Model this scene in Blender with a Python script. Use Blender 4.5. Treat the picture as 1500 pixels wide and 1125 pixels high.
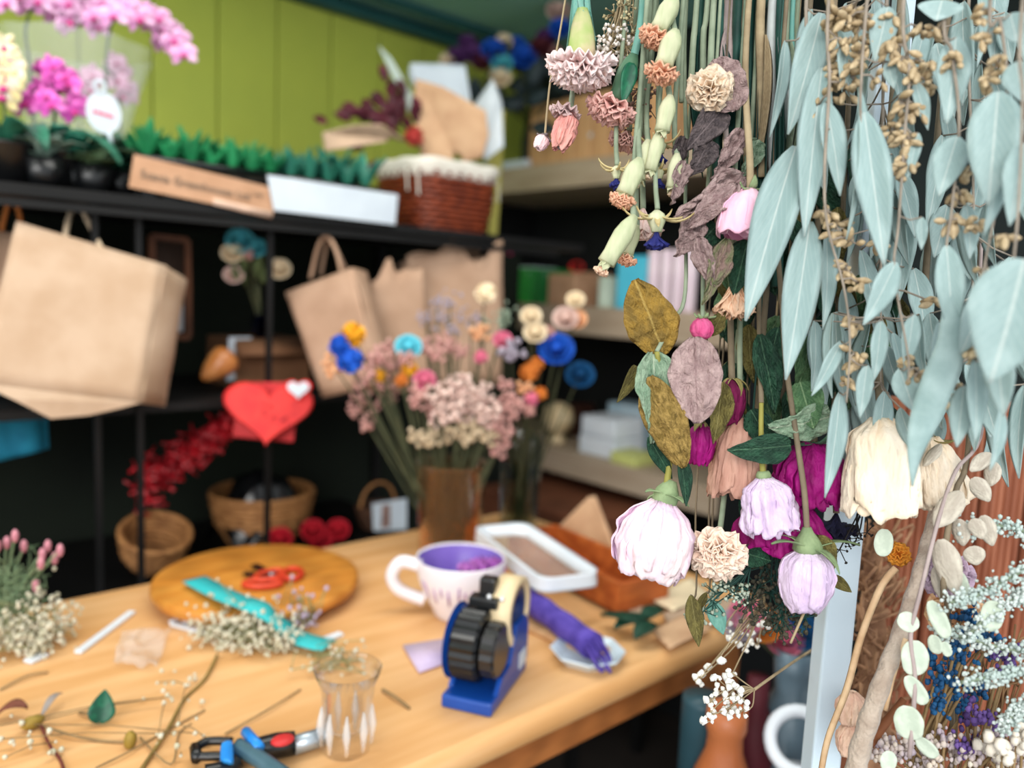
import bpy, bmesh, math, random
from mathutils import Vector, Matrix, Quaternion, noise
for o in list(bpy.data.objects): bpy.data.objects.remove(o, do_unlink=True)
S = bpy.context.scene
COL = S.collection
V = Vector
# ------------------------------------------------------------------ camera
FPX = 1150.0
CAM = V((0, 0, 1.40))
YAW = math.radians(42.0); PITCH = math.radians(6.57); ROLL = math.radians(2.58)
_f0 = V((math.sin(YAW), math.cos(YAW), 0)); _r0 = V((math.cos(YAW), -math.sin(YAW), 0))
FW = (_f0 * math.cos(PITCH) - V((0, 0, 1)) * math.sin(PITCH)).normalized()
_u0 = _r0.cross(FW)
RT = _r0 * math.cos(ROLL) + _u0 * math.sin(ROLL)
UP = -_r0 * math.sin(ROLL) + _u0 * math.cos(ROLL)
cd = bpy.data.cameras.new('camera'); cam = bpy.data.objects.new('camera', cd); COL.objects.link(cam)
cam.matrix_world = Matrix((RT, UP, -FW)).transposed().to_4x4()
cam.location = CAM
cd.sensor_width = 36; cd.lens = FPX / 1500 * 36; cd.clip_start = .02
cd.dof.use_dof = True; cd.dof.focus_distance = .565; cd.dof.aperture_fstop = 3.1
S.camera = cam
# ------------------------------------------------------------------ light
w = bpy.data.worlds.new('overcast'); S.world = w; w.use_nodes = True
bg = w.node_tree.nodes['Background']; bg.inputs[0].default_value = (.92, .97, 1.0, 1); bg.inputs[1].default_value = .85
def area(name, loc, target, sx, sy, power, col):
    l = bpy.data.lights.new(name, 'AREA'); l.shape = 'RECTANGLE'; l.size = sx; l.size_y = sy; l.energy = power; l.color = col
    o = bpy.data.objects.new(name, l); COL.objects.link(o); o.location = loc
    o.rotation_euler = (V(target) - V(loc)).to_track_quat('-Z', 'Y').to_euler(); return o
area('shopfront_daylight', (-3.3, -2.5, 3.1), (.5, .8, 1.0), 3.2, 2.4, 128, (1, .97, .93))
area('overhead_fill', (.45, .95, 2.24), (.5, 1.15, 0), 1.5, .35, 8.5, (1, .97, .92))  # unseen fill added over the table to brighten the back of the room
vs = S.view_settings; vs.view_transform = 'Standard'; vs.look = 'None'; vs.gamma = 1; vs.exposure = .80; vs.use_curve_mapping = False
# ------------------------------------------------------------------ helpers
def ray(px, py): return FW + RT * ((px - 750) / FPX) - UP * ((py - 562.5) / FPX)
def P(px, py, d): return CAM + ray(px, py) * d
def PZ(px, py, z): r = ray(px, py); return CAM + r * ((z - CAM.z) / r.z)
def PY(px, py, y): r = ray(px, py); return CAM + r * ((y - CAM.y) / r.y)
def PX(px, py, x): r = ray(px, py); return CAM + r * ((x - CAM.x) / r.x)
def depth(p): return (V(p) - CAM).dot(FW)
def lin(c): return tuple(((x / 255) / 12.92 if x / 255 <= .04045 else ((x / 255 + .055) / 1.055) ** 2.4) for x in c)
MATS = {}
def mat(name, c1, c2=None, scale=30, rough=.65, bump=0., bscale=None, spec=.3, metal=0, stretch=(1, 1, 1), c3=None, trans=0, jitter=0., detail=4, alpha=1, sheen=0, wave=0, rib=None):
    if name in MATS: return MATS[name]
    m = bpy.data.materials.new(name); m.use_nodes = True; nt = m.node_tree; N = nt.nodes; L = nt.links
    b = N['Principled BSDF']; b.inputs['Roughness'].default_value = rough; b.inputs['Metallic'].default_value = metal
    b.inputs['Specular IOR Level'].default_value = spec; b.inputs['Transmission Weight'].default_value = trans; b.inputs['Alpha'].default_value = alpha
    if sheen: b.inputs['Sheen Weight'].default_value = sheen
    tc = N.new('ShaderNodeTexCoord'); mp = N.new('ShaderNodeMapping'); mp.inputs['Scale'].default_value = stretch
    L.new(tc.outputs['Object'], mp.inputs[0])
    col = None
    if c2 is None: c2 = tuple(x * .9 for x in c1)
    n = N.new('ShaderNodeTexNoise'); n.inputs['Scale'].default_value = scale; n.inputs['Detail'].default_value = detail; L.new(mp.outputs[0], n.inputs[0])
    cr = N.new('ShaderNodeValToRGB'); e = cr.color_ramp.elements
    e[0].position = .36; e[0].color = lin(c1) + (1,); e[1].position = .64; e[1].color = lin(c2) + (1,)
    if c3: x = e.new(.74); x.color = lin(c3) + (1,)
    L.new(n.outputs[0], cr.inputs[0]); col = cr.outputs[0]
    if wave:
        wv = N.new('ShaderNodeTexWave'); wv.inputs['Scale'].default_value = wave; wv.inputs['Distortion'].default_value = 5; wv.inputs['Detail'].default_value = 3; wv.inputs['Detail Scale'].default_value = 1.2
        L.new(mp.outputs[0], wv.inputs[0]); mx = N.new('ShaderNodeMix'); mx.data_type = 'RGBA'; mx.blend_type = 'MULTIPLY'; mx.inputs[0].default_value = .22
        L.new(col, mx.inputs[6]); L.new(wv.outputs[0], mx.inputs[7]); col = mx.outputs[2]
    if rib:                                             # leaf midrib and faint side veins in leaf coordinates
        sx = N.new('ShaderNodeSeparateXYZ'); L.new(tc.outputs['Object'], sx.inputs[0])
        def mth(op, a, b=None, c=None):
            q = N.new('ShaderNodeMath'); q.operation = op
            for i, x in enumerate((a, b, c)):
                if x is None: continue
                if isinstance(x, (int, float)): q.inputs[i].default_value = x
                else: L.new(x, q.inputs[i])
            return q.outputs[0]
        ab = mth('ABSOLUTE', sx.outputs[0]); mid = mth('SUBTRACT', 1., mth('MULTIPLY', ab, 32.)); mid = mth('MAXIMUM', mid, 0.)
        ch = mth('SINE', mth('ADD', mth('MULTIPLY', sx.outputs[2], 62.), mth('MULTIPLY', ab, 55.))); sv = mth('MULTIPLY', mth('POWER', mth('MAXIMUM', ch, 0.), 10.), .22)
        fac = mth('MINIMUM', mth('ADD', mth('MULTIPLY', mid, .9), sv), 1.); mx = N.new('ShaderNodeMix'); mx.data_type = 'RGBA'; L.new(mth('MULTIPLY', fac, .7), mx.inputs[0]); L.new(col, mx.inputs[6]); mx.inputs[7].default_value = lin(rib) + (1,); col = mx.outputs[2]
    if jitter:
        oi = N.new('ShaderNodeObjectInfo'); hs = N.new('ShaderNodeHueSaturation'); mr = N.new('ShaderNodeMapRange')
        mr.inputs[3].default_value = 1 - jitter; mr.inputs[4].default_value = 1 + jitter
        L.new(oi.outputs['Random'], mr.inputs[0]); L.new(mr.outputs[0], hs.inputs['Value']); L.new(col, hs.inputs['Color']); col = hs.outputs[0]
    L.new(col, b.inputs['Base Color'])
    if bump:
        n2 = N.new('ShaderNodeTexNoise'); n2.inputs['Scale'].default_value = bscale or scale * 4; n2.inputs['Detail'].default_value = 5; L.new(mp.outputs[0], n2.inputs[0])
        bp = N.new('ShaderNodeBump'); bp.inputs['Strength'].default_value = bump; bp.inputs['Distance'].default_value = .004
        L.new(n2.outputs[0], bp.inputs['Height']); L.new(bp.outputs[0], b.inputs['Normal'])
    MATS[name] = m; return m
def glass(name, col=(255, 255, 255), rough=.03, tint=.0):
    """thin-walled glass: clear along the normal, reflective at grazing angles"""
    m = bpy.data.materials.new(name); m.use_nodes = True; nt = m.node_tree; N = nt.nodes; L = nt.links
    N.remove(N['Principled BSDF']); tr = N.new('ShaderNodeBsdfTransparent'); gl = N.new('ShaderNodeBsdfGlossy'); fr = N.new('ShaderNodeLayerWeight'); pw_ = N.new('ShaderNodeMath'); pw_.operation = 'POWER'; pw_.inputs[1].default_value = 2.2; mx = N.new('ShaderNodeMixShader'); df = N.new('ShaderNodeBsdfDiffuse'); m2 = N.new('ShaderNodeMixShader')
    tr.inputs[0].default_value = lin(col) + (1,); gl.inputs['Roughness'].default_value = rough; gl.inputs['Color'].default_value = (.95, .97, 1, 1); fr.inputs[0].default_value = .5; df.inputs[0].default_value = lin(col) + (1,); m2.inputs[0].default_value = tint
    L.new(tr.outputs[0], m2.inputs[1]); L.new(df.outputs[0], m2.inputs[2]); L.new(fr.outputs['Facing'], pw_.inputs[0]); L.new(pw_.outputs[0], mx.inputs[0]); L.new(m2.outputs[0], mx.inputs[1]); L.new(gl.outputs[0], mx.inputs[2]); L.new(mx.outputs[0], N['Material Output'].inputs[0]); return m
class MB:
    def __init__(s): s.v = []; s.f = []
    def add(s, vs, fs, M=None):
        k = len(s.v); s.v += [(M @ V(p)) if M else V(p) for p in vs]; s.f += [tuple(i + k for i in f) for f in fs]; return s
    def box(s, c, size, M=None):
        x, y, z = (a / 2 for a in size); c = V(c)
        vs = [c + V(p) for p in ((-x, -y, -z), (x, -y, -z), (x, y, -z), (-x, y, -z), (-x, -y, z), (x, -y, z), (x, y, z), (-x, y, z))]
        return s.add(vs, [(0, 3, 2, 1), (4, 5, 6, 7), (0, 1, 5, 4), (1, 2, 6, 5), (2, 3, 7, 6), (3, 0, 4, 7)], M)
    def hexa(s, a, b):                                 # two quads (bottom ring a, top ring b)
        return s.add(list(a) + list(b), [(3, 2, 1, 0), (4, 5, 6, 7), (0, 1, 5, 4), (1, 2, 6, 5), (2, 3, 7, 6), (3, 0, 4, 7)])
    def tube(s, pts, r, n=7, cap=True, flat=1., ribs=0, ramp=.0):
        pts = [V(p) for p in pts]; k = len(pts)
        rs = r if isinstance(r, (list, tuple)) else [r] * k
        base = len(s.v); prev = None
        for i, p in enumerate(pts):
            t = (pts[min(i + 1, k - 1)] - pts[max(i - 1, 0)])
            t = t.normalized() if t.length > 1e-9 else V((0, 0, 1))
            if prev is None: a = t.orthogonal().normalized()
            else:
                a = prev - t * prev.dot(t); a = a.normalized() if a.length > 1e-6 else t.orthogonal().normalized()
            prev = a; b = t.cross(a)
            for j in range(n):
                q = 2 * math.pi * j / n; s.v.append(p + (a * math.cos(q) + b * math.sin(q) * flat) * rs[i] * (1 + ramp * math.cos(ribs * q)))
        for i in range(k - 1):
            for j in range(n):
                s.f.append((base + i * n + j, base + i * n + (j + 1) % n, base + (i + 1) * n + (j + 1) % n, base + (i + 1) * n + j))
        if cap:
            s.f.append(tuple(base + j for j in reversed(range(n)))); s.f.append(tuple(base + (k - 1) * n + j for j in range(n)))
        return s
    def lathe(s, prof, n=20, M=None, cap0=True, cap1=True, lobes=0, amp=0.):
        base = len(s.v); vs = []; fs = []
        for (r, z) in prof:
            for j in range(n):
                q = 2 * math.pi * j / n; rr = r * (1 + amp * math.cos(lobes * q)) if lobes else r
                vs.append(V((rr * math.cos(q), rr * math.sin(q), z)))
        for i in range(len(prof) - 1):
            for j in range(n): fs.append((i * n + j, i * n + (j + 1) % n, (i + 1) * n + (j + 1) % n, (i + 1) * n + j))
        if cap0: fs.append(tuple(reversed(range(n))))
        if cap1: fs.append(tuple((len(prof) - 1) * n + j for j in range(n)))
        return s.add(vs, fs, M)
    def grid(s, nu, nv, fn, M=None):
        vs = [V(fn(i / nu, j / nv)) for j in range(nv + 1) for i in range(nu + 1)]; w = nu + 1
        return s.add(vs, [(j * w + i, j * w + i + 1, (j + 1) * w + i + 1, (j + 1) * w + i) for j in range(nv) for i in range(nu)], M)
    def ball(s, c, r, n=8, m=6, sc=(1, 1, 1), rough=0., seed=0):
        c = V(c); base = len(s.v)
        for i in range(m + 1):
            t = math.pi * i / m
            for j in range(n):
                q = 2 * math.pi * j / n; d = V((math.sin(t) * math.cos(q), math.sin(t) * math.sin(q), math.cos(t)))
                k = 1 + (rough * noise.noise(d * 2.3 + V((seed * 3.1, 0, 0))) if rough else 0)
                s.v.append(c + V((d.x * sc[0], d.y * sc[1], d.z * sc[2])) * r * k)
        for i in range(m):
            for j in range(n): s.f.append((base + i * n + j, base + (i + 1) * n + j, base + (i + 1) * n + (j + 1) % n, base + i * n + (j + 1) % n))
        return s
    def mesh(s, name, m, smooth=True, fix=True):
        me = bpy.data.meshes.new(name); me.from_pydata([tuple(p) for p in s.v], [], s.f)
        if fix:
            bm = bmesh.new(); bm.from_mesh(me); bmesh.ops.recalc_face_normals(bm, faces=bm.faces); bm.to_mesh(me); bm.free()
        if smooth:
            me.polygons.foreach_set('use_smooth', [True] * len(me.polygons))
        me.materials.append(m); return me
    def build(s, name, m, parent=None, loc=None, smooth=True, bevel=0., solid=0., sub=0, world=False):
        """world=True: geometry is in world coordinates, made local to parent or to its own base"""
        if world:
            if parent is not None: M = parent['_inv'] if False else INV[parent.name]; s.v = [M @ p for p in s.v]
            else:
                lo = V([min(p[i] for p in s.v) for i in range(3)]); hi = V([max(p[i] for p in s.v) for i in range(3)])
                o0 = V(((lo.x + hi.x) / 2, (lo.y + hi.y) / 2, lo.z)); s.v = [p - o0 for p in s.v]; loc = o0
        me = s.mesh(name, m, smooth and not bevel); return mobj(name, me, parent, loc, bevel=bevel, solid=solid, sub=sub)
INV = {}
def mobj(name, me, parent=None, loc=None, M=None, bevel=0., solid=0., sub=0):
    o = bpy.data.objects.new(name, me); COL.objects.link(o); o.parent = parent
    if M is not None: o.matrix_basis = M
    elif loc is not None: o.location = loc
    if solid: q = o.modifiers.new('solid', 'SOLIDIFY'); q.thickness = solid; q.offset = 0
    if sub: q = o.modifiers.new('sub', 'SUBSURF'); q.levels = sub; q.render_levels = sub
    if bevel: q = o.modifiers.new('bevel', 'BEVEL'); q.width = bevel; q.segments = 2; q.limit_method = 'ANGLE'; q.angle_limit = .6
    return o
def tag(o, label=None, cat=None, group=None, kind=None):
    if label: o['label'] = label
    if cat: o['category'] = cat
    if group: o['group'] = group
    if kind: o['kind'] = kind
    return o
def thing(name, label, cat, loc=(0, 0, 0), rot=None, group=None):
    o = bpy.data.objects.new(name, None); COL.objects.link(o); o.empty_display_size = .02
    M = Matrix.Translation(V(loc)) @ (rot.to_4x4() if rot is not None else Matrix.Identity(4))
    o.matrix_basis = M; INV[o.name] = M.inverted(); return tag(o, label, cat, group)
def frame(zaxis, xhint):                               # 3x3, local z = zaxis, local x near xhint
    z = V(zaxis).normalized(); x = V(xhint) - z * V(xhint).dot(z)
    x = x.normalized() if x.length > 1e-6 else z.orthogonal().normalized()
    return Matrix((x, z.cross(x), z)).transposed()
def rz(a): return Matrix.Rotation(math.radians(a), 3, 'Z')
def bez(pts, n=8):                                      # Catmull-Rom through points
    pts = [V(p) for p in pts]; q = [pts[0]] + pts + [pts[-1]]; out = []
    for i in range(1, len(q) - 2):
        for k in range(n):
            t = k / n; a, b, c, d = q[i - 1], q[i], q[i + 1], q[i + 2]
            out.append(.5 * ((2 * b) + (c - a) * t + (2 * a - 5 * b + 4 * c - d) * t * t + (3 * b - a - 3 * c + d) * t ** 3))
    out.append(pts[-1]); return out
def text_mesh(body, size, m, font_shear=0.):
    c = bpy.data.curves.new('lettering', 'FONT'); c.body = body; c.size = size; c.extrude = .0004; c.align_x = 'CENTER'; c.align_y = 'CENTER'; c.shear = font_shear; c.resolution_u = 2
    o = bpy.data.objects.new('lettering', c); COL.objects.link(o); bpy.context.view_layer.update()
    me = bpy.data.meshes.new_from_object(o.evaluated_get(bpy.context.evaluated_depsgraph_get())); bpy.data.objects.remove(o, do_unlink=True)
    me.materials.clear(); me.materials.append(m); return me
# ------------------------------------------------------------------ materials
KRAFT = mat('kraft_paper', (184, 158, 134), (172, 144, 118), 14, .8, .15, 160)
KRAFT2 = mat('kraft_paper_dull', (178, 146, 122), (162, 130, 106), 14, .8, .15, 160)
CARD = mat('cardboard', (186, 146, 116), (172, 132, 102), 20, .85, .1, 90)
WHITE = mat('white_plastic', (226, 232, 238), (216, 224, 232), 10, .35, 0)
PAPERW = mat('white_paper', (198, 208, 216), (188, 198, 208), 12, .8, .05)
TABLEW = mat('pine_table', (226, 178, 124), (212, 158, 100), 4, .42, .04, 60, .4, stretch=(1, 9, 9), detail=6)
BOARDW = mat('round_board_wood', (214, 146, 62), (196, 124, 46), 6, .35, .03, 60, .45, stretch=(1, 6, 6), wave=4)
BOXW = mat('cherry_box_wood', (190, 104, 48), (166, 80, 36), 7, .45, .03, 60, stretch=(1, 8, 8), wave=5)
SHELFW = mat('shelf_laminate', (176, 158, 136), (164, 144, 122), 6, .6, .03, 80, stretch=(8, 1, 8))
SHELF_SHADE = mat('shelf_interior_shade', (14, 16, 18), (10, 12, 13), 6, .8)  # near-black colour stands in for the shade inside the shelves
RACKM = mat('dark_rack_metal', (14, 13, 13), (9, 9, 9), 12, .55, .05)
LIME = mat('lime_wall_paint', (190, 200, 82), (178, 190, 80), 3, .6, .03, 60, jitter=.03)
TEAL = mat('teal_ceiling_paint', (146, 196, 186), (132, 184, 176), 2, .6, .03, 50)
DTEAL = mat('dark_teal_trim', (40, 88, 86), (32, 76, 76), 4, .5)
BLACKP = mat('black_plastic', (16, 18, 20), (11, 12, 14), 15, .3, .02, 80, .5)
STEMG = mat('stem_green', (60, 66, 44), (78, 80, 54), 30, .7)
STEMT = mat('stem_tan', (150, 124, 86), (122, 100, 68), 40, .75, .2, 200)
GREEN = mat('fresh_leaf_green', (44, 150, 92), (30, 118, 72), 25, .5, jitter=.2)
DGREEN = mat('dark_leaf_green', (24, 66, 48), (16, 44, 34), 25, .5, jitter=.2)
# ------------------------------------------------------------------ room
def struct(o): return tag(o, kind='structure')
TZ = .93
FLOORM = mat('dark_floor', (44, 38, 34), (32, 28, 26), 3, .6, .05)
struct(MB().box((.4, .4, -.02), (4.6, 4.2, .04)).build('floor', FLOORM, smooth=False))
wl = struct(MB().box((.4, 2.38, 1.145), (4.4, .06, 2.29)).build('wall_left', LIME, smooth=False))
me = MB().box((0, 0, 0), (.176, .018, 2.28)).mesh('board', LIME, False)
for i in range(23): mobj('board', me, wl, (-1.70 + i * .18, 2.342, 1.145), bevel=.004)
WR = mat('dark_wall_paint', (20, 30, 30), (14, 24, 24), 3, .7)
struct(MB().box((2.2, .5, 1.145), (.06, 3.8, 2.29)).build('wall_right', WR, smooth=False))
struct(MB().box((.7, 1.35, 2.31), (3.0, 2.06, .04)).build('ceiling', TEAL, smooth=False))
struct(MB().box((.3, 2.30, 2.265), (3.8, .05, .04)).build('trim_1', DTEAL, bevel=.006))
struct(MB().box((.3, 2.17, 2.276), (3.8, .03, .024)).build('trim_2', DTEAL, bevel=.006))
# ------------------------------------------------------------------ plant rack by the left wall
SZ = 1.535
rk = thing('plant_rack', 'tall dark metal rack along the lime wall carrying the orchids and seed trays', 'rack', (.2, 1.68, 0))
def rpart(mb, n, m=RACKM, **k): return mb.build(n, m, rk, world=True, **k)
rpart(MB().box((.45, 1.68, SZ - .009), (2.14, .5, .018)), 'shelf', smooth=False)
rpart(MB().box((.24, 1.68, 1.168), (1.7, .44, .016)), 'shelf', smooth=False)
rpart(MB().box((.24, 1.68, .80), (1.7, .44, .02)), 'shelf', smooth=False)
rpart(MB().box((.55, 1.925, .762), (2.38, .012, 1.523)), 'back_panel', mat('rack_shade_green', (22, 30, 20), (14, 20, 14), 3, .9), smooth=False)  # dark sheet added as the shade under the top shelf, hiding the lime wall
for x in (-.6, PY(207, 700, 1.45).x, PY(145, 700, 1.45).x, PY(392, 500, 1.46).x, 1.2):
    rpart(MB().box((x, 1.455, .76), (.010, .010, 1.52)), 'post', smooth=False)
for x in (-.6, 1.2): rpart(MB().box((x, 1.905, .76), (.02, .02, 1.52)), 'post', smooth=False)
rpart(MB().box((.40, 1.43, SZ - .03), (2.04, .012, .012)), 'rail', smooth=False)
def hook_at(p):
    p = V(p); return [p + V((0, 0, .045)), p + V((0, 0, .0))]
# seed trays
def tray(label, x0, x1, y0, y1, n, grp, seed):
    r = random.Random(seed); t = thing('seed_tray', label, 'seed tray', ((x0 + x1) / 2, (y0 + y1) / 2, SZ))
    zt = SZ + .068
    mb = MB()
    for (a, b) in (((x0, y0), (x1, y0)), ((x1, y0), (x1, y1)), ((x1, y1), (x0, y1)), ((x0, y1), (x0, y0))):
        mb.tube([V((a[0], a[1], zt)), V((b[0], b[1], zt))], .006, 6)
    mb.build('rim', BLACKP, t, world=True)
    MB().box(((x0 + x1) / 2, (y0 + y1) / 2, zt - .01), (x1 - x0, y1 - y0, .006)).build('soil', mat('potting_soil', (40, 32, 26), (24, 20, 16), 60, .95, .6, 120), t, world=True, smooth=False)
    dx = (x1 - x0) / n; ny = max(2, int((y1 - y0) / dx)); dy = (y1 - y0) / ny
    cell = MB(); a = dx * .44; b = dy * .44
    cell.hexa([(-a * .7, -b * .7, 0), (a * .7, -b * .7, 0), (a * .7, b * .7, 0), (-a * .7, b * .7, 0)], [(-a, -b, .06), (a, -b, .06), (a, b, .06), (-a, b, .06)])
    cm = cell.mesh('cell', BLACKP, False)
    for i in range(n):
        for j in range(ny): mobj('cell', cm, t, (x0 + dx * (i + .5) - t.location.x, y0 + dy * (j + .5) - t.location.y, .0005), bevel=.003)
    return [(x0 + dx * (i + .5), y0 + dy * (j + .5), zt - .007) for i in range(n) for j in range(ny)]
def seedling_mesh(seed, m, tall, k=11):
    r = random.Random(seed); mb = MB()
    for i in range(k):
        a = i * 2.4 + r.random(); L = tall * r.uniform(.7, 1.1); w = .0055 * r.uniform(.8, 1.3); out = r.uniform(.25, .75)
        d = V((math.cos(a), math.sin(a), 0)); sdir = V((-math.sin(a), math.cos(a), 0))
        mb.grid(2, 5, lambda u, v: d * (out * L * v ** 1.3 + .002) + V((0, 0, L * v * (1 - .3 * v * out))) + sdir * (u - .5) * 2 * w * math.sin(math.pi * min(.98, v * .85 + .12)) + V((0, 0, .003 * abs(u - .5) * 4)))
    return mb.mesh('seedling', m)
pA, pB = PY(203, 250, 1.46), PY(415, 250, 1.46)
seedm = [seedling_mesh(i, GREEN, .05) for i in range(4)]
for p in tray('long black cell tray packed with bright green seedlings behind the kraft sign', pA.x, pB.x, 1.455, 1.70, 7, None, 1):
    r = random.Random(str(p)); o = mobj('seedling', seedm[r.randrange(4)], None, p); o.rotation_euler.z = r.random() * 6; s_ = r.uniform(.95, 1.45); o.scale = (s_, s_, s_)
    tag(o, 'bright green seedling growing in the long tray behind the kraft sign', 'seedling', 'bright green seedlings in the long tray')
pA, pB = PY(418, 270, 1.46), PY(556, 280, 1.46)
AGAVE = mat('bluegreen_leaf', (52, 128, 104), (36, 98, 84), 25, .5, jitter=.2)
seedm = [seedling_mesh(10 + i, AGAVE, .056, 9) for i in range(4)]
for p in tray('short black cell tray of blue green rosettes behind the white sign', pA.x, pB.x, 1.46, 1.70, 5, None, 2):
    r = random.Random(str(p)); o = mobj('seedling', seedm[r.randrange(4)], None, p); o.rotation_euler.z = r.random() * 6; s_ = r.uniform(1.0, 1.5); o.scale = (s_, s_, s_)
    tag(o, 'blue green pointed seedling growing in the short tray behind the white sign', 'seedling', 'blue green seedlings in the short tray')
# signs hanging in front of the trays
def slab_px(c, y, th, name, m, parent=None, **k):       # quad from four pixels on plane Y=y, thickness th
    f = [PY(a, b, y) for a, b in c]; return MB().hexa([f[3], f[2], f[1], f[0]] , [p + V((0, th, 0)) for p in (f[3], f[2], f[1], f[0])]).build(name, m, parent, world=True, smooth=False, **k)
c = [(197, 226), (404, 276), (400, 316), (189, 274)]
ks = thing('cardboard_sign', 'torn kraft cardboard sign with a faint dark line of lettering on the rack edge', 'sign', PY(295, 300, 1.425))
slab_px(c, 1.425, .004, 'card', CARD, ks)
e0, e1 = PY(312, 296, 1.423), PY(398, 317, 1.423)
MB().hexa([e0 + V((0, 0, -.004)), e1 + V((0, 0, -.004)), e1 + V((0, .003, -.004)), e0 + V((0, .003, -.004))], [e0 + V((0, -.004, .006)), e1 + V((0, -.004, .008)), e1 + V((0, 0, .008)), e0 + V((0, 0, .006))]).build('torn_edge', mat('torn_card_edge', (222, 190, 168), None, 30, .9), ks, world=True)
INK = mat('faded_ink', (92, 84, 74), (110, 100, 88), 40, .8)
def lay_text(body, size, pa, pb, y, m, parent, name='lettering'):
    a, b = PY(*pa, y), PY(*pb, y); d = (b - a).normalized(); n = V((0, -1, 0)); up = n.cross(d) * -1
    if up.z < 0: up = -up
    M = Matrix((d, up, d.cross(up))).transposed().to_4x4(); M.translation = (a + b) / 2
    return mobj(name, text_mesh(body, size, m), parent, M=INV[parent.name] @ M)
lay_text('Scania Greenhouses Ltd', .0195, (222, 258), (352, 286), 1.4235, INK, ks)
lay_text('cone', .010, (368, 283), (388, 287), 1.4235, INK, ks)
c = [(392, 256), (583, 285), (579, 329), (402, 308)]
ws = slab_px(c, 1.418, .004, 'blank_sign', PAPERW); tag(ws, 'blank white card sign hanging on the rack edge beside the wicker basket', 'sign')
# ------------------------------------------------------------------ orchids
PINK = mat('orchid_pink', (226, 150, 206), (240, 196, 228), 60, .6, jitter=.1)
MAG = mat('orchid_magenta', (214, 76, 180), (232, 128, 204), 60, .6, jitter=.12)
LIP = mat('orchid_lip', (170, 30, 110), (210, 70, 140), 90, .5)
PALE = mat('orchid_pale', (230, 190, 214), (222, 170, 200), 60, .6, jitter=.1)
YEL = mat('petal_yellow_white', (236, 234, 222), (236, 214, 150), 50, .6)
def orchid_flower(R, m):
    mb = MB()
    for k, (a, wd, ln) in enumerate(((90, .3, 1), (215, .28, 1), (325, .28, 1), (10, .55, .95), (170, .55, .95))):
        a = math.radians(a); d = V((math.cos(a), math.sin(a), 0)); s_ = V((-math.sin(a), math.cos(a), 0))
        mb.grid(4, 4, lambda u, v: d * R * ln * v + s_ * (u - .5) * 2 * R * wd * math.sin(math.pi * (v * .8 + .1)) + V((0, 0, R * (.25 * v * v - .2 * (u - .5) ** 2 + .02 * k))))
    l = MB().ball((0, -R * .15, R * .22), R * .24, 7, 5, (1, .8, 1.1)).mesh('lip', LIP)
    return mb.mesh('flower', m), l
def orchid(label, potpx, stempath, flowers, m, R, seed, leaves=3, potm=None):
    r = random.Random(seed); b = V(stempath[0]); t = thing('potted_orchid', label, 'orchid', V((b.x, b.y, SZ)))
    MB().lathe([(.032, 0), (.04, .06), (.042, .062), (.04, .064), (.034, .058), (.001, .055)], 16).build('pot', potm or BLACKP, t)
    for i in range(leaves):
        a = i * 2.5 + seed; d = V((math.cos(a), math.sin(a), 0)); s_ = V((-math.sin(a), math.cos(a), 0)); L = r.uniform(.09, .13)
        MB().grid(4, 7, lambda u, v: V((0, 0, .055)) + d * L * v + s_ * (u - .5) * .05 * math.sin(math.pi * (v * .85 + .1)) + V((0, 0, .05 * math.sin(v * 2.2) - .05 * v * v + .03 * (u - .5) ** 2 * 4 * .3))).build('leaf', mat('orchid_leaf', (52, 116, 92), (34, 84, 66), 20, .4), t, solid=.002)
    pts = bez(stempath); MB().tube(pts, [.003 - .0017 * i / len(pts) for i in range(len(pts))], 6).build('stem', mat('orchid_stem', (52, 70, 44), None, 20, .6), t, world=True)
    fm, lm = orchid_flower(R, m)
    for p in flowers:
        n = (CAM - p).normalized() + V((r.uniform(-.5, .5), r.uniform(-.5, .5), r.uniform(-.5, .3)))
        M = frame(n, RT + UP * r.uniform(-.3, .3)).to_4x4() @ Matrix.Scale(r.uniform(.85, 1.15), 4); M.translation = p
        f = mobj('flower', fm, t, M=INV[t.name] @ M, solid=.001); mobj('lip', lm, f)
    return t
def oy(px, py, y=1.56): return PY(px, py, y)
st = [V((oy(152, 200).x, 1.56, SZ + .05)), oy(155, 130), oy(158, 60), oy(172, 25), oy(215, 30), oy(258, 70)]
orchid('tall pink moth orchid arching toward the lime wall, with a white tag', None, st,
       [oy(a, b, 1.55 + .02 * (i % 3)) for i, (a, b) in enumerate(((166, 22), (180, 12), (195, 14), (203, 26), (214, 18), (222, 34), (232, 26), (236, 45), (246, 42), (253, 58), (262, 54), (240, 58), (268, 78), (188, 2), (150, 5)))], PINK, .024, 1)
st = [V((oy(60, 200).x, 1.6, SZ + .05)), oy(45, 110, 1.6), oy(38, 40, 1.6), oy(60, 0, 1.6), oy(110, 10, 1.6), oy(140, 40, 1.6)]
orchid('tall pink orchid with a crowded flower spray beside the wall end of the rack', None, st,
       [oy(a, b, 1.58 + .02 * (i % 3)) for i, (a, b) in enumerate(((10, 5), (28, -5), (40, 8), (55, 0), (70, 10), (84, 22), (98, 30), (112, 30), (124, 8), (136, 25), (142, 42), (130, -6), (100, 4), (20, -12)))], PINK, .024, 2)
st = [V((oy(80, 215, 1.5).x, 1.5, SZ + .05)), oy(80, 170, 1.5), oy(85, 130, 1.5), oy(60, 125, 1.5), oy(35, 150, 1.5)]
orchid('low magenta orchid with bright flowers just over the rack edge', None, st,
       [oy(a, b, 1.48 + .02 * (i % 3)) for i, (a, b) in enumerate(((94, 110), (82, 118), (88, 130), (100, 122), (60, 128), (50, 140), (66, 142), (40, 152), (56, 156), (74, 154), (30, 150), (112, 150), (108, 162), (122, 158), (62, 96), (76, 98)))], MAG, .02, 3)
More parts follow.
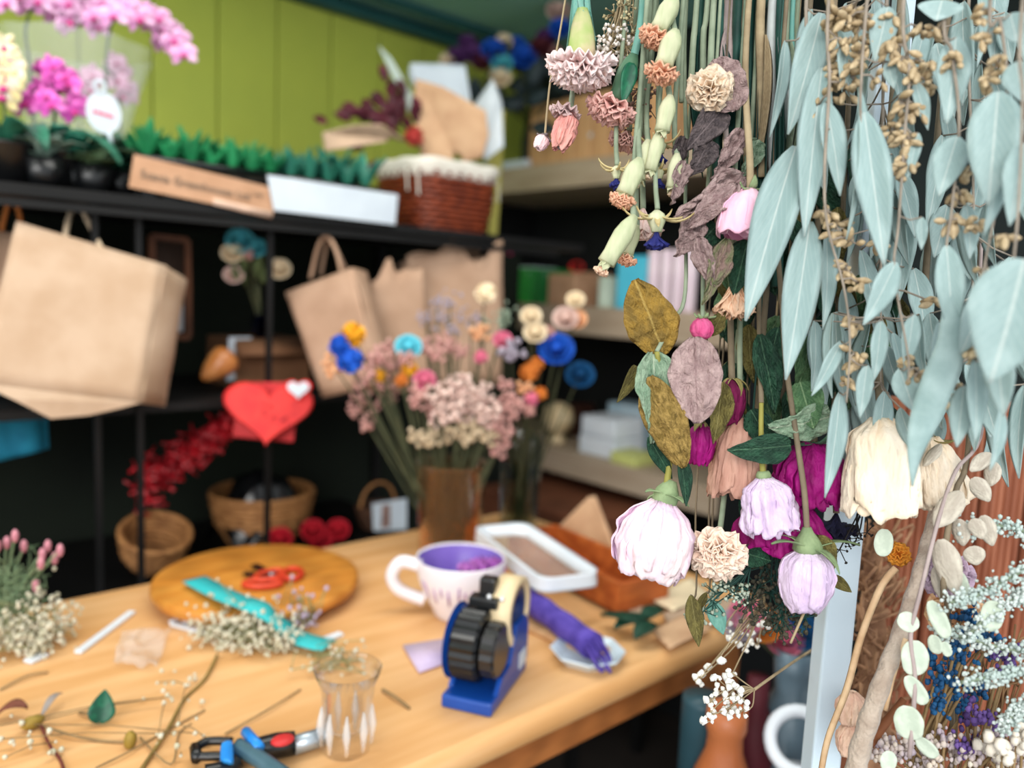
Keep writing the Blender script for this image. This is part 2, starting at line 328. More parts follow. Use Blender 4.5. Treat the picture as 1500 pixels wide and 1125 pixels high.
st = [V((oy(178, 210, 1.66).x, 1.66, SZ + .05)), oy(175, 150, 1.66), oy(165, 110, 1.66), oy(150, 100, 1.66)]
orchid('pale pink orchid standing behind the white oval tag', None, st,
       [oy(a, b, 1.66) for a, b in ((170, 92), (180, 104), (172, 118), (186, 130), (178, 140), (135, 110), (120, 122), (130, 132), (190, 145))], PALE, .02, 4)
st = [V((oy(10, 215, 1.48).x, 1.48, SZ + .05)), oy(6, 150, 1.48), oy(4, 110, 1.48)]
orchid('white and yellow orchid at the end of the rack', None, st, [oy(a, b, 1.48) for a, b in ((4, 70), (12, 88), (2, 100), (14, 112), (6, 125), (-6, 85), (0, 140))], YEL, .026, 5)
# clear sleeve round the tall orchid
sl = thing('plastic_sleeve', 'clear crinkled plastic sleeve standing round the orchids', 'plastic sleeve', V((oy(115, 215, 1.62).x, 1.62, SZ)))
CLEAR = mat('clear_film', (225, 235, 235), (235, 240, 240), 9, .25, .3, 40, .6, alpha=.22)
MB().lathe([(.06, .0), (.07, .08), (.10, .2), (.125, .27)], 28, cap0=False, cap1=False, lobes=9, amp=.05).build('film', CLEAR, sl)
# oval tag
tp = oy(152, 165, 1.45); og = thing('hang_tag', 'white oval plant tag with a red line hanging by the tall orchid', 'tag', oy(155, 195, 1.45))
Mt = frame(CAM - tp, RT).to_4x4(); Mt.translation = tp; Mi = INV[og.name] @ Mt
n = 28; mb = MB(); kx, ky = .026, .033
mb.lathe([(1, -.001), (1, .001)], n); mb.v = [Mi @ V((p.x * kx, p.y * ky, p.z)) for p in mb.v]; mb.build('plate', PAPERW, og, smooth=False)
mb = MB().tube([Mi @ V((.008 * math.cos(q), .040 + .009 * math.sin(q), 0)) for q in [2 * math.pi * i / 16 for i in range(17)]], .003, 6); mb.build('loop', PAPERW, og)
mb = MB().tube([Mi @ V((.003, -.03, 0)), Mi @ V((.004, -.05, 0))], .0035, 6); mb.build('spike', PAPERW, og)
RED = mat('red_print', (226, 90, 130), None, 20, .6); mb = MB()
for i in range(9): mb.box((-.014 + i * .0034, .0 - i * .0006, .0016), (.0024, .005 if i % 3 else .008, .0008))
mb.v = [Mi @ (rz(-8) @ p) for p in mb.v]; mb.build('red_lettering', RED, og, smooth=False)
# small foliage pots at the rack edge
for i, (a, b, y, cm) in enumerate(((25, 235, 1.5, 'mottled'), (62, 240, 1.47, 'grey'), (100, 235, 1.5, 'green'), (135, 230, 1.48, 'mottled'), (175, 225, 1.52, 'deep green'))):
    p = oy(a, b, y); mm = {'mottled': mat('mottled_leaf', (96, 120, 84), (40, 66, 48), 60, .5), 'grey': mat('grey_leaf', (120, 140, 128), (74, 96, 86), 50, .5), 'green': AGAVE, 'deep green': DGREEN}[cm]
    lb = ['mottled leafy plant at the wall end of the rack shelf', 'grey leaved plant on the rack shelf above the big kraft bag', 'blue green round leaved plant under the magenta orchid', 'mottled leafy plant under the white oval tag', 'deep green mossy plant beside the long seed tray'][i]
    t = thing('foliage_plant', lb, 'plant', V((p.x, y, SZ))); MB().lathe([(.026, 0), (.034, .045), (.03, .045), (.001, .04)], 14).build('pot', BLACKP, t)
    r = random.Random(i)
    for k in range(14):
        q = k * 2.4; L = r.uniform(.04, .07); d = V((math.cos(q), math.sin(q), 0)); s_ = V((-math.sin(q), math.cos(q), 0)); h = r.uniform(.01, .06)
        MB().grid(3, 4, lambda u, v: V((0, 0, .042)) + d * L * v + V((0, 0, h * math.sin(v * 2.0))) + s_ * (u - .5) * .034 * math.sin(math.pi * (v * .8 + .1))).build('leaf', mm, t, solid=.001)
# ------------------------------------------------------------------ paper bags
def paper_bag(label, TL, TR, BR, BL, gus, m, handles=(), bottom=None, top=(), group=None, hm=None, side=None):
    """front corners as (px, py, depth); gus = gusset depth in metres; top = notched rim (fraction, drop)"""
    f = [P(*q) for q in (TL, TR, BR, BL)]; nrm = ((f[1] - f[0]).cross(f[3] - f[0])).normalized()
    if nrm.dot(FW) < 0: nrm = -nrm
    off = (nrm * .85 + _f0 * .15).normalized() * gus if side is None else P(*side) - f[1]; o0 = (f[2] + f[3]) / 2 + off / 2
    t = thing('paper_bag', label, 'bag', o0, group=group)
    b = [p + off for p in f]; b[2] = b[2] + V((0, 0, .004)); b[3] = b[3] + V((0, 0, .004))
    def panel(a, c, d, e, name, sag=.0, seed=0, notch=()):
        def fn(u, v):
            p = (a * (1 - u) + c * u) * (1 - v) + (e * (1 - u) + d * u) * v
            n2 = (c - a).cross(e - a).normalized(); k = math.sin(math.pi * u) * math.sin(math.pi * v)
            p = p + n2 * (sag * k + .004 * noise.noise(p * 14 + V((seed, 0, 0))))
            if v == 0:
                for (x, dr) in notch:
                    if abs(u - x) < .2: p = p + (e - a).normalized() * dr * (1 - abs(u - x) / .2)
            return p
        MB().grid(14, 10, fn).build(name, m, t, world=True, solid=.0012)
    panel(*f, 'front_panel', 0, 1, top); panel(b[1], b[0], b[3], b[2], 'back_panel', 0, 2, [(1 - x, -d * .6) for x, d in top])
    midR = (f[1] + b[1]) / 2; 
    panel(f[1], b[1], b[2], f[2], 'side_panel', -.012, 3); panel(b[0], f[0], f[3], b[3], 'side_panel', -.012, 4)
    mb = MB()
    if bottom:
        q = [P(*x) for x in bottom]; ring = [f[3]] + q + [f[2], b[2], b[3]]
        mb.add(ring, [tuple(range(len(ring)))])
        mb.add([f[3]] + q + [f[2]], [tuple(range(len(q) + 2))])
    else: mb.add([f[3], f[2], b[2], b[3]], [(0, 1, 2, 3)])
    mb.build('base', m, t, world=True, smooth=False, solid=.0012)
    for h in handles: MB().tube(bez([P(*x) for x in h], 6), .0042, 6).build('handle', hm or KRAFT, t, world=True)
    return t
HW = mat('cream_paper_cord', (214, 190, 160), None, 60, .8)
HO = mat('orange_cord', (196, 120, 60), None, 60, .8)
paper_bag('large kraft bag with twisted cream handles hanging tilted from the rack', (24, 324, 1.22), (240, 388, 1.33), (205, 590, 1.27), (-34, 560, 1.16), .10, KRAFT,
          [[(95, 352, 1.27), (100, 322, 1.30), (108, 306, 1.335), (118, 306, 1.335), (134, 335, 1.32), (151, 369, 1.30)]], bottom=[(20, 585, 1.17), (75, 613, 1.20), (130, 608, 1.23), (175, 598, 1.25)], hm=HW, side=(273, 410, 1.43))
paper_bag('kraft bag with orange handles, mostly hidden behind the large kraft bag', (-60, 330, 1.42), (24, 342, 1.36), (20, 520, 1.36), (-60, 520, 1.42), .06, KRAFT2,
          [[(2, 338, 1.37), (10, 305, 1.36), (17, 288, 1.36), (26, 304, 1.36), (32, 330, 1.38)]], hm=HO)
paper_bag('kraft bag with a folded pointed rim hanging between heart bag and vase', (418, 428, 1.60), (516, 392, 1.56), (560, 562, 1.54), (474, 582, 1.58), .07, KRAFT2,
          [[(455, 408, 1.6), (466, 362, 1.58), (478, 346, 1.57), (492, 366, 1.57), (500, 398, 1.57)], [(470, 404, 1.66), (478, 360, 1.62), (484, 350, 1.6), (496, 372, 1.63), (508, 398, 1.66)]], hm=KRAFT2)
paper_bag('plain kraft bag with one peaked corner standing behind the dried flowers', (548, 412, 1.66), (620, 392, 1.70), (630, 575, 1.70), (530, 575, 1.66), .08, KRAFT2, top=[(.25, -.05), (.6, -.01)])
paper_bag('open kraft bag with tall torn rim under the wicker basket', (596, 380, 1.76), (735, 352, 1.86), (735, 560, 1.86), (620, 570, 1.78), .08, KRAFT2, top=[(.1, -.015), (.5, -.03), (.72, .06)])
BLUEC = mat('turquoise_cloth', (30, 128, 158), (22, 106, 136), 25, .8, .3, 120)
tb = thing('cloth_bag', 'turquoise cloth bag hanging below the large kraft bag', 'bag', P(20, 670, 1.36))
a_, b_, c_, d_ = P(-60, 588, 1.34), P(58, 590, 1.40), P(62, 660, 1.40), P(-60, 690, 1.34)
MB().grid(10, 8, lambda u, v: (a_ * (1 - u) + b_ * u) * (1 - v) + (d_ * (1 - u) + c_ * u) * v - _f0 * (.012 * math.sin(math.pi * u) * math.sin(math.pi * v) + .004 * math.sin(u * 17))).build('front', BLUEC, tb, world=True, solid=.003)
MB().grid(10, 8, lambda u, v: (a_ * (1 - u) + b_ * u) * (1 - v) + (d_ * (1 - u) + c_ * u) * v + _f0 * (.02 + .015 * math.sin(math.pi * u) * math.sin(math.pi * v))).build('back', BLUEC, tb, world=True, solid=.003)
MB().tube(bez([a_ * .6 + b_ * .4, P(20, 540, 1.40), P(35, 545, 1.41), a_ * .1 + b_ * .9]), .004, 6).build('strap', BLUEC, tb, world=True)
# picture frame behind the bag
fr = thing('picture_frame', 'small brown picture frame with a white mat behind the large bag', 'picture frame', V((PY(255, 495, 1.62).x, 1.62, 1.176)))
cx = [PY(a, b, 1.62) for a, b in ((222, 346), (274, 352), (276, 494), (224, 492))]
mb = MB()
for i in range(4): mb.tube([cx[i], cx[(i + 1) % 4]], .008, 4)
mb.build('frame', mat('frame_brown', (104, 62, 34), (84, 48, 26), 20, .5), fr, world=True, smooth=False)
MB().add(cx, [(0, 1, 2, 3)]).build('backing', mat('frame_backing', (58, 44, 36), None, 10, .7), fr, world=True, solid=.004)
w4 = [PY(a, b, 1.612) for a, b in ((236, 430), (268, 430), (268, 486), (236, 486))]
MB().add(w4, [(0, 1, 2, 3)]).build('mat_card', PAPERW, fr, world=True, solid=.002)
# ------------------------------------------------------------------ generic flower heads
def pompom(m, R, k=60, seed=0, wide=.55, flatz=1., name='head'):
    r = random.Random(seed); mb = MB(); mb.ball((0, 0, 0), R * .72, 8, 6, (1, 1, flatz))
    for i in range(k):
        z = 1 - 2 * (i + .5) / k; q = i * 2.39996; s_ = math.sqrt(1 - z * z); d = V((s_ * math.cos(q), s_ * math.sin(q), z * flatz)).normalized()
        a = d.orthogonal().normalized(); b = d.cross(a); w = R * wide * .5; L = R * r.uniform(.85, 1.1); an = r.random() * 6; a, b = a * math.cos(an) + b * math.sin(an), b * math.cos(an) - a * math.sin(an)
        p = d * R * .55
        mb.add([p - a * w * .4, p + a * w * .4, d * L + a * w + b * w * .3, d * L * 1.05 + b * w * .6, d * L - a * w + b * w * .3], [(0, 1, 2, 3, 4)])
    return mb.mesh(name, m)
def rosehead(m, R, seed=0, name='head'):                # cupped layered rose facing +z
    mb = MB(); r = random.Random(seed); mb.ball((0, 0, R * .05), R * .36, 8, 6, (1, 1, .8), .25, seed)
    for ly, (cnt, rad, h) in enumerate(((3, .30, .98), (4, .52, .92), (5, .76, .75), (6, 1., .5))):
        for k in range(cnt):
            q0 = (k + .37 * ly) * 2 * math.pi / cnt; hw = math.pi / cnt * 1.25
            def fn(u, v):
                q = q0 + (u - .5) * 2 * hw; rr = R * rad * (.25 + .75 * v ** .6) * (1 + .12 * (v > .8)); z = R * h * (v - .15 * (u - .5) ** 2 * 4 * v) - R * .5
                return (rr * math.cos(q), rr * math.sin(q), z)
            mb.grid(5, 4, fn)
    return mb.mesh(name, m)
def cluster(m, R, k, br, seed=0, name='head', flat=1):   # many small balls
    r = random.Random(seed); mb = MB()
    for i in range(k):
        d = V((r.gauss(0, 1), r.gauss(0, 1), r.gauss(0, 1) * flat)).normalized() * R * r.random() ** .4
        mb.ball(d, br * r.uniform(.7, 1.25), 6, 4, rough=.3, seed=i)
    return mb.mesh(name, m)
def flower_on_stem(name, label, cat, head, hm, base, group=None, stem=STEMG, sr=.0016, face=None, bend=.03, rot=0):
    head = V(head); base = V(base); t = thing(name, label, cat, base, group=group)
    mid = (head + base) / 2 + V((0, 0, bend)); MB().tube(bez([base, mid, head], 6), sr, 5).build('stem', stem, t, world=True)
    n = face if face is not None else ((CAM - head).normalized() * .9 + V((0, 0, .55)))
    M = frame(n, RT).to_4x4() @ Matrix.Rotation(rot, 4, 'Z'); M.translation = head; mobj('head', hm, t, M=INV[t.name] @ M); return t
# ------------------------------------------------------------------ big vases of dried flowers on the table
fm = {}
def fc(name, a, b): return mat('dried_' + name, a, b, 80, .75, .2, 200, jitter=.08)
DUST = fc('dusty_pink', (206, 160, 150), (180, 128, 122)); DUST2 = fc('pale_pink', (220, 194, 182), (198, 164, 154)); BLUE = fc('royal_blue', (24, 92, 196), (18, 66, 160))
CYAN = fc('cyan', (110, 206, 220), (88, 188, 206)); GOLD = fc('golden', (226, 168, 36), (206, 140, 26)); ORG = fc('orange', (212, 128, 50), (190, 104, 40))
CREAM = fc('cream', (238, 222, 192), (224, 202, 168)); ROSEP = fc('rose_pink', (226, 128, 152), (206, 100, 132)); LILG = fc('lilac_grey', (170, 160, 172), (148, 138, 152)); SAND = fc('sand', (206, 186, 156), (186, 164, 132))
TURQ = fc('turquoise', (90, 190, 200), (70, 160, 176)); PEACH = fc('peach', (232, 178, 134), (220, 156, 112)); BURG = fc('burgundy', (96, 34, 44), (70, 24, 34)); PURP = fc('purple', (96, 52, 110), (76, 40, 92)); TEALB = fc('deep_blue', (22, 88, 140), (16, 66, 110))
vz = PZ(657, 812, TZ)
def vase(label, loc, prof, m, thick=.004):
    inner = [(max(r - thick, .001), z + (thick if i == 0 else 0)) for i, (r, z) in enumerate(prof)]
    t = MB().lathe(prof + inner[::-1], 36, cap0=True, cap1=True).build('glass_vase', m, None, loc=loc); return t
AMB = glass('amber_glass', (248, 218, 178), tint=.03); 
vd = depth(vz); px2m = vd / FPX
va = vase('', vz, [(.052, 0), (.056, .01), (.058, .08), (.062, .16), (.066, .17)], AMB)
tag(va, 'wide amber glass vase full of dried flowers behind the mug', 'vase')
vz2 = PZ(758, 778, TZ); vb = vase('', vz2, [(.035, 0), (.038, .01), (.04, .12), (.043, .20)], glass('smoke_glass', (222, 228, 224))); tag(vb, 'tall smoky glass vase standing beside the amber vase', 'vase')
dp = depth(vz)
def vflower(px, py, dd, m, R, kind='pompom', base=None, label='', cat='flower', grp=None, seed=0):
    key = (m.name, round(R, 4), kind)
    if key not in fm: fm[key] = {'pompom': lambda: pompom(m, R, 60, 3), 'rose': lambda: rosehead(m, R), 'airy': lambda: cluster(m, R, 16, R * .13, 6), 'cluster': lambda: cluster(m, R * 1.15, 20, R * .27, 5)}[kind]()
    r = random.Random(px * 7 + py); b = base + V((r.uniform(-.03, .03), r.uniform(-.03, .03), .02)) if base is vz else base + V((r.uniform(-.02, .02), r.uniform(-.02, .02), .02))
    return flower_on_stem('dried_flower', label, cat, P(px, py, dp + dd), fm[key], b, grp, bend=-.0, rot=r.random() * 6)
L1 = [  # px, py, depth offset, material, R, kind, label
 (517, 491, -.05, GOLD, .021, 'pompom', 'golden ball flower topping the amber vase beside the kraft bag'),
 (497, 506, -.06, BLUE, .018, 'pompom', 'blue ball flower just under the golden ball flower'),
 (512, 528, -.07, BLUE, .022, 'pompom', 'larger blue ball flower above the cream tuft in the amber vase'),
 (489, 536, -.05, PEACH, .02, 'cluster', 'peach tuft low on the bag side of the amber vase'),
 (598, 507, -.02, CYAN, .022, 'rose', 'light cyan flower standing over the pink clusters'),
 (600, 540, -.06, GOLD, .014, 'pompom', 'golden button flower under the cyan flower'),
 (557, 550, -.07, GOLD, .011, 'pompom', 'small golden button flower among the pink clusters'),
 (588, 557, -.08, ORG, .011, 'pompom', 'small orange button flower among the pink clusters'),
 (622, 556, -.07, ROSEP, .018, 'rose', 'deep rose pink flower in the middle of the amber vase'),
 (704, 523, .02, ROSEP, .012, 'pompom', 'small rose pink button between the two vases'),
 (711, 430, .04, CREAM, .019, 'pompom', 'cream ball flower rising highest in front of the kraft bags')]
for a in L1: vflower(*a[:6], vz, a[6], 'flower')
r = random.Random(5)
for (px, py) in ((530, 580), (545, 600), (520, 600), (538, 622), (555, 520), (575, 512), (565, 535), (540, 545), (530, 560), (570, 580), (610, 590), (615, 575), (640, 520), (660, 508), (650, 500), (675, 515), (625, 510), (560, 562), (545, 528), (595, 525), (585, 535), (635, 600), (740, 565)):
    vflower(px, py, r.uniform(-.09, .02), DUST, r.choice((.014, .017)), 'cluster', vz, 'dusty pink dried cluster in the amber vase', 'flower', 'dusty pink clusters in the amber vase')
for (px, py) in ((640, 580), (660, 570), (675, 560), (690, 575), (655, 590), (680, 595), (665, 605), (700, 590), (645, 610), (690, 610), (705, 575), (670, 580), (720, 600), (712, 612)):
    vflower(px, py, r.uniform(-.1, -.04), DUST2, .018, 'cluster', vz, 'pale pink dried cluster at the front of the amber vase', 'flower', 'pale pink clusters at the front of the amber vase')
for (px, py) in ((640, 632), (655, 640), (670, 628), (685, 640), (700, 630), (630, 645), (610, 640), (690, 618), (715, 640)):
    vflower(px, py, r.uniform(-.1, -.05), SAND, .016, 'cluster', vz, 'sandy dried seed cluster hanging over the amber vase rim', 'flower', 'sandy clusters over the amber vase rim')
for (px, py) in ((735, 600), (750, 605), (740, 590), (725, 620), (742, 632), (735, 648), (728, 660), (755, 590)):
    vflower(px, py, r.uniform(-.09, -.05), DUST, .015, 'cluster', vz, 'dusty pink cluster drooping between the two vases', 'flower', 'dusty pink clusters drooping between the vases')
L2 = [(775, 545, .0, ORG, .017, 'pompom', 'orange tufted flower in the smoky vase'), (768, 570, -.02, PEACH, .015, 'cluster', 'peach cluster in the smoky vase'), (785, 535, .02, ORG, .014, 'pompom', 'upper orange tufted flower in the smoky vase'),
 (815, 510, .02, BLUE, .030, 'rose', 'royal blue rose leaning toward the shelves'), (850, 548, .12, TEALB, .026, 'rose', 'deep blue rose in shadow below the royal blue rose'),
 (778, 462, .03, CREAM, .018, 'rose', 'cream bud above the smoky vase'), (784, 486, .02, CREAM, .02, 'rose', 'cream rose above the orange flowers'), (800, 487, .03, DUST, .014, 'rose', 'dusty pink bud against the royal blue rose'),
 (828, 465, .05, DUST2, .022, 'rose', 'pale pink rose reaching toward the shelf board'), (843, 466, .06, PEACH, .02, 'rose', 'peach rose reaching toward the shelf board'), (843, 438, .06, CREAM, .016, 'rose', 'cream rosebud touching the kraft box'),
 (736, 497, .0, ROSEP, .016, 'rose', 'pink tulip shaped bud over the smoky vase'), (748, 515, -.01, LILG, .022, 'cluster', 'lilac grey cluster over the smoky vase'), (702, 488, .02, PEACH, .018, 'cluster', 'peach cream cluster between the vases'),
 (778, 585, -.03, ROSEP, .012, 'pompom', 'rose pink button low in the smoky vase'), (792, 576, -.02, ORG, .012, 'pompom', 'orange button low in the smoky vase'), (775, 600, -.03, DUST, .012, 'pompom', 'dusty pink button low in the smoky vase')]
for a in L2: vflower(*a[:6], vz2, a[6], 'flower')
for i, (px, py) in enumerate(((640, 450), (655, 465), (625, 470), (660, 440), (668, 480), (690, 465), (735, 470), (745, 460), (715, 480))):
    m_ = LILG if i < 6 else mat('sage_seed', (150, 166, 146), (130, 146, 124), 60, .8)
    t = vflower(px, py, .05, m_, .0251 if i < 6 else .0252, 'airy', vz, 'airy lilac sprig rising over the amber vase' if i < 6 else 'airy sage green sprig beside the tall cream ball', 'sprig', 'airy lilac sprigs' if i < 6 else 'airy sage sprigs')
# ------------------------------------------------------------------ rack contents
box = thing('cardboard_box', 'brown cardboard box on the middle rack shelf under the turquoise bouquet', 'box', V((PY(395, 560, 1.66).x, 1.66, 1.176)))
xa, xb = PY(340, 520, 1.60).x, PY(448, 520, 1.60).x
MB().box(((xa + xb) / 2, 1.66, 1.176 + .052), (xb - xa, .16, .104)).build('carton', mat('brown_carton', (120, 84, 58), (104, 70, 46), 12, .85), box, world=True, bevel=.003)
MB().add([V((xa, 1.58, 1.28)), V((xb, 1.58, 1.28)), V((xb + .01, 1.545, 1.25)), V((xa - .004, 1.545, 1.25))], [(0, 1, 2, 3)]).build('flap', mat('brown_carton', (0, 0, 0)), box, world=True, solid=.003)
lp = slab_px([(336, 494), (368, 494), (366, 555), (332, 558)], 1.585, .004, 'card', PAPERW); tag(lp, 'pale grey card leaning on the brown carton', 'card')
g = thing('kraft_cone', 'glossy brown cone shaped parcel on the middle rack shelf beside the grey card', 'parcel', PY(320, 562, 1.54))
ga, gb = PY(296, 556, 1.53), PY(338, 520, 1.53); d_ = gb - ga
MB().tube([ga + d_ * x for x in (0, .05, .3, .6, .85, 1.0, 1.05)], [.004, .009, .02, .028, .03, .022, .008], 14).build('cone', mat('glossy_brown', (164, 98, 44), (190, 132, 78), 14, .3, spec=.5), g, world=True)
bv = PY(383, 474, 1.60); bq = thing('bud_vase', 'small cobalt blue glass vase standing on the carton', 'vase', V((bv.x, 1.60, 1.281)))
MB().lathe([(.012, 0), (.02, .008), (.02, .04), (.012, .06), (.014, .066), (.011, .066), (.009, .058), (.016, .04), (.016, .012), (.001, .008)], 18).build('body', glass('blue_glass', (40, 110, 190)), bq)
bb = V((bv.x, 1.60, 1.30))
for (px, py, m_, R_, k_, lb) in ((352, 352, TURQ, .026, 'rose', 'turquoise flower at the top of the small bouquet'), (375, 362, TURQ, .02, 'rose', 'faded turquoise flower beside the top one in the small bouquet'), (340, 370, CREAM, .02, 'rose', 'cream rose on the bag side of the small bouquet'), (409, 393, CREAM, .022, 'rose', 'large cream rose of the small bouquet by the rack post'), (342, 402, DUST2, .018, 'rose', 'pale pink rose low in the small bouquet'), (361, 372, DUST, .014, 'pompom', 'dusty pink button in the small bouquet')):
    key = (m_.name, R_, k_); fm.setdefault(key, rosehead(m_, R_) if k_ == 'rose' else pompom(m_, R_)); flower_on_stem('bouquet_flower', lb, 'flower', PY(px, py, 1.56), fm[key], bb)
t = thing('foliage_sprig', 'olive green leafy sprig in the small bouquet', 'sprig', bb); r = random.Random(3)
for k in range(16):
    p = PY(r.uniform(350, 400), r.uniform(375, 420), r.uniform(1.54, 1.6)); d = (p - bb).normalized(); s_ = d.cross(V((0, -1, 0))).normalized()
    MB().grid(2, 4, lambda u, v: p + d * .04 * v + s_ * (u - .5) * .014 * math.sin(math.pi * (v * .9 + .05))).build('leaf', mat('olive_leaf', (96, 112, 70), (70, 84, 50), 30, .6), t, world=True, solid=.001)
MB().tube([bb, PY(378, 420, 1.57)], .003, 5).build('stem', STEMG, t, world=True)
# red heart bag
hb = thing('heart_bag', 'red heart shaped gift bag with a white heart tag hanging on the rack', 'bag', P(393, 640, 1.50))
def heart(u): x = 16 * math.sin(u) ** 3; y = 13 * math.cos(u) - 5 * math.cos(2 * u) - 2 * math.cos(3 * u) - math.cos(4 * u); return x / 17, y / 17
def heart_mesh(px, py, d, sx, sy, th, m, name, parent, tilt=0):
    c0 = P(px, py, d); Mh = frame(CAM - c0, RT).to_4x4() @ Matrix.Rotation(tilt, 4, 'Z'); n = 40; pts = [heart(2 * math.pi * i / n) for i in range(n)]
    mb = MB()
    for z, k in ((-th, .94), (-th * .5, 1), (th * .5, 1), (th, .94)):
        mb.v += [c0 + Mh.to_3x3() @ V((x * sx * k, y * sy * k, z)) for x, y in pts]
    for l in range(3): mb.f += [(l * n + i, l * n + (i + 1) % n, (l + 1) * n + (i + 1) % n, (l + 1) * n + i) for i in range(n)]
    mb.f += [tuple(range(n)), tuple(3 * n + i for i in range(n))]; return mb.build(name, m, parent, world=True, smooth=False)
REDM = mat('red_glitter_card', (222, 52, 46), (200, 38, 40), 40, .45, .1)
heart_mesh(393, 600, 1.47, .086, .070, .016, REDM, 'heart', hb, -.06)
MB().hexa([P(340, 640, 1.5), P(430, 648, 1.5), P(430, 648, 1.56), P(340, 640, 1.56)], [P(350, 560, 1.5), P(440, 560, 1.5), P(440, 560, 1.56), P(350, 560, 1.56)]).build('body', mat('red_bag_paper', (196, 46, 50), None, 15, .6), hb, world=True, bevel=.003)
heart_mesh(437, 570, 1.445, .021, .019, .002, PAPERW, 'heart_tag', hb); heart_mesh(437, 570, 1.45, .026, .024, .002, REDM, 'tag_border', hb)
mb = MB()
for i in range(16):
    q = R_ = None; a = random.Random(i); c0 = P(a.uniform(350, 430), a.uniform(572, 625), 1.452); mb.ball(c0, .0028, 6, 4)
mb.build('dots', mat('dark_red_print', (150, 40, 50), None, 20, .6), hb, world=True)
# red tinsel
tn = random.Random(9); mb = MB()
for i in range(420):
    u = tn.random(); c0 = P(205 + 135 * u + tn.gauss(0, 6), 715 - 95 * u + tn.gauss(0, 16 * (1 - .5 * u)), 1.58 + tn.uniform(-.03, .03)); d = V((tn.gauss(0, 1), tn.gauss(0, 1), tn.gauss(0, 1))).normalized(); s_ = d.orthogonal().normalized() * .003
    mb.add([c0 - d * .016 - s_, c0 - d * .016 + s_, c0 + d * .016 + s_, c0 + d * .016 - s_], [(0, 1, 2, 3)])
tag(mb.build('red_tinsel', mat('red_foil', (204, 26, 40), (150, 16, 30), 20, .3, spec=.6), None, world=True, solid=.0006), 'bunch of shiny red tinsel hanging below the heart bag', 'tinsel', kind='stuff')
# baskets
def basket(name, label, loc, prof, m, nst=22, rows=10, rot=None, rect=None, group=None, rim=.006, wr=.0045):
    t = thing(name, label, 'basket', loc, rot, group)
    def rad(z):
        for (r0, z0), (r1, z1) in zip(prof, prof[1:]):
            if z0 <= z <= z1: return r0 + (r1 - r0) * (z - z0) / max(z1 - z0, 1e-6)
        return prof[-1][0]
    def pt(q, r, z):
        c, s = math.cos(q), math.sin(q)
        if rect:
            k = (abs(c) ** 5 + abs(s) ** 5) ** (-1 / 5); return V((c * k * r * rect[0], s * k * r * rect[1], z))
        return V((c * r, s * r, z))
    H = prof[-1][1]; n = nst * 3
    for i in range(rows):
        z = H * (i + .5) / rows
        MB().tube([pt(2 * math.pi * j / n, rad(z) + .003 * math.cos(math.pi * (j / 1.5 + i)), z) for j in range(n + 1)], H / rows * .55, 5, False).build('weaver', m, t)
    st = MB()
    for k in range(nst): q = 2 * math.pi * k / nst; st.tube([pt(q, rad(H * v), H * v) for v in (0, .33, .66, 1)], .003, 5)
    st.build('stakes', m, t)
    MB().tube([pt(2 * math.pi * j / 40, prof[-1][0], H) for j in range(41)], rim, 7, False).build('rim', m, t)
    mb = MB(); mb.add([pt(2 * math.pi * j / 30, prof[0][0], .004) for j in range(30)], [tuple(range(30))]); mb.build('bottom', m, t, solid=.004)
    return t
WICK = mat('red_brown_wicker', (132, 58, 30), (92, 36, 20), 60, .45, .2, 150, .4, jitter=.15)
TANW = mat('tan_wicker', (172, 122, 74), (140, 94, 54), 50, .6, .2, 150, jitter=.12)
kb = PY(390, 796, 1.66); kb = V((kb.x, 1.68, .81))
basket('round_basket', 'wide tan wicker basket stuffed with black plastic on the lower rack shelf', kb, [(.07, 0), (.10, .05), (.112, .115)], TANW, 22, 11)
mb = MB()
mb.grid(20, 20, lambda u, v: kb + V(((u - .5) * .2, (v - .5) * .2, .12 + .05 * noise.noise(V((u * 5, v * 5, 1))) + .03 - .35 * ((u - .5) ** 2 + (v - .5) ** 2))))
tag(mb.build('black_plastic_bag', mat('shiny_black_film', (14, 16, 18), (8, 9, 10), 20, .22, .3, 50, .6), None, world=True, solid=.003), 'crumpled shiny black plastic bag stuffed in the wide tan basket', 'plastic bag')
ks2 = PY(222, 836, 1.60); basket('small_basket', 'small tilted tan wicker bowl behind the thin rack posts', V((ks2.x, 1.60, .832)), [(.035, 0), (.055, .03), (.064, .075)], TANW, 18, 8, rot=Matrix.Rotation(.38, 3, 'X'))
kb2 = PY(552, 800, 1.62); basket('handled_basket', 'little dark wicker basket with an arched handle holding a photo card', V((kb2.x, 1.62, .811)), [(.035, 0), (.05, .05)], mat('dark_wicker', (84, 56, 40), (60, 40, 28), 50, .6, .2, 150), 16, 5)
o = bpy.data.objects['handled_basket']; MB().tube([V((.05 * math.cos(q), 0, .05 + .062 * math.sin(q))) for q in [math.pi * i / 14 for i in range(15)]], .004, 6).build('handle', TANW, o)
pc = slab_px([(546, 738), (596, 730), (596, 776), (548, 778)], 1.56, .003, 'photo_card', PAPERW); tag(pc, 'white photo card with a dark figure print in the little dark basket', 'card')

INV[pc.name] = Matrix.Translation(pc.location).inverted()
slab_px([(560, 740), (572, 739), (572, 772), (558, 774)], 1.5585, .001, 'print', mat('photo_print', (84, 62, 58), (160, 130, 120), 60, .5), pc)
REDF = fc('red', (196, 24, 44), (160, 16, 34)); rfm = rosehead(REDF, .024)
for i, (px, py) in enumerate(((458, 776), (410, 788), (470, 790), (495, 775))):
    p = PY(px, py, 1.55); flower_on_stem('red_flower', 'red artificial rose lying low on the rack behind the round board', 'flower', p, rfm, V((p.x, 1.60, .812)), 'red roses low on the rack', bend=0)
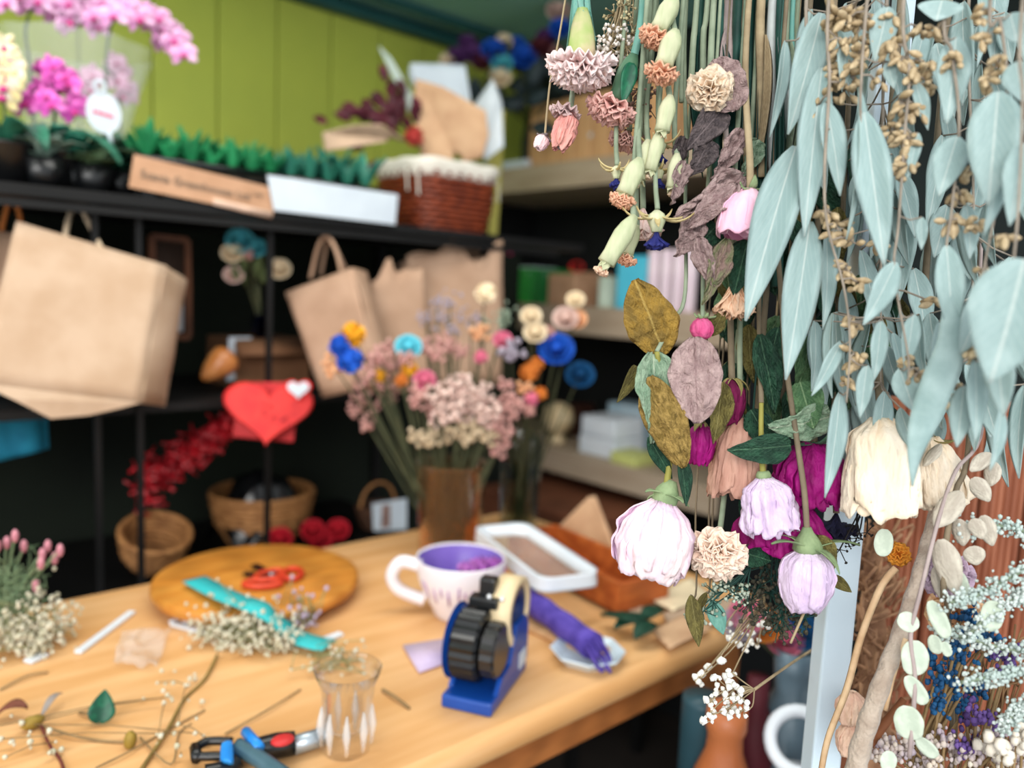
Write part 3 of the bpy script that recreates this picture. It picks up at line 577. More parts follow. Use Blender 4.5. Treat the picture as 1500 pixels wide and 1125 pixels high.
# ------------------------------------------------------------------ shelf unit on the right wall
XS = 1.75
su = thing('shelf_unit', 'deep wall shelving with pale laminate edges and a back coloured black as interior shade', 'shelf', (1.95, 1.7, 0))
def sp(mb, n, m=SHELFW, **k): return mb.build(n, m, su, world=True, smooth=False, **k)
for zt, th, nm in ((1.81, .08, 'shelf'), (1.37, .085, 'shelf'), (.915, .075, 'shelf')): sp(MB().box((1.945, 1.7, zt - th / 2), (.39, 1.16, th)), nm, bevel=.003)
sp(MB().box((2.145, 1.7, .9), (.02, 1.16, 1.8)), 'back_panel', SHELF_SHADE)
sp(MB().box((1.945, 2.295, .9), (.39, .03, 1.8)), 'side_panel', SHELF_SHADE); sp(MB().box((1.945, 1.105, .9), (.39, .03, 1.8)), 'side_panel', SHELF_SHADE)
def on(z, px, py0, x):                                  # point on shelf z below pixel at plane X=x
    p = PX(px, py0, x); return V((p.x, p.y, z))
def carton(label, x, pxa, pxb, z, h, dep, m, cat='box', name='carton', lid=None):
    ya, yb = PX(pxa, 430, x).y, PX(pxb, 430, x).y; o = V((x + dep / 2, (ya + yb) / 2, z)); t = thing(name, label, cat, o)
    MB().box((0, 0, h / 2), (dep, abs(ya - yb), h)).build('body', m, t, bevel=.004)
    MB().box((0, 0, h + .002), (dep * .98, abs(ya - yb) * .98, .004)).build('lid', lid or m, t, bevel=.001); return t
GRB = mat('green_print_box', (50, 152, 66), (36, 122, 60), 25, .4, c3=(200, 226, 214))
carton('bright green printed box beside the kraft bags on the middle shelf', 1.80, 726, 752, 1.37, .12, .12, mat('bright_green_box', (62, 168, 50), (50, 150, 46), 10, .4), lid=PAPERW)
carton('green box with pale leaf print in the middle of the row', 1.80, 753, 778, 1.37, .118, .12, GRB, lid=PAPERW)
carton('dark green box with pale leaf print beside the plain kraft box', 1.80, 779, 800, 1.37, .112, .12, mat('green_print_box2', (44, 128, 66), (34, 104, 58), 25, .4, c3=(190, 220, 206)), lid=GRB)
carton('plain kraft cube box on the middle shelf', 1.78, 802, 842, 1.37, .095, .11, CARD)
carton('brown box with red ribbon behind the kraft cube', 1.88, 836, 866, 1.37, .105, .1, CARD)
rb = on(1.37 + .112, 845, 400, 1.92); mb = MB()
for s_ in (-1, 1): mb.tube([rb + V((0, s_ * .03 * math.sin(q), .016 - .016 * math.cos(q))) for q in [math.pi * 2 * i / 12 for i in range(13)]], .006, 6, flat=.4)
tag(mb.build('ribbon_bow', REDM, None, world=True), 'red ribbon bow on the brown box on the middle shelf', 'ribbon')
carton('pale mint box between brown and cyan boxes on the middle shelf', 1.80, 876, 892, 1.37, .09, .1, mat('pale_mint', (206, 222, 206), None, 10, .5))
carton('tall cyan blue box on the middle shelf', 1.78, 902, 945, 1.37, .15, .1, mat('cyan_box', (92, 200, 226), (78, 186, 216), 10, .45))
for i, (a, lb) in enumerate(((956, 'pale pink paper roll beside the cyan box'), (974, 'second pale pink paper roll from the cyan box'), (992, 'third pale pink paper roll from the cyan box'), (1010, 'pale pink paper roll farthest from the cyan box'))):
    p = on(1.37, a, 430, 1.785); t = thing('paper_roll', lb, 'paper roll', p); MB().lathe([(.017, 0), (.018, .002), (.018, .168), (.017, .17), (.008, .17), (.008, .01)], 14).build('roll', mat('pale_pink_paper', (224, 206, 214), (212, 190, 202), 12, .7), t)
for i, (a, m_, h, lb) in enumerate(((733, 'pink', .2, 'slim dark pink bottle at the corner of the middle shelf'), (746, 'pink', .215, 'slim bright pink bottle behind the green boxes'), (739, 'dark', .18, 'slim dark bottle between the two pink bottles'))):
    p = on(1.37, a, 400, 1.95); t = thing('slim_bottle', lb, 'bottle', p); mm = {'pink': [mat('dark_pink', (150, 40, 86), None, 10, .3), mat('bright_pink', (200, 50, 110), None, 10, .3)][i % 2], 'dark': BLACKP}[m_]
    MB().lathe([(.018, 0), (.02, .01), (.02, h * .62), (.008, h * .78), (.008, h * .95)], 14).build('body', mm, t); MB().lathe([(.010, h * .93), (.010, h)], 12).build('cap', BLACKP, t)
# lower shelf
p = on(.915, 815, 660, 1.84); t = thing('ceramic_ornament', 'cream ribbed ceramic shell ornament on a round foot on the lower shelf', 'ornament', p); CER = mat('cream_ceramic', (222, 202, 164), (204, 178, 134), 30, .5, .1)
MB().lathe([(.03, 0), (.032, .01), (.02, .022), (.014, .03)], 20).build('foot', CER, t); MB().lathe([(.012, .03), (.04, .045), (.052, .08), (.044, .115), (.02, .132), (.002, .136)], 36, lobes=12, amp=.05).build('shell', CER, t)
carton('upper white box of the stack on the lower shelf', 1.79, 862, 912, .975, .055, .14, WHITE); carton('lower white box of the stack on the lower shelf', 1.79, 860, 914, .915, .054, .14, WHITE)
carton('pale blue box behind the white boxes on the lower shelf', 1.96, 900, 950, .915, .14, .1, mat('pale_blue_box', (150, 186, 206), (180, 200, 210), 15, .5))
carton('flat lime yellow box at the edge of the lower shelf', 1.76, 908, 946, .915, .03, .1, mat('lime_yellow_box', (206, 210, 128), None, 10, .5))
carton('dark brown canister between ornament and white boxes', 1.96, 838, 857, .915, .11, .08, mat('dark_brown_tin', (62, 36, 28), None, 10, .5), cat='canister', name='canister')
# below the lower shelf
bx = thing('storage_box', 'brown storage box on a stool below the lower shelf', 'box', V((1.72, 1.62, .52)))
MB().box((0, 0, .13), (.34, .44, .26)).build('body', mat('storage_brown', (118, 70, 46), (100, 58, 38), 10, .7), bx, bevel=.006); MB().box((0, 0, .268), (.36, .46, .02)).build('lid', mat('storage_brown', (0, 0, 0)), bx, bevel=.004)
stl = thing('stool', 'dark square stool under the brown storage box', 'stool', V((1.72, 1.62, 0))); MB().box((0, 0, .505), (.36, .46, .03)).build('seat', RACKM, stl, bevel=.004)
for sx in (-1, 1):
    for sy in (-1, 1): MB().box((sx * .15, sy * .2, .245), (.03, .03, .49)).build('leg', RACKM, stl, smooth=False)
# ------------------------------------------------------------------ upper shelf
ya, yb = PX(776, 200, 1.79).y, PX(975, 200, 1.79).y; zc = 1.81; H = .20
cr = thing('wooden_crate', 'pale pine crate with vertical boards on the upper shelf', 'crate', V((1.90, (ya + yb) / 2, zc)))
PINE = mat('pale_pine', (214, 168, 122), (196, 146, 100), 8, .6, .03, 60, stretch=(6, 6, 1), jitter=.08, wave=4); nb = 8; wy = (ya - yb) / nb
pl = MB().box((0, 0, H / 2), (.014, wy * .94, H)).mesh('plank', PINE, False)
for i in range(nb):
    for sx in (-1, 1): mobj('plank', pl, cr, (sx * .105, -(ya - yb) / 2 + wy * (i + .5), 0), bevel=.002)
ep = MB().box((0, 0, H / 2), (.196, .014, H)).mesh('end_panel', PINE, False)
for sy in (-1, 1): mobj('end_panel', ep, cr, (0, sy * ((ya - yb) / 2 - .006), 0), bevel=.002)
MB().box((0, 0, .006), (.19, ya - yb - .02, .012)).build('bottom', PINE, cr, smooth=False)
for (a, b) in ((865, 198), (818, 205)):
    q = PX(a, b, 1.786); MB().ball(q, .008, 8, 6, (.3, 1, 1)).build('knot_sticker', PAPERW, cr, world=True)
# wicker basket on the rack end
bp_ = PY(648, 335, 1.47); bc = V((bp_.x + .06, 1.58, SZ))
basket('gift_basket', 'red brown rectangular wicker basket with a white cloth liner on the rack', bc, [(.088, 0), (.1, .06), (.106, .15)], WICK, 26, 12, rect=(1.1, 1.0), rim=.007)
o = bpy.data.objects['gift_basket']; LINEN = mat('white_linen', (226, 222, 210), (212, 206, 194), 30, .85, .2, 150)
def rr(q, r, z):
    c, s = math.cos(q), math.sin(q); k = (abs(c) ** 5 + abs(s) ** 5) ** (-1 / 5); return V((c * k * r * 1.1, s * k * r, z))
MB().grid(60, 5, lambda u, v: rr(2 * math.pi * u, .104 + .011 * math.sin(math.pi * min(v * 1.15, 1)) + (.004 * v), .162 - .04 * v * v + .0015 * math.sin(u * 60))).build('liner', LINEN, o, solid=.003)
for (q, ln) in ((math.radians(-152), .05), (math.radians(-140), .06), (math.radians(-30), .045), (math.radians(-22), .05)):
    a = rr(q, .122, .135); MB().tube(bez([a, a + V((0, -.006, -ln * .5)), a + V((.004, -.004, -ln))]), [.007, .009, .008, .009] * 4 + [.009], 6, flat=.25).build('tie', LINEN, o)
# bouquets standing in the basket
def cone_wrap(label, base, rim, m, inner=None, parent=None):
    """paper wrap: base point and rim points (world) -> pleated surface"""
    base = V(base); rim = [V(p) for p in rim]; n = len(rim)
    t = thing('paper_wrap', label, 'wrapping', base)
    def fn(u, v):
        x = u * (n - 1); i = min(int(x), n - 2); f = x - i; p = rim[i].lerp(rim[i + 1], f)
        b = base + (p - base) * .12; q = b.lerp(p, v); return q - _f0 * (.018 * math.sin(math.pi * u) * v) + _f0 * .004 * noise.noise(q * 25)
    MB().grid(24, 10, fn).build('sheet', m, t, world=True, solid=.0012); return t
B0 = bc + V((.0, 0, .05)); db = depth(B0)
def Q(px, py, o=0.): return P(px, py, db + o)
TAN = mat('tan_wrap_paper', (206, 168, 132), (190, 150, 116), 20, .8, .2, 60)
cone_wrap('white paper wrap standing behind the tan one in the gift basket', Q(665, 235, .05), [Q(598, 110, .03), Q(602, 95, .03), Q(640, 96, .05), Q(682, 98, .05), Q(690, 150, .03)], PAPERW)
cone_wrap('large tan paper wrap leaning in the gift basket', Q(672, 240, .0), [Q(618, 235, -.02), Q(606, 170, -.02), Q(610, 118, -.02), Q(650, 130, -.03), Q(712, 165, -.03), Q(716, 200, -.02), Q(706, 232, -.01)], TAN)
cone_wrap('translucent white film wrap at the shelf side of the gift basket', Q(705, 240, .02), [Q(690, 160, .02), Q(722, 118, .0), Q(735, 150, .02), Q(738, 215, .02)], mat('milky_film', (214, 222, 226), (200, 210, 216), 20, .3, .1, alpha=.85))
cone_wrap('pale feathery white wrap tip over the burgundy leaves', Q(625, 215, .06), [Q(592, 150, .05), Q(556, 70, .05), Q(575, 88, .05), Q(605, 140, .05)], mat('feather_white', (206, 218, 210), (190, 206, 196), 40, .8, .4, 90))
gy = slab_px([(716, 160), (740, 162), (728, 352), (716, 350)], 1.66, .006, 'lime_card', mat('lime_card', (196, 186, 96), None, 10, .6)); gy.location.z -= 0; tag(gy, 'lime yellow card standing at the shelf side of the gift basket', 'card')
cone_wrap('kraft collar lying under the burgundy leaves on the seed tray', Q(580, 205, -.05), [Q(476, 222, -.07), Q(474, 196, -.07), Q(520, 186, -.08), Q(560, 184, -.08), Q(596, 208, -.06)], mat('pale_tan_wrap', (222, 190, 160), None, 20, .8, .1, 60))
t = thing('burgundy_bouquet', 'burgundy leafy bouquet in the gift basket leaning over the seed trays', 'bouquet', Q(620, 225, .02)); r = random.Random(4)
BUL = mat('burgundy_leaf', (104, 40, 54), (70, 26, 38), 40, .5, jitter=.25)
for k in range(46):
    p = Q(r.gauss(560, 38), r.gauss(172, 20), r.uniform(-.06, .05)); d = (p - Q(625, 220)).normalized() + V((r.uniform(-.5, .5), r.uniform(-.5, .5), r.uniform(-.3, .6))); d.normalize(); s_ = d.cross(FW + V((r.uniform(-.6, .6), 0, r.uniform(-.6, .6)))).normalized()
    MB().grid(2, 4, lambda u, v: p + d * .042 * v + s_ * (u - .5) * .024 * math.sin(math.pi * (v * .85 + .1)) + UP * .004 * math.sin(v * 3)).build('leaf', BUL, t, world=True, solid=.0008)
for k in range(5):
    MB().tube([Q(625, 222), Q(520 + k * 22, 165 + (k % 2) * 12, r.uniform(-.05, .04))], .0018, 5).build('stem', mat('burgundy_stem', (60, 30, 34), None, 30, .7), t, world=True)
flower_on_stem('bouquet_flower', 'red flower low in the burgundy bouquet', 'flower', Q(607, 200, -.07), pompom(mat('brick_red', (190, 66, 60), None, 30, .7), .022), Q(625, 228, .0), bend=0)
# blue and purple bouquet on the crate / high corner
bb2 = V((1.93, 2.06, 1.81)); vt = thing('dark_vase', 'dark slate vase in the corner of the upper shelf', 'vase', bb2)
SLATE = mat('slate_glaze', (30, 38, 46), (22, 28, 36), 12, .4)
MB().lathe([(.05, 0), (.058, .01), (.062, .12), (.05, .2), (.054, .22), (.046, .22), (.04, .19), (.05, .02), (.001, .015)], 22).build('body', SLATE, vt)
top = bb2 + V((0, 0, .2)); dt = 2.40
UPF = [(692, 78, PURP, .03), (668, 82, PURP, .028), (685, 62, PURP, .026), (722, 72, BLUE, .034), (738, 60, CREAM, .024), (745, 80, BLUE, .036), (735, 92, TURQ, .03), (768, 82, BLUE, .036), (756, 66, BLUE, .03), (733, 112, CREAM, .03), (792, 68, BURG, .03), (808, 78, DUST, .03), (820, 40, BLUE, .03), (818, 14, DUST2, .034), (800, 55, PURP, .03), (706, 90, BURG, .028), (655, 88, CREAM, .022), (822, 100, SAND, .034)]
WN = {PURP: 'purple', BLUE: 'royal blue', CREAM: 'cream', TURQ: 'turquoise', BURG: 'burgundy', DUST: 'dusty pink', DUST2: 'pale pink', SAND: 'sandy'}
for i, (a, b, m_, R_) in enumerate(UPF):
    key = (m_.name, R_, 'rose'); fm.setdefault(key, rosehead(m_, R_))
    flower_on_stem('bouquet_flower', '%s flower in the high bouquet under the teal ceiling' % WN[m_], 'flower', P(a, b, dt + (i % 3 - 1) * .04), fm[key], top + V((.01 * (i % 3), .01 * (i % 4), -.05)), '%s flowers in the high bouquet' % WN[m_], bend=-.01)
DF = thing('dark_foliage', 'dark leafy foliage filling the high bouquet beside the crate', 'foliage', top); r = random.Random(8)
for k in range(34):
    p = P(r.gauss(765, 36), r.gauss(120, 26), dt + r.uniform(-.03, .08)); d = V((r.uniform(-1, 1), r.uniform(-1, 1), r.uniform(-.5, 1))).normalized(); s_ = d.cross(FW).normalized()
    MB().grid(2, 4, lambda u, v: p + d * .08 * v + s_ * (u - .5) * .05 * math.sin(math.pi * (v * .85 + .1))).build('leaf', mat('slate_leaf', (44, 58, 60), (30, 40, 46), 20, .6, jitter=.2), DF, world=True, solid=.001)
MB().tube([top + V((0, 0, -.08)), P(765, 110, dt)], .006, 6).build('stem', STEMG, DF, world=True)
pk = MB().box((0, 0, .014), (.08, .12, .028)).build('small_packet', PAPERW, None, loc=on(1.81, 752, 252, 1.765) + V((.04, 0, 0)), bevel=.003); tag(pk, 'small flat white packet at the end of the upper shelf', 'packet')
# ------------------------------------------------------------------ table
TX0, TX1, TY0, TY1 = -.75, 1.14, .59, 1.245
tb = thing('work_table', 'long honey pine work table with rounded corner and thick edge', 'table', ((TX0 + TX1) / 2, (TY0 + TY1) / 2, 0))
def rrect(x0, x1, y0, y1, r, n=6):
    out = []
    for cx_, cy_, a0 in ((x1 - r, y1 - r, 0), (x0 + r, y1 - r, 90), (x0 + r, y0 + r, 180), (x1 - r, y0 + r, 270)):
        for i in range(n + 1): a = math.radians(a0 + 90 * i / n); out.append((cx_ + r * math.cos(a), cy_ + r * math.sin(a)))
    return out
mb = MB(); prof = [(0, .018), (.0, .012), (-.012, 0)]
rings = [(.010, -.036), (.002, -.030), (0, -.018), (.003, -.006), (.012, 0)]; n = 0
for ins, dz in rings:
    rg = rrect(TX0 + ins, TX1 - ins, TY0 + ins, TY1 - ins, .07 - ins); n = len(rg); mb.v += [V((x, y, TZ + dz)) for x, y in rg]
for l in range(len(rings) - 1): mb.f += [(l * n + i, l * n + (i + 1) % n, (l + 1) * n + (i + 1) % n, (l + 1) * n + i) for i in range(n)]
mb.f += [tuple(reversed(range(n))), tuple((len(rings) - 1) * n + i for i in range(n))]
tt = mb.build('tabletop', TABLEW, tb, world=True); 
for p_ in tt.data.polygons: p_.use_smooth = len(p_.vertices) == 4
APR = mat('apron_wood', (172, 108, 58), (150, 90, 46), 5, .5, .03, 60, stretch=(1, 7, 7), wave=5)
for y in (TY0 + .05, TY1 - .05): MB().box(((TX0 + TX1) / 2, y, TZ - .036 - .03), (TX1 - TX0 - .16, .02, .06)).build('apron', APR, tb, world=True, smooth=False)
for x in (TX0 + .09, TX1 - .09): MB().box((x, (TY0 + TY1) / 2, TZ - .066), (.02, TY1 - TY0 - .14, .06)).build('apron', APR, tb, world=True, smooth=False)
for x in (TX0 + .08, TX1 - .08):
    for y in (TY0 + .07, TY1 - .07): MB().box((x, y, (TZ - .036) / 2), (.055, .055, TZ - .036)).build('leg', APR, tb, world=True, bevel=.006)
# round board
bc = PZ(378, 842, TZ + .032); rb_ = thing('round_board', 'thick round wooden serving board on bead feet on the pine table', 'board', V((bc.x, bc.y, TZ)))
R0 = (P(522, 842, depth(bc)) - P(232, 842, depth(bc))).length / 2
MB().lathe([(R0 * .9, .012), (R0 * .97, .014), (R0, .022), (R0 * .99, .030), (R0 * .96, .032)], 64).build('disc', BOARDW, rb_, rot if False else None)
for q in (200, 260, 320, 80, 20, 140): MB().ball((R0 * .86 * math.cos(math.radians(q)), R0 * .86 * math.sin(math.radians(q)), .0065), .0065, 8, 6).build('bead_foot', PAPERW, rb_)
BZ = TZ + .032
SR = mat('scissor_red', (206, 70, 40), (190, 56, 34), 20, .35); sc = thing('scissors', 'scissors with red orange looped handles and black blades on the round board', 'scissors', PZ(398, 850, BZ))
def ring(c, rx, ry, z, r, ang=0, n=20):
    return [V((c.x, c.y, z)) + rz(ang) @ V((rx * math.cos(2 * math.pi * i / n), ry * math.sin(2 * math.pi * i / n), 0)) for i in range(n + 1)]
for (a, b, rx, ry, an) in ((395, 848, .024, .015, 20), (428, 846, .022, .014, 60), (385, 860, .026, .014, -30)): MB().tube(ring(PZ(a, b, BZ), rx, ry, BZ + .006, 0, an), .0045, 7, False).build('handle', SR, sc, world=True)
for (a, b) in (((404, 846), (358, 838)), ((400, 842), (372, 826))):
    p, q = PZ(*a, BZ + .006), PZ(*b, BZ + .006); s_ = (q - p).cross(V((0, 0, 1))).normalized() * .006
    MB().hexa([p - s_ - V((0, 0, .002)), p + s_ - V((0, 0, .002)), q + s_ - V((0, 0, .002)), q - s_ - V((0, 0, .002))], [p - s_, p + s_, q + s_, q - s_]).build('blade', BLACKP, sc, world=True, smooth=False)
MB().lathe([(.005, 0), (.005, .004)], 10).build('pivot', mat('steel', (170, 174, 178), None, 20, .3, metal=1), sc, loc=V((0, 0, .008)))
# turquoise ribbon strip
RIB = mat('turquoise_ribbon', (64, 190, 190), (46, 172, 176), 20, .5, .1, 90)
pts = [PZ(284, 848, BZ + .008), PZ(330, 872, BZ + .012), PZ(378, 890, BZ + .018), PZ(412, 915, TZ + .03), PZ(440, 935, TZ + .014), PZ(482, 946, TZ + .012)]
def strip(pts, w, name, m, label, cat, th=.0015, parent=None, up=V((0, 0, 1))):
    pts = bez(pts, 6); mb = MB(); k = len(pts)
    def fn(u, v):
        i = min(int(v * (k - 1) + .5), k - 1); t_ = (pts[min(i + 1, k - 1)] - pts[max(i - 1, 0)]).normalized(); return pts[i] + t_.cross(up).normalized() * (u - .5) * w
    mb.grid(2, k - 1, fn); o = mb.build(name, m, parent, world=True, solid=th)
    if label: tag(o, label, cat)
    return o
strip(pts, .034, 'ribbon_strip', RIB, 'flat turquoise ribbon strip lying from the round board onto the table', 'ribbon')
def stick(a, b, w, label, h=.004, m=WHITE, name='plastic_stick', cat='stick'):
    p, q = PZ(*a, TZ + .001), PZ(*b, TZ + .001); s_ = (q - p).cross(V((0, 0, 1))).normalized() * w / 2; u_ = V((0, 0, h))
    o = MB().hexa([p - s_, p + s_, q + s_, q - s_], [p - s_ + u_, p + s_ + u_, q + s_ + u_, q - s_ + u_]).build(name, m, None, world=True, bevel=.001); return tag(o, label, cat)
stick((114, 958), (194, 898), .010, 'white plastic stick lying alone on the table before the round board')
stick((252, 916), (312, 932), .008, 'short white stick under the baby breath heap'); stick((250, 914), (278, 900), .008, 'shortest white stick bent toward the round board'); stick((278, 902), (362, 890), .008, 'long white stick along the foot of the round board')
stick((446, 950), (500, 930), .011, 'white strip at the loose end of the turquoise ribbon'); stick((40, 972), (66, 960), .014, 'short white tag among the baby breath at the table edge')
p = PZ(470, 905, TZ)
tw = stick((396, 905), (442, 878), .005, 'thin white straw crossing the turquoise ribbon', h=.003)
# clear film and shadows paper
fo = [PZ(165, 975, TZ + .002), PZ(230, 985, TZ + .002), PZ(250, 925, TZ + .002), PZ(180, 930, TZ + .002)]
o = MB().grid(16, 16, lambda u, v: (fo[0] * (1 - u) + fo[1] * u) * (1 - v) + (fo[3] * (1 - u) + fo[2] * u) * v + V((0, 0, .006 + .012 * noise.noise(V((u * 4, v * 4, 2))) ))).build('plastic_film', mat('thin_film', (235, 235, 235), None, 9, .15, .2, 60, .8, alpha=.16), None, world=True, solid=.0005); tag(o, 'crumpled clear plastic film beside the lone white stick', 'film')
# mug
mc = PZ(672, 900, TZ); mg = thing('mug', 'wide white mug with plum drips outside and purple glaze inside', 'mug', mc)
md = depth(mc); MR = .5 * 136 * md / FPX * .96; MH = .088
MUGW = mat('mug_glaze', (232, 226, 230), (222, 214, 220), 12, .25, spec=.5)
MB().lathe([(MR * .5, 0), (MR * .56, .003), (MR * .60, .012), (MR * .82, MH * .42), (MR * .94, MH * .66), (MR, MH * .97), (MR * .985, MH), (MR * .95, MH * .97)], 48).build('body', MUGW, mg)
mg.children[0].data.polygons[-1].use_smooth = False
bm = bmesh.new(); bm.from_mesh(mg.children[0].data); big = [f for f in bm.faces if len(f.verts) > 20 and f.calc_center_median().z > MH * .5]; bmesh.ops.delete(bm, geom=big, context='FACES_ONLY'); bm.to_mesh(mg.children[0].data); bm.free()
MB().lathe([(MR * .955, MH * .975), (MR * .89, MH * .64), (MR * .76, MH * .42), (MR * .5, .012), (.001, .010)], 40, cap0=False).build('inner_glaze', mat('purple_glaze', (134, 112, 196), (118, 94, 180), 12, .3, spec=.5), mg)
hd = (P(600, 870, md) - P(680, 870, md)).normalized(); hd.z = 0; hd.normalize()
MB().tube(bez([hd * MR * .88 + V((0, 0, MH * .80)), hd * (MR * 1.32) + V((0, 0, MH * .86)), hd * (MR * 1.52) + V((0, 0, MH * .62)), hd * (MR * 1.34) + V((0, 0, MH * .38)), hd * MR * .78 + V((0, 0, MH * .22))]), .0095, 10).build('handle', MUGW, mg)
DR = mat('plum_drip', (150, 106, 160), (176, 134, 180), 30, .3, spec=.5); r = random.Random(2)
for i in range(11):
    a = math.atan2(-_f0.y, -_f0.x) + (i - 5) * .2 + r.uniform(-.05, .05); z0 = MH * r.uniform(.62, .72); L = MH * r.uniform(.15, .34)
    rad = lambda z: MR * (.60 + .36 * min(1, max(0, (z - .012) / (MH * .7))) ** .75) + .0022
    MB().tube([V((math.cos(a) * rad(z), math.sin(a) * rad(z), z)) for z in (z0, z0 - L * .5, z0 - L)], [.0016, .0021, .0012], 5).build('drip', DR, mg)
PF = pompom(mat('violet_petals', (140, 60, 160), (190, 120, 190), 60, .7), .016, 40, 2)
for i, (dx, dy, dz) in enumerate(((.02, .005, .062), (.035, -.01, .068), (.045, .012, .07), (.028, .03, .065), (.01, .03, .058), (.05, .0, .072))):
    q = mc + _r0 * dx + _f0 * (dy * .8) + V((0, 0, dz)); flower_on_stem('violet_flower', 'violet dried flower heaped in the white mug', 'flower', q, PF, mc + V((0, 0, .012)), 'violet flowers in the mug', bend=0)
# wooden box + white tray
A = PZ(905, 902, TZ + .004); B = PZ(979, 882, TZ + .004); ex = (B - A); wid = ex.length; ex.normalize(); ey = V((-ex.y, ex.x, 0)); Dp = PZ(712, 786, TZ + .05); ln = (Dp - A).dot(ey)
if ln < 0: ey = -ey; ln = -ln
BH = .048; wb = thing('wooden_box', 'open cherry wood box lying on paper scraps at the table end', 'box', A + ex * wid / 2 + ey * ln / 2)
Mb = Matrix((ex, ey, ex.cross(ey))).transposed().to_4x4(); 
if Mb.to_3x3().determinant() < 0: pass
def lb(c, s, n_, m=BOXW): o = MB().box(c, s).build(n_, m, wb, bevel=.0015); o.matrix_basis = Mb.to_3x3().to_4x4(); return o
zs = 1 if ex.cross(ey).z > 0 else -1
lb((0, 0, zs * .003), (wid, ln, .006), 'floor_panel'); lb((wid / 2 - .004, 0, zs * BH / 2), (.008, ln, BH), 'side_panel'); lb((-wid / 2 + .004, 0, zs * BH / 2), (.008, ln, BH), 'side_panel')
lb((0, ln / 2 - .004, zs * BH / 2), (wid - .016, .008, BH), 'end_panel'); lb((0, -ln / 2 + .004, zs * BH / 2), (wid - .016, .008, BH), 'end_panel')
zt = TZ + .056
q4 = [PZ(697, 792, zt), PZ(762, 774, zt), PZ(872, 850, zt), PZ(802, 876, zt)]; cxy = sum(q4, V()) / 4
ux = ((q4[3] + q4[2]) / 2 - (q4[0] + q4[1]) / 2); LL = ux.length; ux.normalize(); uy = V((-ux.y, ux.x, 0)); WW = abs((q4[1] - q4[0]).dot(uy))
tr = thing('white_tray', 'white plastic tray frame lying across the cherry wood box', 'tray', cxy)
rg = rrect(-LL / 2, LL / 2, -WW / 2, WW / 2, .022, 6); pts = [ux * x + uy * y for x, y in rg]
mb = MB(); nn = len(pts)
for k_, dz in ((1.0, .0), (1.02, .016), (.99, .019), (.86, .017), (.84, .002), (.84, -.002), (1.0, -.002)):
    mb.v += [V((p.x, p.y, 0)) * 1 + V((0, 0, dz)) if k_ == 1 else (ux * (x - math.copysign((1 - k_) * .06, x)) + uy * (y - math.copysign((1 - k_) * .06, y)) + V((0, 0, dz))) for p, (x, y) in zip(pts, rg)]
for l in range(6): mb.f += [(l * nn + i, l * nn + (i + 1) % nn, (l + 1) * nn + (i + 1) % nn, (l + 1) * nn + i) for i in range(nn)]
mb.build('rim', WHITE, tr)
o = MB().add([ux * (x * .93) + uy * (y * .88) for x, y in rg], [tuple(range(nn))]).build('window', mat('frosted_film', (230, 220, 205), None, 9, .2, .1, alpha=.18), tr, solid=.0006)
# purple roll on a plank
a, b = PZ(752, 862, TZ + .03), PZ(868, 946, TZ + .03); PUR = mat('purple_yarn', (92, 74, 168), (70, 54, 142), 60, .8, .5, 220)
pr = thing('yarn_roll', 'purple knitted roll with loose fringed end lying on a thin plank', 'fabric roll', V(((a + b) / 2).to_tuple()[:2] + (TZ + .012,)))
MB().tube([a.lerp(b, i / 12) for i in range(13)], [.017 + .001 * math.sin(i * 1.7) for i in range(13)], 14).build('roll', PUR, pr, world=True)
mb = MB(); r = random.Random(6)
for i in range(22):
    q = r.random() * 6.28; s0 = b + (b - a).normalized() * -.01 + V((.014 * math.cos(q), .006 * math.sin(q), .012 * math.sin(q))); mb.tube([s0, s0 + (b - a).normalized() * .02, s0 + (b - a).normalized() * r.uniform(.025, .04) + V((0, 0, -.01))], .0016, 4)
mb.build('fringe', PUR, pr, world=True)
MB().tube(ring(a.lerp(b, .3), .0, .0, 0, 0), .001, 4).build('band', mat('pink_thread', (190, 110, 160), None, 50, .7), pr, world=True) if False else None
plk = strip([PZ(745, 895, TZ + .004), PZ(890, 958, TZ + .004)], .05, 'thin_plank', mat('light_plank', (206, 164, 120), (186, 140, 98), 8, .6, stretch=(1, 6, 6)), 'thin pale plank under the purple roll', 'plank', th=.008)
# octagonal dish, lilac card, paper scraps, leaves
dc = PZ(860, 966, TZ); ds = thing('octagonal_dish', 'pale blue octagonal dish under the end of the thin plank', 'dish', dc); DSM = mat('pale_blue_dish', (206, 220, 228), (192, 208, 218), 12, .3, spec=.5)
DR_ = 56 * depth(dc) / FPX
MB().lathe([(DR_ * .7, 0), (DR_, .014), (DR_ * .97, .0155), (DR_ * .68, .004), (.001, .003)], 8).build('plate', DSM, ds, smooth=False)
MB().lathe([(DR_ * .6, -.0), (DR_ * .6, .003)], 8).build('foot', DSM, ds, smooth=False)
o = MB().add([PZ(590, 946, TZ + .003), PZ(652, 936, TZ + .003), PZ(662, 968, TZ + .003), PZ(614, 985, TZ + .003)], [(0, 1, 2, 3)]).build('lilac_card', mat('lilac_card', (206, 186, 206), (192, 172, 206), 12, .4), None, world=True, solid=.002); tag(o, 'lilac translucent card lying beside the tape dispenser', 'card')
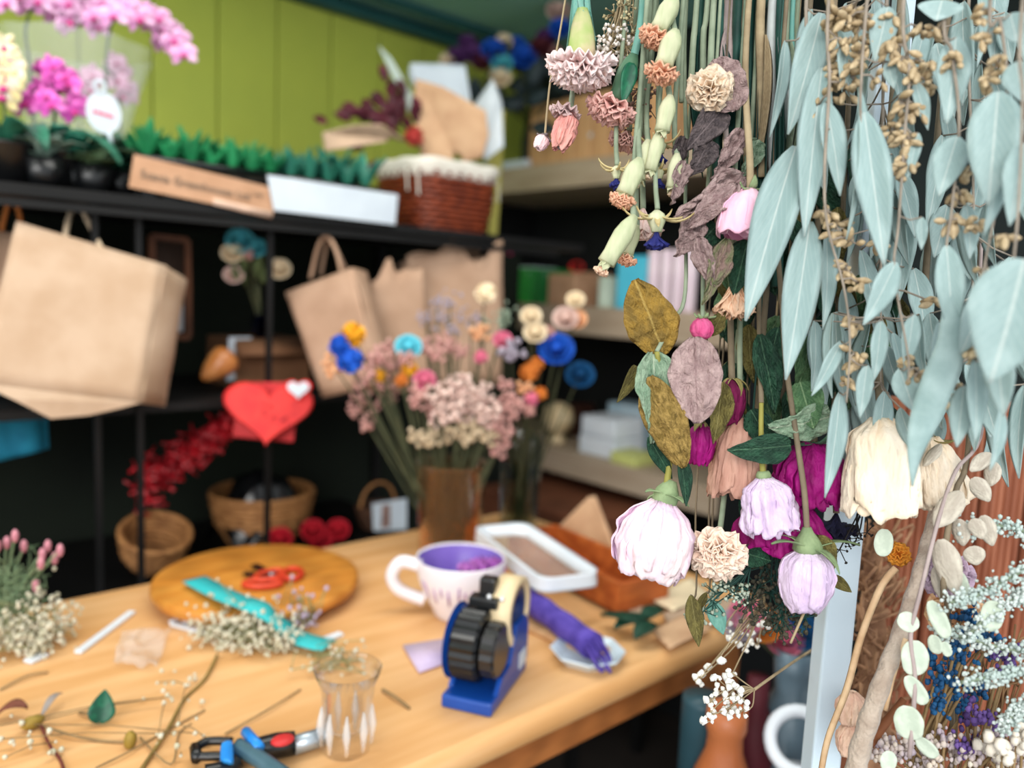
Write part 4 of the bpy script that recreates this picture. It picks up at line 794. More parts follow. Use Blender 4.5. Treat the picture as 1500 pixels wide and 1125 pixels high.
for i, (c_, lbl, mm) in enumerate(((((918, 898), (948, 885), (966, 892), (936, 918)), 'folded kraft scrap under the cherry wood box corner', KRAFT), (((970, 905), (1005, 890), (1030, 912), (985, 935)), 'kraft paper scrap nearest the cream carnation', KRAFT), (((955, 930), (1000, 905), (1046, 925), (980, 955)), 'pale tan paper scrap at the table edge', TAN), (((950, 880), (1010, 850), (1040, 875), (985, 900)), 'cream paper sheet behind the box corner', mat('cream_sheet', (232, 212, 176), None, 10, .8)), (((1030, 905), (1060, 880), (1100, 895), (1075, 925)), 'pale kraft scrap near the rounded table corner', KRAFT))):
    q = [PZ(*x, TZ + .002 + .002 * i) for x in c_]; o = MB().grid(8, 8, lambda u, v: (q[0] * (1 - u) + q[1] * u) * (1 - v) + (q[3] * (1 - u) + q[2] * u) * v + V((0, 0, .004 + .006 * abs(noise.noise(V((u * 3 + i, v * 3, 0))))))).build('paper_scrap', mm, None, world=True, solid=.0012); tag(o, lbl, 'paper')
kc = thing('kraft_cone', 'pointed kraft paper sheet standing behind the cherry wood box', 'paper', PZ(860, 800, TZ))
k0, k1, k2, k3 = PZ(800, 790, TZ + .002), PZ(905, 810, TZ + .002), P(872, 726, 1.52), P(862, 728, 1.52)
MB().grid(10, 10, lambda u, v: (k0 * (1 - u) + k1 * u) * (1 - v) + (k3 * (1 - u) + k2 * u) * v + _f0 * .03 * math.sin(math.pi * u) * (1 - v)).build('sheet', TAN, kc, world=True, solid=.0012)
def dleaf(p, d, L, w, m, name='leaf', parent=None, lift=.01, label=None, cat='leaf'):
    d = V(d).normalized(); s_ = d.cross(V((0, 0, 1))).normalized()
    o = MB().grid(4, 8, lambda u, v: p + d * L * v + s_ * (u - .5) * w * math.sin(math.pi * (v * .93 + .035)) ** .8 + V((0, 0, .002 + lift * math.sin(v * 2.6) + w * .3 * abs(u - .5)))).build(name, m, parent, world=True, solid=.0008)
    if label: tag(o, label, cat)
    return o
for i, (a, b, e, f, L, lbl) in enumerate(((880, 905, 945, 930, .075, 'dark green leaf under the corner of the cherry wood box'), (900, 925, 950, 915, .06, 'dark green leaf lying over the octagonal dish rim'), (930, 940, 960, 925, .05, 'small dark green leaf at the table edge by the dish'), (940, 915, 975, 900, .05, 'dark green leaf tip between the kraft scraps'))):
    p = PZ(a, b, TZ + .012); dleaf(p, PZ(e, f, TZ + .012) - p, L, .03, DGREEN, 'green_leaf', label=lbl)
# glass cup
gc = PZ(507, 1098, TZ); gd = depth(gc); GR = 44 * gd / FPX; GH = .088
CG = glass('clear_glass', (250, 250, 250), 0.02)
gl = thing('glass_vase', 'small clear glass vase with flared rim and cut base on the table', 'vase', gc)
MB().lathe([(GR * .74, 0), (GR * .80, .004), (GR * .82, .02), (GR * .80, GH * .5), (GR * .9, GH * .8), (GR * 1.12, GH), (GR * 1.08, GH), (GR * .86, GH * .8), (GR * .74, GH * .5), (GR * .74, .03), (GR * .5, .02), (.001, .018)], 40, cap1=False).build('wall', CG, gl)
mb = MB()
for i in range(9):
    a = 2 * math.pi * i / 9; d = V((math.cos(a), math.sin(a), 0)); mb.tube([d * GR * .82 + V((0, 0, .008)), d * GR * .86 + V((0, 0, .03)), d * GR * .83 + V((0, 0, .05))], [.002, .0045, .001], 6)
mb.build('cut_facets', glass('cut_glass', (250, 250, 250), .02, .3), gl)
# tape dispenser
fl, frr, br = PZ(645, 1036, TZ), PZ(719, 1053, TZ), PZ(780, 985, TZ); ax = (frr - fl); Wd = ax.length; ax.normalize(); ay = (br - frr); ay -= ax * ay.dot(ax); Ld = ay.length * 1.05; ay.normalize()
td = thing('tape_dispenser', 'blue desk tape dispenser with black wheels and a cream tape roll', 'tape dispenser', fl + ax * Wd / 2 + ay * Ld / 2); Mr = Matrix((ax, ay, ax.cross(ay))).transposed()
DBL = mat('dispenser_blue', (18, 72, 158), (14, 60, 140), 12, .3, spec=.5)
def tp_(mb, n_, m=DBL, **k): mb.v = [Mr @ p for p in mb.v]; return mb.build(n_, m, td, **k)
w2, l2 = Wd / 2, Ld / 2; print('DISP', Wd, Ld, depth(fl))
tp_(MB().box((0, 0, .008), (Wd, Ld, .016)), 'base', bevel=.003)
for sx in (-1, 1):
    x = sx * (w2 - .003); yy = [(-l2 + .02, .016), (-l2 + .035, .03), (0, .034), (l2 * .3, .075), (l2 - .01, .075), (l2, .06), (l2, .016)]
    mb = MB(); k = len(yy); mb.v = [V((x - .003, a, b)) for a, b in yy] + [V((x + .003, a, b)) for a, b in yy]
    mb.f = [tuple(range(k)), tuple(reversed(range(k, 2 * k)))] + [(i, (i + 1) % k, k + (i + 1) % k, k + i) for i in range(k)]; tp_(mb, 'side_wall', smooth=False)
tp_(MB().box((0, l2 - .004, .045), (Wd - .012, .008, .06)), 'rear_wall', bevel=.002)
def wheel(c, r, wd, n, m, nm, lob=0, hole=0):
    mb = MB(); Mx = Matrix.Translation(V(c)) @ Matrix.Rotation(math.pi / 2, 4, 'Y')
    if hole: mb.lathe([(hole, -wd / 2), (r, -wd / 2), (r, wd / 2), (hole, wd / 2), (hole, -wd / 2)], n, Mx, False, False)
    else: mb.lathe([(r * .9, -wd / 2), (r, -wd / 2 + .003), (r, wd / 2 - .003), (r * .9, wd / 2)], n, Mx, lobes=lob, amp=.03)
    return tp_(mb, nm, m, smooth=not lob)
wheel((-.010, -l2 * .35, .062), .040, .034, 48, BLACKP, 'drive_wheel', 24); wheel((-.030, -l2 * .35, .064), .044, .005, 40, DBL, 'flange')
wheel((.018, -l2 * .42, .062), .031, .02, 32, mat('black_knob', (30, 28, 28), (22, 20, 20), 15, .25, spec=.6), 'knob', 16)
wheel((.016, l2 * .48, .088), .042, .026, 40, mat('cream_tape', (228, 206, 166), (216, 190, 148), 14, .5), 'tape_roll', 0, .031); wheel((.016, l2 * .48, .088), .031, .02, 30, mat('hub_blue', (20, 44, 100), None, 10, .4), 'hub', 0, .02)
tp_(MB().box((-.004, -l2 * .05, .108), (.036, .02, .012)), 'cutter_arm', BLACKP, bevel=.002); tp_(MB().box((-.004, l2 * .12, .122), (.02, .018, .024)), 'cutter_head', BLACKP, bevel=.003); tp_(MB().box((-.004, -.0, .085), (.02, .02, .05)), 'cutter_post', BLACKP, bevel=.002)
for a_ in (-.012, .004): tp_(MB().ball((a_ + .014, -l2 * .1, .115), .0035, 8, 6), 'screw', mat('bright_steel', (230, 232, 235), None, 10, .2, metal=.6))
tp_(MB().box((w2 + .0006, l2 * .68, .024), (.001, .024, .02)), 'label_sticker', PAPERW, smooth=False)
# pruning shears
sh = thing('pruning_shears', 'blue and black pruning shears with red badge and steel handle on the table', 'pruning shears', PZ(390, 1105, TZ))
def sz(px, py, h=.012): return PZ(px, py, TZ + h)
STEEL = mat('brushed_steel', (150, 160, 170), (170, 180, 188), 30, .35, metal=.7)
MB().tube([sz(430, 1092), sz(475, 1078)], [.0095, .0095], 12).build('steel_handle', STEEL, sh, world=True)
MB().tube([sz(352, 1100), sz(380, 1098), sz(405, 1092), sz(432, 1088)], [.007, .012, .0125, .0115], 12).build('grip', BLACKP, sh, world=True)
MB().ball(sz(414, 1084, .024), .010, 12, 8, (1.2, 1, .35)).build('red_badge', mat('red_badge', (206, 50, 50), None, 10, .4), sh, world=True)
MB().tube([sz(360, 1072, .02), sz(380, 1096, .022)], [.0055, .0055], 8).build('blue_lever', mat('bright_blue', (40, 140, 220), (20, 100, 190), 20, .35), sh, world=True)
MB().hexa([sz(322, 1122, .006), sz(344, 1126, .006), sz(344, 1088, .006), sz(322, 1094, .006)], [sz(322, 1114, .026), sz(342, 1118, .026), sz(340, 1082, .026), sz(324, 1086, .026)]).build('blue_block', mat('bright_blue', (0, 0, 0)), sh, world=True, bevel=.004)
for (a, b, c_) in (((340, 1086), (305, 1086), (286, 1096)), ((340, 1108), (310, 1108), (288, 1108))): MB().tube(bez([sz(*a), sz(*b), sz(*c_)], 5), .0045, 8).build('jaw_arm', BLACKP, sh, world=True)
MB().tube([sz(286, 1094), sz(288, 1112)], .0055, 7).build('jaw_end', BLACKP, sh, world=True)
MB().tube(bez([sz(345, 1092, .018), sz(370, 1106, .018), sz(395, 1122, .018), sz(420, 1140, .018)], 5), [.008] * 16, 8, flat=.5).build('slate_blade', mat('slate_steel', (74, 104, 116), (90, 120, 132), 20, .35, metal=.4), sh, world=True)
MB().tube(bez([sz(345, 1118, .01), sz(330, 1128, .01), sz(300, 1134, .01)], 5), .009, 8).build('lower_handle', BLACKP, sh, world=True)
# loose leaf, bud, twigs
for i, (pth, lbl, rr_, mm) in enumerate((([(60, 1062), (100, 1076), (150, 1086), (190, 1087)], 'thin olive stem ending in the olive bud', .0013, STEMT), ([(205, 1130), (245, 1070), (270, 1025), (300, 995), (318, 960)], 'long bent olive twig crossing the table', .002, mat('olive_twig', (140, 116, 60), (116, 94, 48), 40, .7)), ([(60, 1062), (72, 1090), (88, 1112), (94, 1130)], 'dark red twig at the near table side', .0016, mat('red_twig', (110, 50, 44), None, 40, .7)), ([(330, 1075), (400, 1035), (440, 1010)], 'faint thin stem above the pruning shears', .001, STEMT), ([(560, 1010), (580, 1022), (600, 1038)], 'short dry stem beside the glass vase', .0016, STEMT), ([(140, 1125), (185, 1103), (230, 1078), (300, 1040)], 'thin dry stem under the olive bud', .001, STEMT), ([(0, 1010), (40, 990), (70, 985)], 'thin dry stem at the table edge by the baby breath', .0014, STEMT), ([(205, 1080), (250, 1120), (262, 1075), (280, 1060)], 'curled tan tendril by the bent twig', .0009, STEMT))):
    o = MB().tube(bez([PZ(a, b, TZ + .003 + .002 * math.sin(k * 2)) for k, (a, b) in enumerate(pth)], 5), rr_, 6).build('twig', mm, None, world=True); tag(o, lbl, 'twig')
o = MB().ball(PZ(191, 1084, TZ + .008), .008, 10, 8, (.8, .8, 1.2), .2).build('seed_bud', mat('olive_bud', (156, 128, 52), (116, 98, 40), 40, .6), None, world=True); tag(o, 'olive coloured bud lying by the ivy leaf', 'bud')
o = MB().ball(PZ(48, 1058, TZ + .008), .007, 10, 8, (1.6, .9, 1), .3).build('seed_bud', mat('olive_bud', (0, 0, 0)), None, world=True); tag(o, 'olive bud at the fork of the red twig', 'bud')
dleaf(PZ(-6, 1052, TZ + .003), PZ(20, 1050, TZ + .003) - PZ(-6, 1052, TZ + .003), .03, .02, mat('brown_leaf', (120, 70, 54), None, 30, .7), 'brown_leaf', label='small brown dry leaf at the table edge by the red twig')
dleaf(PZ(60, 1054, TZ + .003), PZ(86, 1030, TZ + .003) - PZ(60, 1054, TZ + .003), .04, .008, mat('grey_leaf2', (150, 140, 134), None, 30, .7), 'grey_leaf', label='narrow grey dry leaf at the fork of the red twig')
# baby's breath heaps
GYP = mat('gypsophila_white', (214, 208, 188), (186, 182, 156), 60, .8); GYS = mat('gypsophila_stem', (150, 150, 104), (122, 124, 84), 50, .8)
def breath(label, pts, spread, n_, seed, br=.0027, h=.03, sm=GYS, fmx=GYP, name='baby_breath', stems=40, cat='dried flowers'):
    r = random.Random(seed); pts = [V(p) for p in pts]; c0 = sum(pts, V()) / len(pts); t = thing(name, label, cat, V((c0.x, c0.y, min(p.z for p in pts)))); mb = MB(); ms = MB(); cs = []
    for i in range(n_):
        b = r.choice(pts) if len(pts) > 1 else pts[0]; c = b + V((r.gauss(0, spread), r.gauss(0, spread), abs(r.gauss(0, h)))); cs.append(c); mb.ball(c, br * r.uniform(.6, 1.3), 6, 4, rough=.4, seed=i)
    for i in range(stems):
        a, b = r.choice(cs), r.choice(cs); ms.tube([a, (a + b) / 2 + V((0, 0, .004)), b], .0006, 4)
    o = mb.build('blossoms', fmx, t, world=True); o['kind'] = 'stuff'; o = ms.build('stems', sm, t, world=True); o['kind'] = 'stuff'; return t
breath('heap of white baby breath at the foot of the round board', [PZ(a, b, TZ + .004) for a, b in ((300, 940), (330, 930), (360, 935), (390, 930), (420, 945), (370, 955), (345, 945), (400, 955))], .012, 520, 1, h=.022)
breath('white baby breath bunch at the table edge below the pink stems', [PZ(a, b, TZ + .004) for a, b in ((10, 935), (30, 945), (50, 935), (70, 950), (45, 960), (5, 960), (80, 935))], .014, 520, 2, h=.03)
breath('thin scatter of pale sprigs behind the glass vase', [PZ(a, b, TZ + .003) for a, b in ((450, 965), (470, 985), (500, 970), (520, 980))], .014, 40, 3, .0025, .012, stems=40)
breath('pale lilac sprig on the turquoise ribbon', [PZ(a, b, TZ + .01) for a, b in ((430, 905), (450, 912), (440, 925))], .010, 60, 4, .003, .02, fmx=mat('lilac_tiny', (190, 170, 190), None, 60, .8), stems=50)
breath('dry twiggy scatter near the shears', [PZ(a, b, TZ + .003) for a, b in ((270, 1000), (285, 1030), (260, 1015), (300, 1085), (250, 1095), (15, 1070), (30, 1100), (60, 1110))], .012, 50, 5, .0025, .008, stems=12, sm=STEMT)
# pink bud stems and green fern at left edge
t = thing('pink_bud_stems', 'feathery green stems with small dusty pink buds at the table edge', 'dried flowers', PZ(10, 930, TZ)); r = random.Random(7); bz0 = PZ(2, 925, TZ + .01); d0 = depth(bz0)
PB = mat('dusty_bud', (204, 140, 150), (180, 116, 130), 60, .7); FERN = mat('feathery_green', (96, 122, 90), (128, 146, 112), 60, .8); bmesh_ = MB().ball((0, 0, 0), .006, 8, 6, (.7, .7, 1.4)).mesh('bud', PB)
for (a, b) in ((10, 795), (22, 785), (35, 800), (-4, 800), (70, 800), (62, 812), (88, 806), (80, 818), (60, 825), (52, 858)):
    q = P(a, b, d0 - .02 + r.uniform(-.03, .03)); MB().tube(bez([bz0, bz0.lerp(q, .6) + V((0, 0, .01)), q], 5), .0014, 5).build('stem', FERN, t, world=True); mobj('bud', bmesh_, t, M=INV[t.name] @ Matrix.Translation(q))
mb = MB()
for i in range(260):
    q = P(r.gauss(15, 22), r.gauss(880, 26), d0 + r.uniform(-.04, .03)); d = V((r.gauss(0, 1), r.gauss(0, 1), abs(r.gauss(0, 1)))).normalized(); mb.tube([q, q + d * .018], [.0012, .0004], 4)
o = mb.build('feathery_leaves', FERN, t, world=True); o['kind'] = 'stuff'
MB().lathe([(.03, 0), (.04, .07)], 16).build('dummy', CARD) if False else None
# ------------------------------------------------------------------ drying rack (white leg in view, rails above the frame)
RZ = 1.80
pw = P(1216, 970, .645); dr = thing('drying_rack', 'white square tube drying rack that the dried flowers hang from', 'rack', V((pw.x, pw.y, 0)))
POLE = mat('white_pole_paint', (206, 222, 232), (194, 212, 224), 6, .4, .05, 60)
Mp = rz(math.degrees(math.atan2(_r0.y, _r0.x)))
def dpart(c, size, n): mb = MB().box(c, size); mb.v = [Mp @ p for p in mb.v]; return mb.build(n, POLE, dr, bevel=.002)
dpart((0, 0, RZ / 2), (.024, .024, RZ), 'leg'); dpart((0, -.07, .01), (.08, .3, .02), 'foot')
for dy in (.0, -.09, -.19): dpart((0, dy, RZ), (.95, .012, .014), 'rail')
for dx in (-.46, .0, .46): dpart((dx, -.09, RZ + .013), (.014, .22, .012), 'cross_bar')
def upto(p, pull=(1060, .58), k=.12):
    p = V(p); c = P(pull[0], 0, pull[1]); q = p.lerp(V((c.x, c.y, p.z)), k); q.z = RZ; b_ = _f0 * .035; return [p.lerp(q, .12) + b_ * .6, p.lerp(q, .5) + _r0 * .003 + b_, q + b_]
# ------------------------------------------------------------------ leaf library (unit length along -z)
SH = {'lance': lambda v: math.sin(math.pi * v ** .72) ** .85, 'ovate': lambda v: math.sin(math.pi * v ** .62) ** .75, 'round': lambda v: math.sqrt(max(0, 1 - (2 * v - 1) ** 2)) ** .8 if v < .97 else .2, 'oval': lambda v: math.sin(math.pi * v ** .85) ** .6}
LM = {}
def leaf_mesh(m, shape='lance', seed=0, fold=.15, curl=.1, twist=0., wave=.0, crum=0., nu=6, nv=16):
    crum *= 2.2; key = (m.name, shape, seed, fold, curl, twist, wave, crum)
    if key in LM: return LM[key]
    def fn(u, v):
        w_ = SH[shape](min(max(v, .012), .985)); s = (u - .5) * 2; a = twist * v + curl * 0
        x = s * .5 * w_ * (1 + .12 * noise.noise(V((seed + s * .3, v * 4, 1))) * (1 if crum else .4)); y = fold * abs(s) * w_ * .5 + curl * (math.sin(v * math.pi) * .5 - v * v * .5) + wave * math.sin(v * 9 + seed) * abs(s) * w_
        y += .012 * (1 - min(1, abs(s) * 6)) 
        if crum: y += .011 * math.sin(v * 46 - abs(s) * 9) * (1 - abs(s)) * min(1, abs(s) * 4) ; y += crum * .9 * abs(noise.noise(V((s * 3 + seed, v * 7, 5)))) ; y += crum * (noise.noise(V((s * 1.6 + seed, v * 5, 3))) + .5 * noise.noise(V((s * 4 + seed, v * 11, 7)))) ; x += crum * .4 * noise.noise(V((s * 2, v * 6 + seed, 9)))
        c_, s_ = math.cos(a), math.sin(a); return (x * c_ - y * s_, x * s_ * .5 + y * c_, -v)
    if crum: nu, nv = max(nu, 16), max(nv, 44)
    LM[key] = MB().grid(nu, nv, fn).mesh('leaf', m); return LM[key]
def put_leaf(t, A, B, wpx, me, face=0., name='leaf', th=.0006):
    a, b = P(*A), P(*B); L = (a - b).length; z = (a - b) / L; n = CAM - (a + b) / 2; y = (n - z * n.dot(z)).normalized(); y = Quaternion(z, math.radians(face)) @ y; x = y.cross(z)
    W = wpx * (A[2] + B[2]) / 2 / FPX
    M = Matrix((x * W, y * L * .55, z * L)).transposed().to_4x4(); M.translation = a
    return mobj(name, me, t, M=INV[t.name] @ M, solid=.012)
# ------------------------------------------------------------------ flower generators
def stem_of(t, pts, r0, m, name='stem', n=6):
    pts = bez(pts, 6); k = len(pts); MB().tube(pts, [r0 * (1.15 - .3 * i / k) for i in range(k)], n).build(name, m, t, world=True)
def bloom(t, C0, axis, R, layers, m, seed=0, ruffle=.1, cup=.2, serr=.06, nu=9, nv=6, freq=3, pname='petal', variants=3):
    """petals from C0 spreading round -axis (axis points to the stem); layers: (count, theta deg, length, width)"""
    F = frame(axis, RT).to_4x4(); F.translation = V(C0); r = random.Random(seed)
    for li, (cnt, th, ln, wd) in enumerate(layers):
        mes = []
        for k in range(min(variants, cnt)):
            ph = r.random() * 6; tht = math.radians(th + r.uniform(-8, 8)); sd = r.random() * 50
            def fn(u, v):
                s = (u - .5) * 2; n_ = 6; x = z = 0.
                for i in range(n_):
                    tt = v * (i + .5) / n_; an = tht * min(1, tt * 1.7) ** .8; x += math.sin(an) * v / n_; z += math.cos(an) * v / n_
                L = R * ln * (1 + serr * noise.noise(V((s * 5 + sd, 0, 0))) * v * 2 - .18 * s * s * v); an = tht * min(1, v * 1.7) ** .8
                nx, nz = math.cos(an), -math.sin(an)
                h = R * (cup * (s * s * v) * -1 + ruffle * v * v * (math.sin(s * freq * 2.1 + ph) + .7 * noise.noise(V((s * 3.1 + sd, v * 3, 1)))))
                y = s * R * wd * (.12 + .88 * v ** .75)
                return (x * L - nx * h * -1, y, -(z * L) + nz * h * -1)
            mes.append(MB().grid(nu, nv, fn).mesh(pname, m))
        for k in range(cnt):
            M = F @ Matrix.Rotation(2 * math.pi * (k + .5 * (li % 2) + r.uniform(-.15, .15)) / cnt, 4, 'Z'); mobj(pname, mes[k % len(mes)], t, M=INV[t.name] @ M, solid=.0007)
PROF = {'globe': [.28, .72, .96, 1.0, .93, .80], 'bud': [.30, .86, 1.0, .95, .80, .58], 'bell': [.25, .66, .9, 1.0, 1.02, 1.0], 'block': [.3, .85, .95, .98, 1., 1.02], 'tight': [.35, .8, 1, 1, .8, .35]}
def rosebud(t, C0, axis, R, H, prof, m, seed=0, layers=((4, 1.0, 1.0), (4, .84, .97), (4, .62, .93), (3, .38, .9)), wr=.05, lip=.08, edge=.05, flare=.0):
    F = frame(axis, RT).to_4x4(); F.translation = V(C0); pr = PROF[prof]
    def rad(t_):
        x = min(max(t_, 0), .9999) * 5; i = int(x); f = x - i; f = f * f * (3 - 2 * f) * .5 + f * .5; return pr[i] * (1 - f) + pr[min(i + 1, 5)] * f
    for li, (cnt, k, hl) in enumerate(layers):
        for j in range(cnt):
            q0 = 2 * math.pi * (j + .5 * (li % 2) + .13 * seed) / cnt; hw = math.pi / cnt * 1.32; sd = seed * 7 + li * 3 + j
            def fn(u, v):
                s = (u - .5) * 2; q = q0 + s * hw; vv = v * (1 - .16 * s * s + lip * noise.noise(V((q * 2.2, sd, 0)))) * hl
                cx_ = V((math.cos(q), math.sin(q), 0)); rr_ = R * k * rad(vv) * (1 + 1.3 * wr * noise.noise(cx_ * 2.2 + V((sd, 0, vv * 1.6))) + .9 * wr * (abs(noise.noise(cx_ * 5 + V((0, sd, vv * 2.2)))) * 2 - .6) + .5 * wr * noise.noise(cx_ * 11 + V((sd, 3, vv * 7))) + edge * (abs(s) ** 4) * .8) + R * flare * max(0, v - .75) * 3 + R * .012 * (j % 2)
                return (rr_ * math.cos(q), rr_ * math.sin(q), -H * vv)
            mobj('petal', MB().grid(22, 18, fn).mesh('petal', m), t, M=INV[t.name] @ F, solid=.0007)
def sepals(t, C0, axis, L, w, m, n=5, th=40, seed=0, curl=.4, name='sepal'):
    F = frame(axis, RT).to_4x4(); F.translation = V(C0); r = random.Random(seed)
    for k in range(n):
        tt = math.radians(th + r.uniform(-25, 25)); l = L * r.uniform(.75, 1.2); cr = curl * r.uniform(.3, 1.6)
        def fn(u, v): an = tt + cr * v * 2; return (l * v * math.sin(an) + .002, (u - .5) * 2 * w * math.sin(math.pi * min(.97, .25 + v * .74)), -l * v * math.cos(an) + .002 * abs(u - .5))
        mobj(name, MB().grid(4, 8, fn).mesh(name, m), t, M=INV[t.name] @ F @ Matrix.Rotation(2 * math.pi * (k + r.uniform(-.2, .2)) / n, 4, 'Z'), solid=.0006)
def calyx(t, A, B, rpx, m, name='calyx', taper=(.35, .8, 1, .95, .85, .9)):
    a, b = P(*A), P(*B); r_ = rpx * A[2] / FPX; k = len(taper); MB().tube([a.lerp(b, i / (k - 1)) for i in range(k)], [r_ * x for x in taper], 20, ribs=7, ramp=.05).build(name, m, t, world=True)
def flower(name, label, cat, C0, group=None): return thing(name, label, cat, C0, group=group)
# materials
def pm(n, a, b, s=90, bump=.7, st=(1, 1, .35), rough=.75, c3=None): return mat(n, a, b, s, rough, bump, s * 3, .2, stretch=st, c3=c3)
M_PINK = pm('carnation_pink', (248, 230, 228), (236, 202, 198)); M_PINK2 = pm('carnation_dusty', (226, 182, 172), (210, 156, 148)); M_PCH = pm('carnation_peach', (238, 190, 160), (222, 158, 126)); M_CRM = pm('rose_cream', (238, 222, 200), (216, 184, 152), 120)
M_CRW = pm('cream_white_petal', (246, 232, 212), (240, 218, 188), 60, c3=(214, 158, 96)); M_LIL = pm('lilac_petal', (206, 182, 214), (222, 204, 224), 60); M_PALE = pm('pale_rose_petal', (236, 214, 214), (220, 190, 214), 40, c3=(232, 206, 168))
M_FUC = pm('fuchsia_petal', (158, 20, 116), (120, 12, 84), 90, .5, rough=.55); M_MAGD = pm('dark_magenta_petal', (112, 22, 70), (84, 16, 50), 90, .5); M_HOT = pm('hot_pink_petal', (236, 150, 190), (244, 200, 216), 30); M_BALL = pm('ball_pink', (186, 44, 104), (206, 96, 140), 90)
M_BRN = pm('brown_pink_petal', (196, 154, 136), (172, 126, 110), 70, .4); M_ORG = pm('orange_petal', (226, 156, 60), (206, 126, 40), 90)
L_MUS = mat('mustard_leaf', (158, 124, 50), (116, 92, 40), 5, .7, 1.0, 16, stretch=(1, 1, 1), rib=(196, 168, 96)); L_MUS2 = mat('mustard_mottled_leaf', (182, 150, 84), (128, 104, 48), 12, .8, 1.0, 30); L_GRW = mat('pale_green_leaf', (150, 172, 146), (110, 138, 112), 5, .7, 1.0, 14, rib=(196, 206, 180)); L_MAU = mat('mauve_leaf', (186, 160, 156), (154, 128, 126), 6, .75, 1.0, 16, rib=(140, 112, 112))
L_MAUD = mat('dark_mauve_leaf', (104, 92, 92), (72, 64, 66), 6, .75, 1.0, 14, rib=(134, 120, 120)); L_DGR = mat('deep_green_leaf', (44, 84, 62), (26, 56, 42), 5, .5, 1.0, 14, rib=(96, 134, 104)); L_GRN = mat('sage_green_leaf', (104, 140, 96), (72, 108, 72), 5, .6, 1.0, 14, rib=(160, 184, 140)); L_OLV = mat('olive_dry_leaf', (126, 116, 62), (92, 84, 44), 5, .7, 1.0, 14, rib=(160, 150, 96)); L_GMV = mat('green_mauve_leaf', (112, 128, 82), (150, 124, 116), 4, .7, 1.0, 14, rib=(170, 160, 120))
EUC = mat('eucalyptus_leaf', (158, 180, 178), (132, 156, 154), 3, .6, .12, 20, jitter=.08, rib=(196, 204, 198)); POD = mat('seed_pod_tan', (192, 172, 138), (164, 142, 108), 3, .65, .2, 12, jitter=.12); EST = mat('eucalyptus_twig', (156, 144, 130), (130, 120, 108), 60, .75, .2, 200)
S_TEAL = mat('teal_stem', (92, 150, 142), (122, 166, 148), 25, .55); S_GRN = mat('dry_green_stem', (148, 160, 136), (118, 132, 110), 40, .7, .2, 160); S_TAN = mat('dry_tan_stem', (172, 154, 122), (142, 124, 96), 40, .75, .3, 160); S_BRN = mat('grey_brown_stem', (132, 118, 96), (108, 96, 78), 40, .75, .3, 160); S_YEL = mat('yellow_green_stem', (152, 146, 72), (124, 120, 58), 40, .65); S_MAU = mat('mauve_stem', (172, 156, 152), (150, 134, 132), 40, .7, .2, 160); S_DK = mat('dark_green_stem', (40, 84, 74), (28, 62, 56), 40, .6)
G_CAL = mat('pale_green_calyx', (204, 202, 170), (172, 180, 142), 70, .65, .25, 240, stretch=(1, 1, .3)); G_CAL2 = mat('fresh_green_calyx', (150, 172, 96), (196, 178, 146), 40, .5); G_SEP = mat('dry_green_sepal', (142, 160, 118), (110, 130, 92), 60, .7, .3, 200)
def ax(A, B): return (P(*A) - P(*B)).normalized()
def W(px, d): return px * d / FPX
CARN = ((9, 96, 1.0, .42), (9, 78, 1.0, .42), (8, 60, .98, .4), (7, 42, .95, .36), (6, 22, .9, .3))
# 1 big pale pink carnation
d = .54; c0 = P(852, 84, d); t = flower('pink_carnation', 'large pale pink carnation head with a fresh teal stem hanging upside down', 'carnation', c0)
bloom(t, c0 + V((0, 0, .004)), V((0, 0, 1)), W(60, d), CARN, M_PINK, 1, .10, .12, .12, nu=14, freq=5)
calyx(t, (853, 14, d), (851, 92, d), 19, G_CAL2, taper=(.45, .75, .95, 1.05, 1.1, .8)); sepals(t, P(851, 86, d), V((0, 0, 1)), W(30, d), W(11, d), G_CAL2, 5, 38, 2, .1)
stem_of(t, [P(853, 30, d)] + upto(P(853, 20, d), k=.05), W(13, d), S_TEAL); put_leaf(t, (840, -10, d), (829, 88, d), 14, leaf_mesh(S_TEAL, 'lance', 1, .3, .1), 30); put_leaf(t, (862, -20, d), (872, 60, d), 12, leaf_mesh(S_TEAL, 'lance', 1, .3, .1), -40)
# 2 second carnation
d = .555; c0 = P(905, 140, d); A = ax((925, 95, d), (888, 180, d)); t = flower('dusty_carnation', 'dusty pink carnation tucked below the large pale pink one', 'carnation', c0)
bloom(t, c0, A, W(50, d), CARN[1:], M_PINK2, 2, .12, .12, .1); calyx(t, (930, 78, d), (903, 146, d), 15, L_DGR); stem_of(t, [P(928, 84, d), P(938, 40, d)] + upto(P(948, 0, d), k=.02), W(6, d), S_TEAL)
put_leaf(t, (925, 92, d - .01), (912, 152, d - .01), 24, leaf_mesh(mat('glossy_green', (26, 104, 72), (18, 76, 56), 5, .45), 'ovate', 2, .2, .1), 10)
# 3 withered pink flower
d = .56; c0 = P(838, 148, d); t = flower('withered_carnation', 'withered pink petals drooping to a dark tip under the large carnation', 'dried flower', c0)
rosebud(t, P(836, 165, d), ax((842, 165, d), (825, 215, d)), W(15, d), W(58, d), 'bud', pm('withered_pink', (226, 164, 152), (206, 138, 132)), 3, ((4, 1, 1), (3, .7, .95)), .3); bloom(t, P(832, 150, d), ax((845, 120, d), (828, 175, d)), W(30, d), ((6, 80, 1, .4), (5, 50, 1, .4)), pm('faded_mauve', (214, 190, 188), (176, 140, 140)), 4, .16, .1)
stem_of(t, [P(836, 160, d)] + upto(P(842, 130, d + .01)), W(4, d), S_GRN); MB().ball(P(821, 213, d), W(5, d), 8, 6, (1, 1, 1.4), .3).build('dark_tip', L_MAUD, t, world=True)
